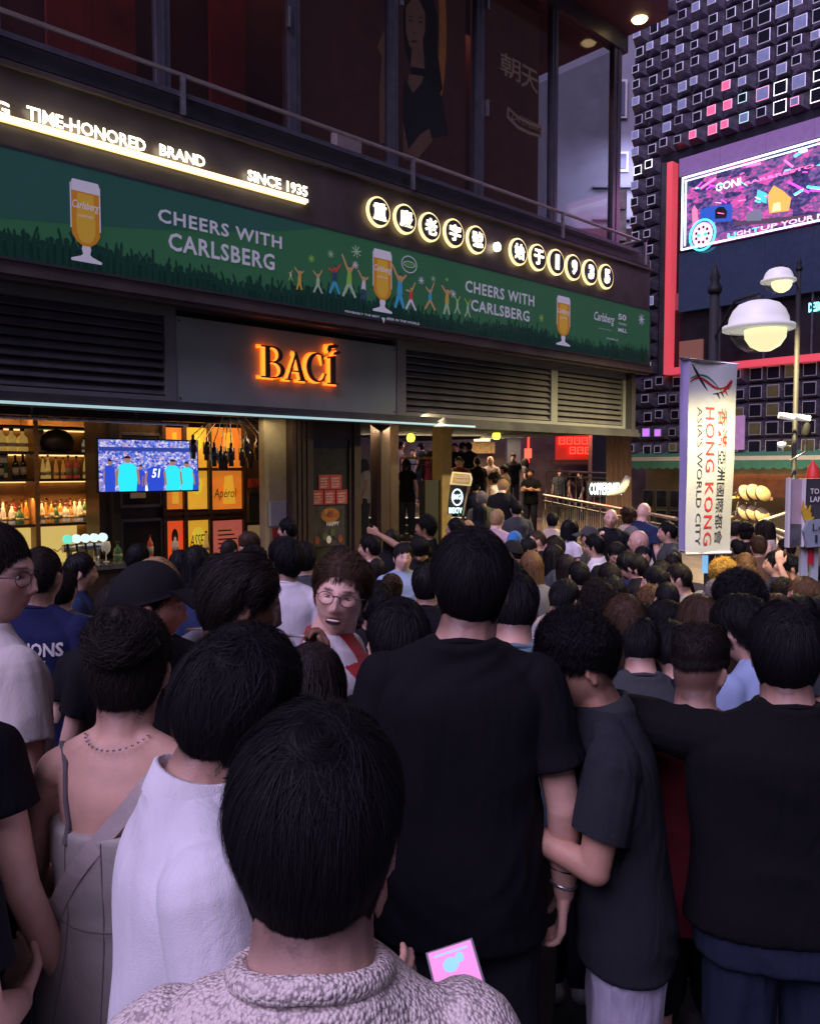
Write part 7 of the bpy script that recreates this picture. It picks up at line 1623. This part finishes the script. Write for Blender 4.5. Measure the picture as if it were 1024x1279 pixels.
g = MB(); g.box(-.02,.10,0,0.0005,1.222,1.230,0).box(-.02,.10,0,0.0005,1.236,1.244,0); on_back(J_, PJ, g, 0,0,0,0, mat('print_red',(0.4,0.03,0.05),0.6), name='stripe')
# ---- bar-side smokers
smoke = dict(pitch=-4, R=((.24,.10,1.16),(.11,.24,1.40),(-.35,.05,1),(-.2,-1,.1)), L=POSES['rest']['L'], curlR=0.75)
def cigarette(e, parts, lab):
    Mw = e.matrix_world if False else (Matrix.Translation(e.location) @ Matrix.Rotation(e.rotation_euler.z,4,'Z') @ Matrix.Scale(e.scale.x,4))
    p = Mw @ parts['Mh'] @ Vector((0.004, 0.112, -0.067)); q = Mw @ parts['Mh'] @ Vector((0.02, 0.190, -0.058))
    t = Thing('cigarette', lab, 'cigarette', WORLD, p); t.part('paper', MB().tube([p+(q-p)*0.25, q], 0.0040, 8), lt); t.part('filter', MB().tube([p, p+(q-p)*0.25], 0.0041, 8), mat('filter',(0.5,0.28,0.1),0.7))
P_ = build_person(smoke, 'm', 'tee', vox=0.006, dec=0.6, seed=28)
N_ = place(188, 700, 2.42, -72, P_, 'man in a black baseball cap smoking in profile on the left', fix=1, hair=hair_mesh('crop', 5000, 0.0018, 4, 111), tcol=BLACK, skin='mid', hat=(0.012,0.012,0.014), eyes=True, hscale=1.02); cigarette(N_, P_, 'white cigarette at the lips of the man in the black cap')
P2_ = build_person(dict(smoke, yaw=-10, pitch=-10), 'm', 'jacket', vox=0.006, dec=0.6, seed=29)
O_ = place(313, 695, 2.22, -58, P2_, 'dark-haired man smoking in profile, in a dark red jacket', fix=1, hair=hair_mesh('quiff', 10000, 0.0018, 6, 113), hcol='dark', tcol=(0.10,0.015,0.012), skin='dark', topname='jacket'); cigarette(O_, P2_, 'white cigarette at the lips of the man in the red jacket')
# ---- laughing man in red and white jersey
P_ = build_person(dict(yaw=-84, pitch=5, roll=-9, R=((.25,.02,1.13),(.22,.18,.95),(-.1,.6,-.7),(-1,0,0)), L=POSES['rest']['L'], sleeve=.7), 'm', 'tee', vox=0.0055, dec=0.6, seed=31, smile=1.0)
tp = P_['top']; tp.materials.append(None); tp.materials.append(None); Q = co(tp)
for p in tp.polygons: 
    c = Q[list(p.vertices)].mean(0); p.material_index = 1 if (abs(c[0]) > 0.125 or (abs(c[0]) > 0.06 and c[2] > 1.40)) and c[2] > 1.12 else 0
R_ = place(434, 692, 2.66, -98, P_, 'laughing man with glasses in a red and white football jersey', fix=1, hair=hair_mesh('quiff', 9000, 0.0018, 6, 117), hcol='brown', tcol=(0.42,0.02,0.025), skin='fair', glasses=True, eyes=True)
sh_ = child(R_, 'shirt'); sh_.material_slots[1].link = 'OBJECT'; sh_.material_slots[1].material = clothmat((0.64,0.60,0.62))
Mr = P_['Mh']
def in_head(g): g.v = [tuple(Mr @ Vector(v)) for v in g.v]; return g
V_, Fc_ = ell((0,.0915,-.0715),(.0240,.0115,.0100)); g = MB(); g.add(V_.tolist(), Fc_, 0, True); mo_ = extra(R_, 'mouth', in_head(g), mat('mouth_dark',(0.09,0.015,0.015),0.5))
V_, Fc_ = ell((0,.0940,-.0675),(.0205,.0098,.0042)); g = MB(); g.add(V_.tolist(), Fc_, 0, True); extra(R_, 'teeth', in_head(g), mat('teeth',(0.7,0.66,0.6),0.3), sub=mo_)
def on_sleeve(g, name, m):
    from mathutils.bvhtree import BVHTree
    bv = BVHTree.FromPolygons([v.co for v in tp.vertices], [tuple(p.vertices) for p in tp.polygons]); out = []
    for v in g.v:
        h = bv.ray_cast(Vector((1, v[0], v[2])), Vector((-1,0,0))); out.append(((h[0].x if h[0] else 0.24)+0.003, v[0], v[2]))
    g.v = out; extra(R_, name, g, m, sub=sh_)
rdm = mat('jersey_print',(0.42,0.02,0.04),0.6)
on_sleeve(text_mb('VISIT', -.045, .035, 1.285, 1.303, 0, 0, bold=0.02), 'lettering', rdm); on_sleeve(text_mb('RWANDA', -.055, .045, 1.258, 1.278, 0, 0, bold=0.02), 'lettering', rdm)
for k in range(3):
    g = MB(); 
    for j in range(8):
        z_ = 1.335+0.008*j; g.box(-.045+0.03*k, -.035+0.03*k, 0, 0.0002, z_, z_+0.007)
    on_sleeve(g, 'stripe', rdm)
# ---- the head with the whorl, between the laughing and the tall man
P_ = build_person(dict(pitch=-18, hd=1.08, **{k: POSES['rest'][k] for k in 'RL'}), 'm', 'tee', vox=0.008, dec=0.6, seed=33)
place(497, 746, 2.36, 4, P_, 'man in dark clothes with a visible hair whorl, left of the tall man', fix=1, hair=hair_mesh('short', 11000, 0.0018, 6, 121), tcol=(0.02,0.02,0.03), skin='light')
print('near done')
# ------------------------------------------------------------------ prototypes shared by the crowd
VX = 0.0095
def proto(pose, sex='m', top='tee', bald=False):
    k = (pose, sex, top, bald)
    if k not in PC: PC[k] = build_person(pose, sex, top, bald=bald, vox=VX, dec=0.55, seed=len(PC)+50)
    return PC[k]
HN = dict(short=3, fringe=4, curly=5, perm=6, crop=7, fade=8, long=9, bob=10, bun=11, quiff=12, mop=13)
COLS = dict(w=(0.62,0.60,0.64), k=(0.009,0.009,0.012), g=(0.16,0.16,0.17), dg=(0.05,0.055,0.06), b=(0.25,0.33,0.50), n=(0.02,0.03,0.08), o=(0.06,0.065,0.045), c=(0.46,0.38,0.30), r=(0.25,0.03,0.03), y=(0.55,0.45,0.12), p=(0.50,0.36,0.38), br=(0.12,0.07,0.05), t=(0.12,0.19,0.23))
GP = 'people in the street crowd'
# px, ytop, distance, body angle, pose, sex, top, hair, haircolour, shirt, skin, label
crowd = [
(351,670,4.0,-8,'turn_l','m','tee','mop','black','w','light','long-haired man in a white T-shirt left of the laughing man'),
(252,700,2.8,0,'rest','m','tee','mop','black','g','light','dark-haired man in a grey T-shirt between the two smokers'),
(168,690,2.65,8,'rest','m','tee','crop','blond','k','fair','man with cropped blond hair and pink neck behind the black cap'),
(386,808,1.95,-10,'down','f','tee','long','dark','k','light','dark-haired woman below the laughing man, only her head showing'),
(656,696,3.1,14,'rest','m','tee','short','black','w','mid','man in a white T-shirt just right of the tall man'),
(624,712,2.75,-4,'down','m','tee','short','black','t','light','man in a blue-grey T-shirt half hidden behind the tall man'),
(762,738,3.1,-8,'rest','m','tee','bob','brown','k','light','brown bob-haired person in black behind the curly-haired man'),
(838,746,3.5,78,'rest','m','tee','short','black','k','light','man with glasses in profile wearing a black T-shirt, right middle'),
(908,748,2.75,30,'down','m','tee','mop','black','b','light','black-haired man in a light blue shirt behind the maroon shirt'),
(872,744,3.4,20,'down','f','tee','bob','brown','br','light','woman with red-brown hair and a hair clip, right middle'),
(926,716,3.35,0,'rest','m','tee','perm','black','k','light','person with a big black curly head above the big man'),
(968,742,3.5,-12,'rest','f','tee','long','brown','dg','light','brown-haired woman right behind the big man'),
(803,752,3.9,0,'rest','f','tee','long','black','k','light','long black-haired woman left of the man with glasses'),
(700,723,4.4,-35,'down','m','tee','short','black','c','light','dark-haired man in a pale patterned shirt looking down, right of the white T-shirt'),
(745,728,4.0,5,'rest','m','tee','curly','dark','g','light','man whose dark curls show above the brown bob'),
(776,717,4.6,0,'rest','m','tee','fringe','black','k','light','man with a round black haircut in the middle of the crowd'),
(812,733,4.7,15,'down','m','tee','curly','lbrown','dg','light','person with yellow-highlighted tousled hair'),
(812,707,5.2,30,'turn_l','m','jacket','short','black','dg','light','man in a dark grey jacket in the middle of the crowd'),
(856,702,5.4,75,'rest','m','jacket','short','dark','g','light','man in a grey hooded top in profile left of the banner foot'),
(883,720,5.0,0,'rest','m','tee','crop','grey','dg','fair','man with a shaved grey-brown head below the banner'),
(909,703,5.4,160,'down','m','tee','perm','yellow','g','light','person with bright yellow curly hair below the banner'),
(928,690,6.2,-10,'rest','f','tee','bob','lbrown','dg','light','light brown-haired person right of the yellow curls'),
(935,706,5.2,5,'rest','m','tee','perm','lbrown','o','light','person with olive-blond curls in front of the yellow curls'),
(901,692,6.8,0,'rest','m','tee','short','dark','k','light','dark-haired man directly under the banner bottom'),
(964,687,6.3,70,'rest','m','tee','short','black','n','light','heavy-set man in a navy shirt in profile facing left'),
(993,692,6.4,80,'rest','m','tee','fringe','black','c','light','black-haired man in a beige shirt below the sign box'),
(996,719,5.0,75,'rest','m','tee','curly','black','y','light','curly-haired man in a yellow T-shirt at the right'),
(971,722,5.2,0,'rest','m','tee','curly','dark','g','mid','short man with dark wavy hair left of the yellow T-shirt'),
(1016,718,4.5,75,'rest','m','tee','short','lbrown','y','mid','man with light brown hair at the right edge, lit by the lamp'),
(1022,741,4.1,80,'rest','m','tee','short','black','w','mid','man with glasses in a white shirt at the right edge'),
(981,671,8.0,60,'drink','m','tee','short','dark','w','tan','brown-skinned man in a white shirt raising a cup by the sign post'),
(937,652,8.6,-40,'rest','f','tank','bun','black','k','light','woman in a black sleeveless dress right of the banner'),
(920,649,9.2,-60,'drink','f','tank','short','dark','c','light','woman in a pale top holding her phone up right of the banner'),
(955,648,8.8,70,'drink','f','tank','bob','dark','c','light','woman in a light sleeveless dress with a raised hand'),
(833,650,8.2,80,'rest','m','tee','short','black','dg','light','man in a dark grey T-shirt in profile left of the banner'),
(801,625,9.0,-50,'rest','m','tee','crop','dark','n','fair','bald man in a navy shirt with a grey backpack'),
(779,632,9.8,-60,'rest','f','tank','bun','brown','c','light','woman with tied hair in a pale sleeveless dress by the railing'),
(756,633,9.4,165,'drink','m','tee','crop','grey','k','fair','bald man in a black T-shirt holding a drink by the railing'),
(795,659,7.3,78,'rest','m','tee','short','black','w','light','man in a white T-shirt in profile below the bald men'),
(768,676,6.9,170,'down','m','tee','short','black','k','light','dark-haired man looking down right of the white polo shirt'),
(811,680,6.8,168,'rest','m','tee','short','black','n','light','man facing the camera below the white T-shirt profile'),
(745,666,7.5,70,'cross','m','tee','short','black','w','light','man in a white polo shirt with folded arms'),
(734,655,8.2,75,'rest','m','tee','crop','dark','o','light','man in a grey flat cap and dark olive T-shirt'),
(704,648,8.8,-45,'rest','f','tee','bob','black','w','light','bob-haired woman in a white top below the railing'),
(693,678,7.0,80,'rest','f','tee','long','black','dg','light','woman with long black hair in profile looking left'),
(676,660,8.0,85,'rest','m','tee','crop','brown','k','fair','short-haired man with a pink face just right of the tall man'),
(684,668,7.2,80,'rest','m','tee','short','dark','br','light','dark-haired man behind the long-haired woman in profile'),
(666,688,5.6,-6,'rest','f','tee','long','lbrown','g','light','woman with long brown wavy hair right of the tall man'),
(642,672,7.0,60,'rest','m','tee','crop','black','k','light','man in a black cap near the blue cap'),
(640,662,8.4,-40,'rest','m','tee','crop','dark','dg','light','man in a bright blue cap right of the tall man head'),
(660,672,7.4,-100,'rest','m','tee','short','black','k','light','man with sunglasses on his head beside the black cap'),
(619,634,9.0,-30,'rest','m','tee','crop','blond','p','fair','blond man in a pale pink shirt seen from behind above the tall man'),
(562,645,8.2,75,'rest','m','tee','short','black','br','light','man with glasses in profile looking up left of the tall man'),
(578,648,9.2,0,'rest','f','tee','long','blond','c','fair','blonde woman beside the totem sign'),
(526,642,8.0,80,'point','m','tee','curly','black','k','tan','man in black pointing with a raised arm in the passage'),
(534,670,6.9,170,'down','m','tee','fringe','black','k','light','dark-haired man looking down right of the light blue shirt'),
(507,678,6.2,-165,'rest','m','tee','short','black','b','fair','man in a light blue shirt facing the camera'),
(475,695,7.0,165,'rest','f','tee','long','dark','k','fair','woman with a pale face looking at the camera, left of the light blue shirt'),
(461,666,7.0,78,'rest','m','tee','short','black','c','light','man in a beige top in profile before the dark door post'),
(480,660,8.0,-20,'rest','f','tee','long','black','k','light','long-haired woman in black by the passage entrance'),
(487,717,5.2,0,'rest','f','tee','bun','brown','br','light','brown-haired woman below the pale-faced woman'),
(468,724,3.9,-5,'rest','m','tee','short','black','k','light','dark-haired man close behind the laughing man'),
(353,646,8.4,80,'rest','m','jacket','short','black','k','fair','man in a dark jacket and white collar at the beige wall'),
(303,664,6.6,150,'down','m','tee','short','brown','k','fair','brown-haired man looking down in front of the poster wall'),
(284,671,6.9,-30,'rest','m','tee','crop','dark','g','mid','man with cropped dark hair left of the man looking down'),
(322,684,5.4,0,'rest','m','tee','curly','black','k','light','man with spiky black curls below the pale cabinet door'),
(243,681,5.0,0,'rest','f','tee','bob','black','k','light','black bob-haired woman below the orange posters'),
(215,686,5.3,5,'rest','m','tee','short','black','k','light','black-haired man below the red poster'),
(165,678,6.2,-10,'rest','m','tee','fringe','black','k','light','black-haired man at the bar behind the cropped blond man'),
(106,691,4.9,-70,'rest','m','tee','short','black','n','light','man with black hair in profile behind the navy jersey'),
(90,706,4.3,0,'rest','m','tee','short','black','dg','light','dark-haired man just right of the navy jersey'),
(20,700,4.2,0,'rest','m','tee','short','black','k','light','dark-haired man between the left-edge profile and the navy jersey'),
(128,727,3.3,0,'rest','m','tee','crop','dark','k','fair','man in dark grey behind the woman with the updo'),
(725,700,5.6,10,'rest','m','tee','short','black','k','light','dark-haired man in front of the flat cap man'),
(757,701,5.6,10,'rest','m','tee','short','dark','g','light','man with short dark hair below the white polo shirt'),
(779,690,6.1,70,'down','m','tee','short','black','k','light','man with black hair looking down left in the crowd middle'),
(797,692,6.0,75,'rest','m','tee','fringe','black','dg','light','round-haired man in front of the man looking down left'),
(825,698,6.0,20,'rest','m','tee','short','dark','o','light','dark-haired man under the grey T-shirt profile'),
(843,722,4.6,0,'rest','m','tee','crop','black','dg','light','man in a dark top left of the grey shaved head'),
(845,690,7.2,-10,'rest','f','tee','long','dark','k','light','long dark-haired woman left of the banner foot'),
(948,668,7.6,0,'rest','m','tee','short','brown','br','light','brown-haired man left of the navy shirt profile'),
(905,676,8.2,0,'rest','f','tee','long','brown','g','light','woman with brown hair behind the banner foot'),
(925,672,8.0,10,'rest','m','tee','short','black','k','light','black-haired man right of the banner foot'),
(985,740,4.0,-20,'rest','m','tee','short','black','k','light','black-haired man at the right behind the brown-haired woman'),
(1010,700,6.2,60,'raise','m','tee','crop','dark','r','light','man raising his phone by the post at the right edge'),
(790,768,3.0,-5,'down','m','tee','short','black','dg','light','dark head just right of the brown bob'),
(715,690,6.2,10,'rest','f','tee','bob','dark','g','light','woman with a dark bob left of the flat cap man'),
(855,776,3.0,0,'down','m','tee','short','black','k','light','dark head behind the friend in maroon'),
(543,704,4.4,-10,'rest','m','tee','short','black','k','light','dark-haired man directly left of the tall man head'),
(418,680,4.6,-15,'rest','f','tee','long','black','k','light','long-haired woman in black behind the laughing man'),
(392,676,5.4,10,'rest','m','tee','short','black','dg','light','dark-haired man between the white T-shirt and the laughing man'),
(445,694,4.8,20,'rest','f','tee','bob','black','k','light','bob-haired woman right behind the laughing man'),
(268,690,4.5,5,'rest','m','tee','short','black','n','light','dark-haired man above the grey T-shirt'),
(590,668,6.5,0,'rest','m','tee','short','dark','k','light','man hidden behind the tall man head'),
]
hats = {'man in a black cap near the blue cap':(0.015,0.015,0.018), 'man in a bright blue cap right of the tall man head':(0.04,0.16,0.42), 'man in a grey flat cap and dark olive T-shirt':(0.06,0.06,0.06)}
crowd = [c for c in crowd if 'hidden behind the tall man head' not in c[11]]
for i, (px, yt, d, dg, pose, sex, top, hr, hc, tc_, sk, lab) in enumerate(crowd):
    Pp = proto(pose, sex, top, 'bald' in lab or hc in ('blond','yellow')); near_ = d < 4.2; hs = hair_cached(hr, 5000 if near_ else 1800, 0.0026 if near_ else 0.0045, 6 if near_ else 5, HN[hr]+(i % 2))
    bald = 'bald' in lab
    rh = random.Random(i*7+1)
    e = place(px, yt+1, d*(1.05 if d < 4 else 1.10), dg, Pp, lab, group=GP, hair=None if bald else hs, hscale=rh.uniform(0.98, 1.07), hcol=hc, tcol=COLS[tc_], skin=sk, bcol=((0.03,0.035,0.06),(0.02,0.02,0.022),(0.10,0.09,0.08))[i%3], scol=(0.4,0.4,0.4), hat=hats.get(lab), glasses='glasses' in lab and 'sunglasses' not in lab, eyes=abs(dg) > 50 and d < 7)
    rq = random.Random(i); e.rotation_euler.x = R(rq.uniform(-3, 3)); e.rotation_euler.y = R(rq.uniform(-3, 3))
    if 'backpack' in lab:
        g = MB(); V_, Fc_ = ell((0,-.21,1.22),(.15,.10,.22)); g.add(V_.tolist(), Fc_, 0, True); extra(e, 'backpack', g, clothmat((0.15,0.14,0.13)))
    if 'clip' in lab: g = MB().ring(0,0,0.03,0.02,0.006,-0.12,-0.11,12); o = extra(e, 'hair_clip', g, M['steel']); o.matrix_local = Pp['Mh'] @ Matrix.Rotation(R(-90),4,'Z')
# ------------------------------------------------------------------ people far behind, on the terrace and in the passage
farp = [
(663,585,20.5,150,'cross','m','tee','short','black','k','mid','man in black standing with folded arms at the top of the ramp'),
(627,600,13.2,-20,'down','m','tee','mop','blond','k','fair','blond man in a black T-shirt bending forward below the terrace'),
(617,590,14.5,60,'rest','f','tank','bun','dark','w','tan','woman in a white sleeveless top on the terrace steps'),
(508,573,17,170,'rest','f','tee','bob','dark','k','light','woman in a black top walking out of the passage'),
(545,549,22,-60,'rest','m','tee','short','black','k','light','man in a black T-shirt leaning at the far bar table'),
(568,553,22,170,'drink','m','tee','short','brown','k','fair','man at the far bar holding a glass to his chest'),
(577,552,22.5,-80,'rest','m','tee','short','black','dg','light','man in dark grey at the far bar, second from the glass holder'),
(586,552,21,30,'rest','m','tee','short','black','k','mid','broad man in black with his back turned at the far bar'),
(596,570,19,20,'rest','m','tee','crop','dark','k','mid','man in a black shirt seen from behind on the terrace'),
(613,569,19.5,140,'drink','m','tee','crop','dark','p','fair','bald man in a pale shirt leaning on the terrace rail'),
(573,570,18.5,165,'drink','m','tee','short','brown','r','fair','man in dark red drinking above the totem sign'),
(630,580,19.5,60,'rest','m','tee','short','black','br','tan','dark-haired man leaning at the right of the terrace'),
(526,553,23,60,'rest','m','tee','short','black','dg','light','man sitting at a table left of the ochre pillar'),
(500,552,22,-70,'raise','f','tank','short','dark','p','fair','woman in pink reaching out at the far left of the terrace'),
(456,573,16.5,90,'rest','f','tee','long','dark','w','light','woman in a long white shirt behind the door glass'),
(641,566,24,170,'rest','m','tee','short','black','k','light','man standing by the slate column beyond the terrace'),
(655,572,24.5,-90,'rest','f','tee','long','dark','dg','light','woman walking past the slate column beyond the terrace'),
(700,585,25,170,'rest','m','tee','short','black','dg','light','man sitting low left of the red neon window'),
(712,590,25,-100,'rest','f','tee','bob','dark','br','light','seated woman below the left end of the red neon window'),
(726,588,25,90,'rest','m','tee','short','brown','k','fair','seated man below the middle of the red neon window'),
(516,560,24,160,'drink','m','tee','short','brown','g','fair','man with a drink behind the low wooden-topped railing'),
(536,562,23,-170,'rest','f','tee','long','brown','r','fair','woman with long hair behind the low wooden-topped railing'),
(557,560,24,175,'rest','m','tee','crop','dark','c','fair','man in a pale shirt just left of the ochre pillar'),
(594,600,15.5,-10,'rest','m','tee','short','black','n','light','dark-haired man on the street right of the totem sign'),
(645,625,11.5,10,'rest','m','tee','short','black','dg','light','man seen from behind below the man with folded arms'),
(600,628,10.8,20,'rest','f','tee','long','black','k','light','long-haired woman seen from behind above the tall man'),
(690,640,11.5,-20,'rest','m','tee','short','black','c','light','dark-haired man in a beige top at the foot of the ramp railing'),
(602,613,12.6,10,'rest','m','jacket','short','grey','o','mid','person in an olive jacket with a backpack below the terrace'),
]
for i, (px, yt, d, dg, pose, sex, top, hr, hc, tc_, sk, lab) in enumerate(farp):
    Pp = proto(pose, sex, top, 'bald' in lab or hc in ('blond','yellow')); cr = (Pp['Mh'] @ Vector((0,0,0.134))).z; P = pt(px, yt, d); s_ = 0.98
    put_person(Pp, lab, (P.x, d, P.z-cr*s_), dg, s_, group='people at the far bar terrace', hair=None if 'bald' in lab else hair_cached(hr, 1800, 0.0045, 5, HN[hr]), hcol=hc, tcol=COLS[tc_], skin=sk, bcol=(0.03,0.035,0.06))
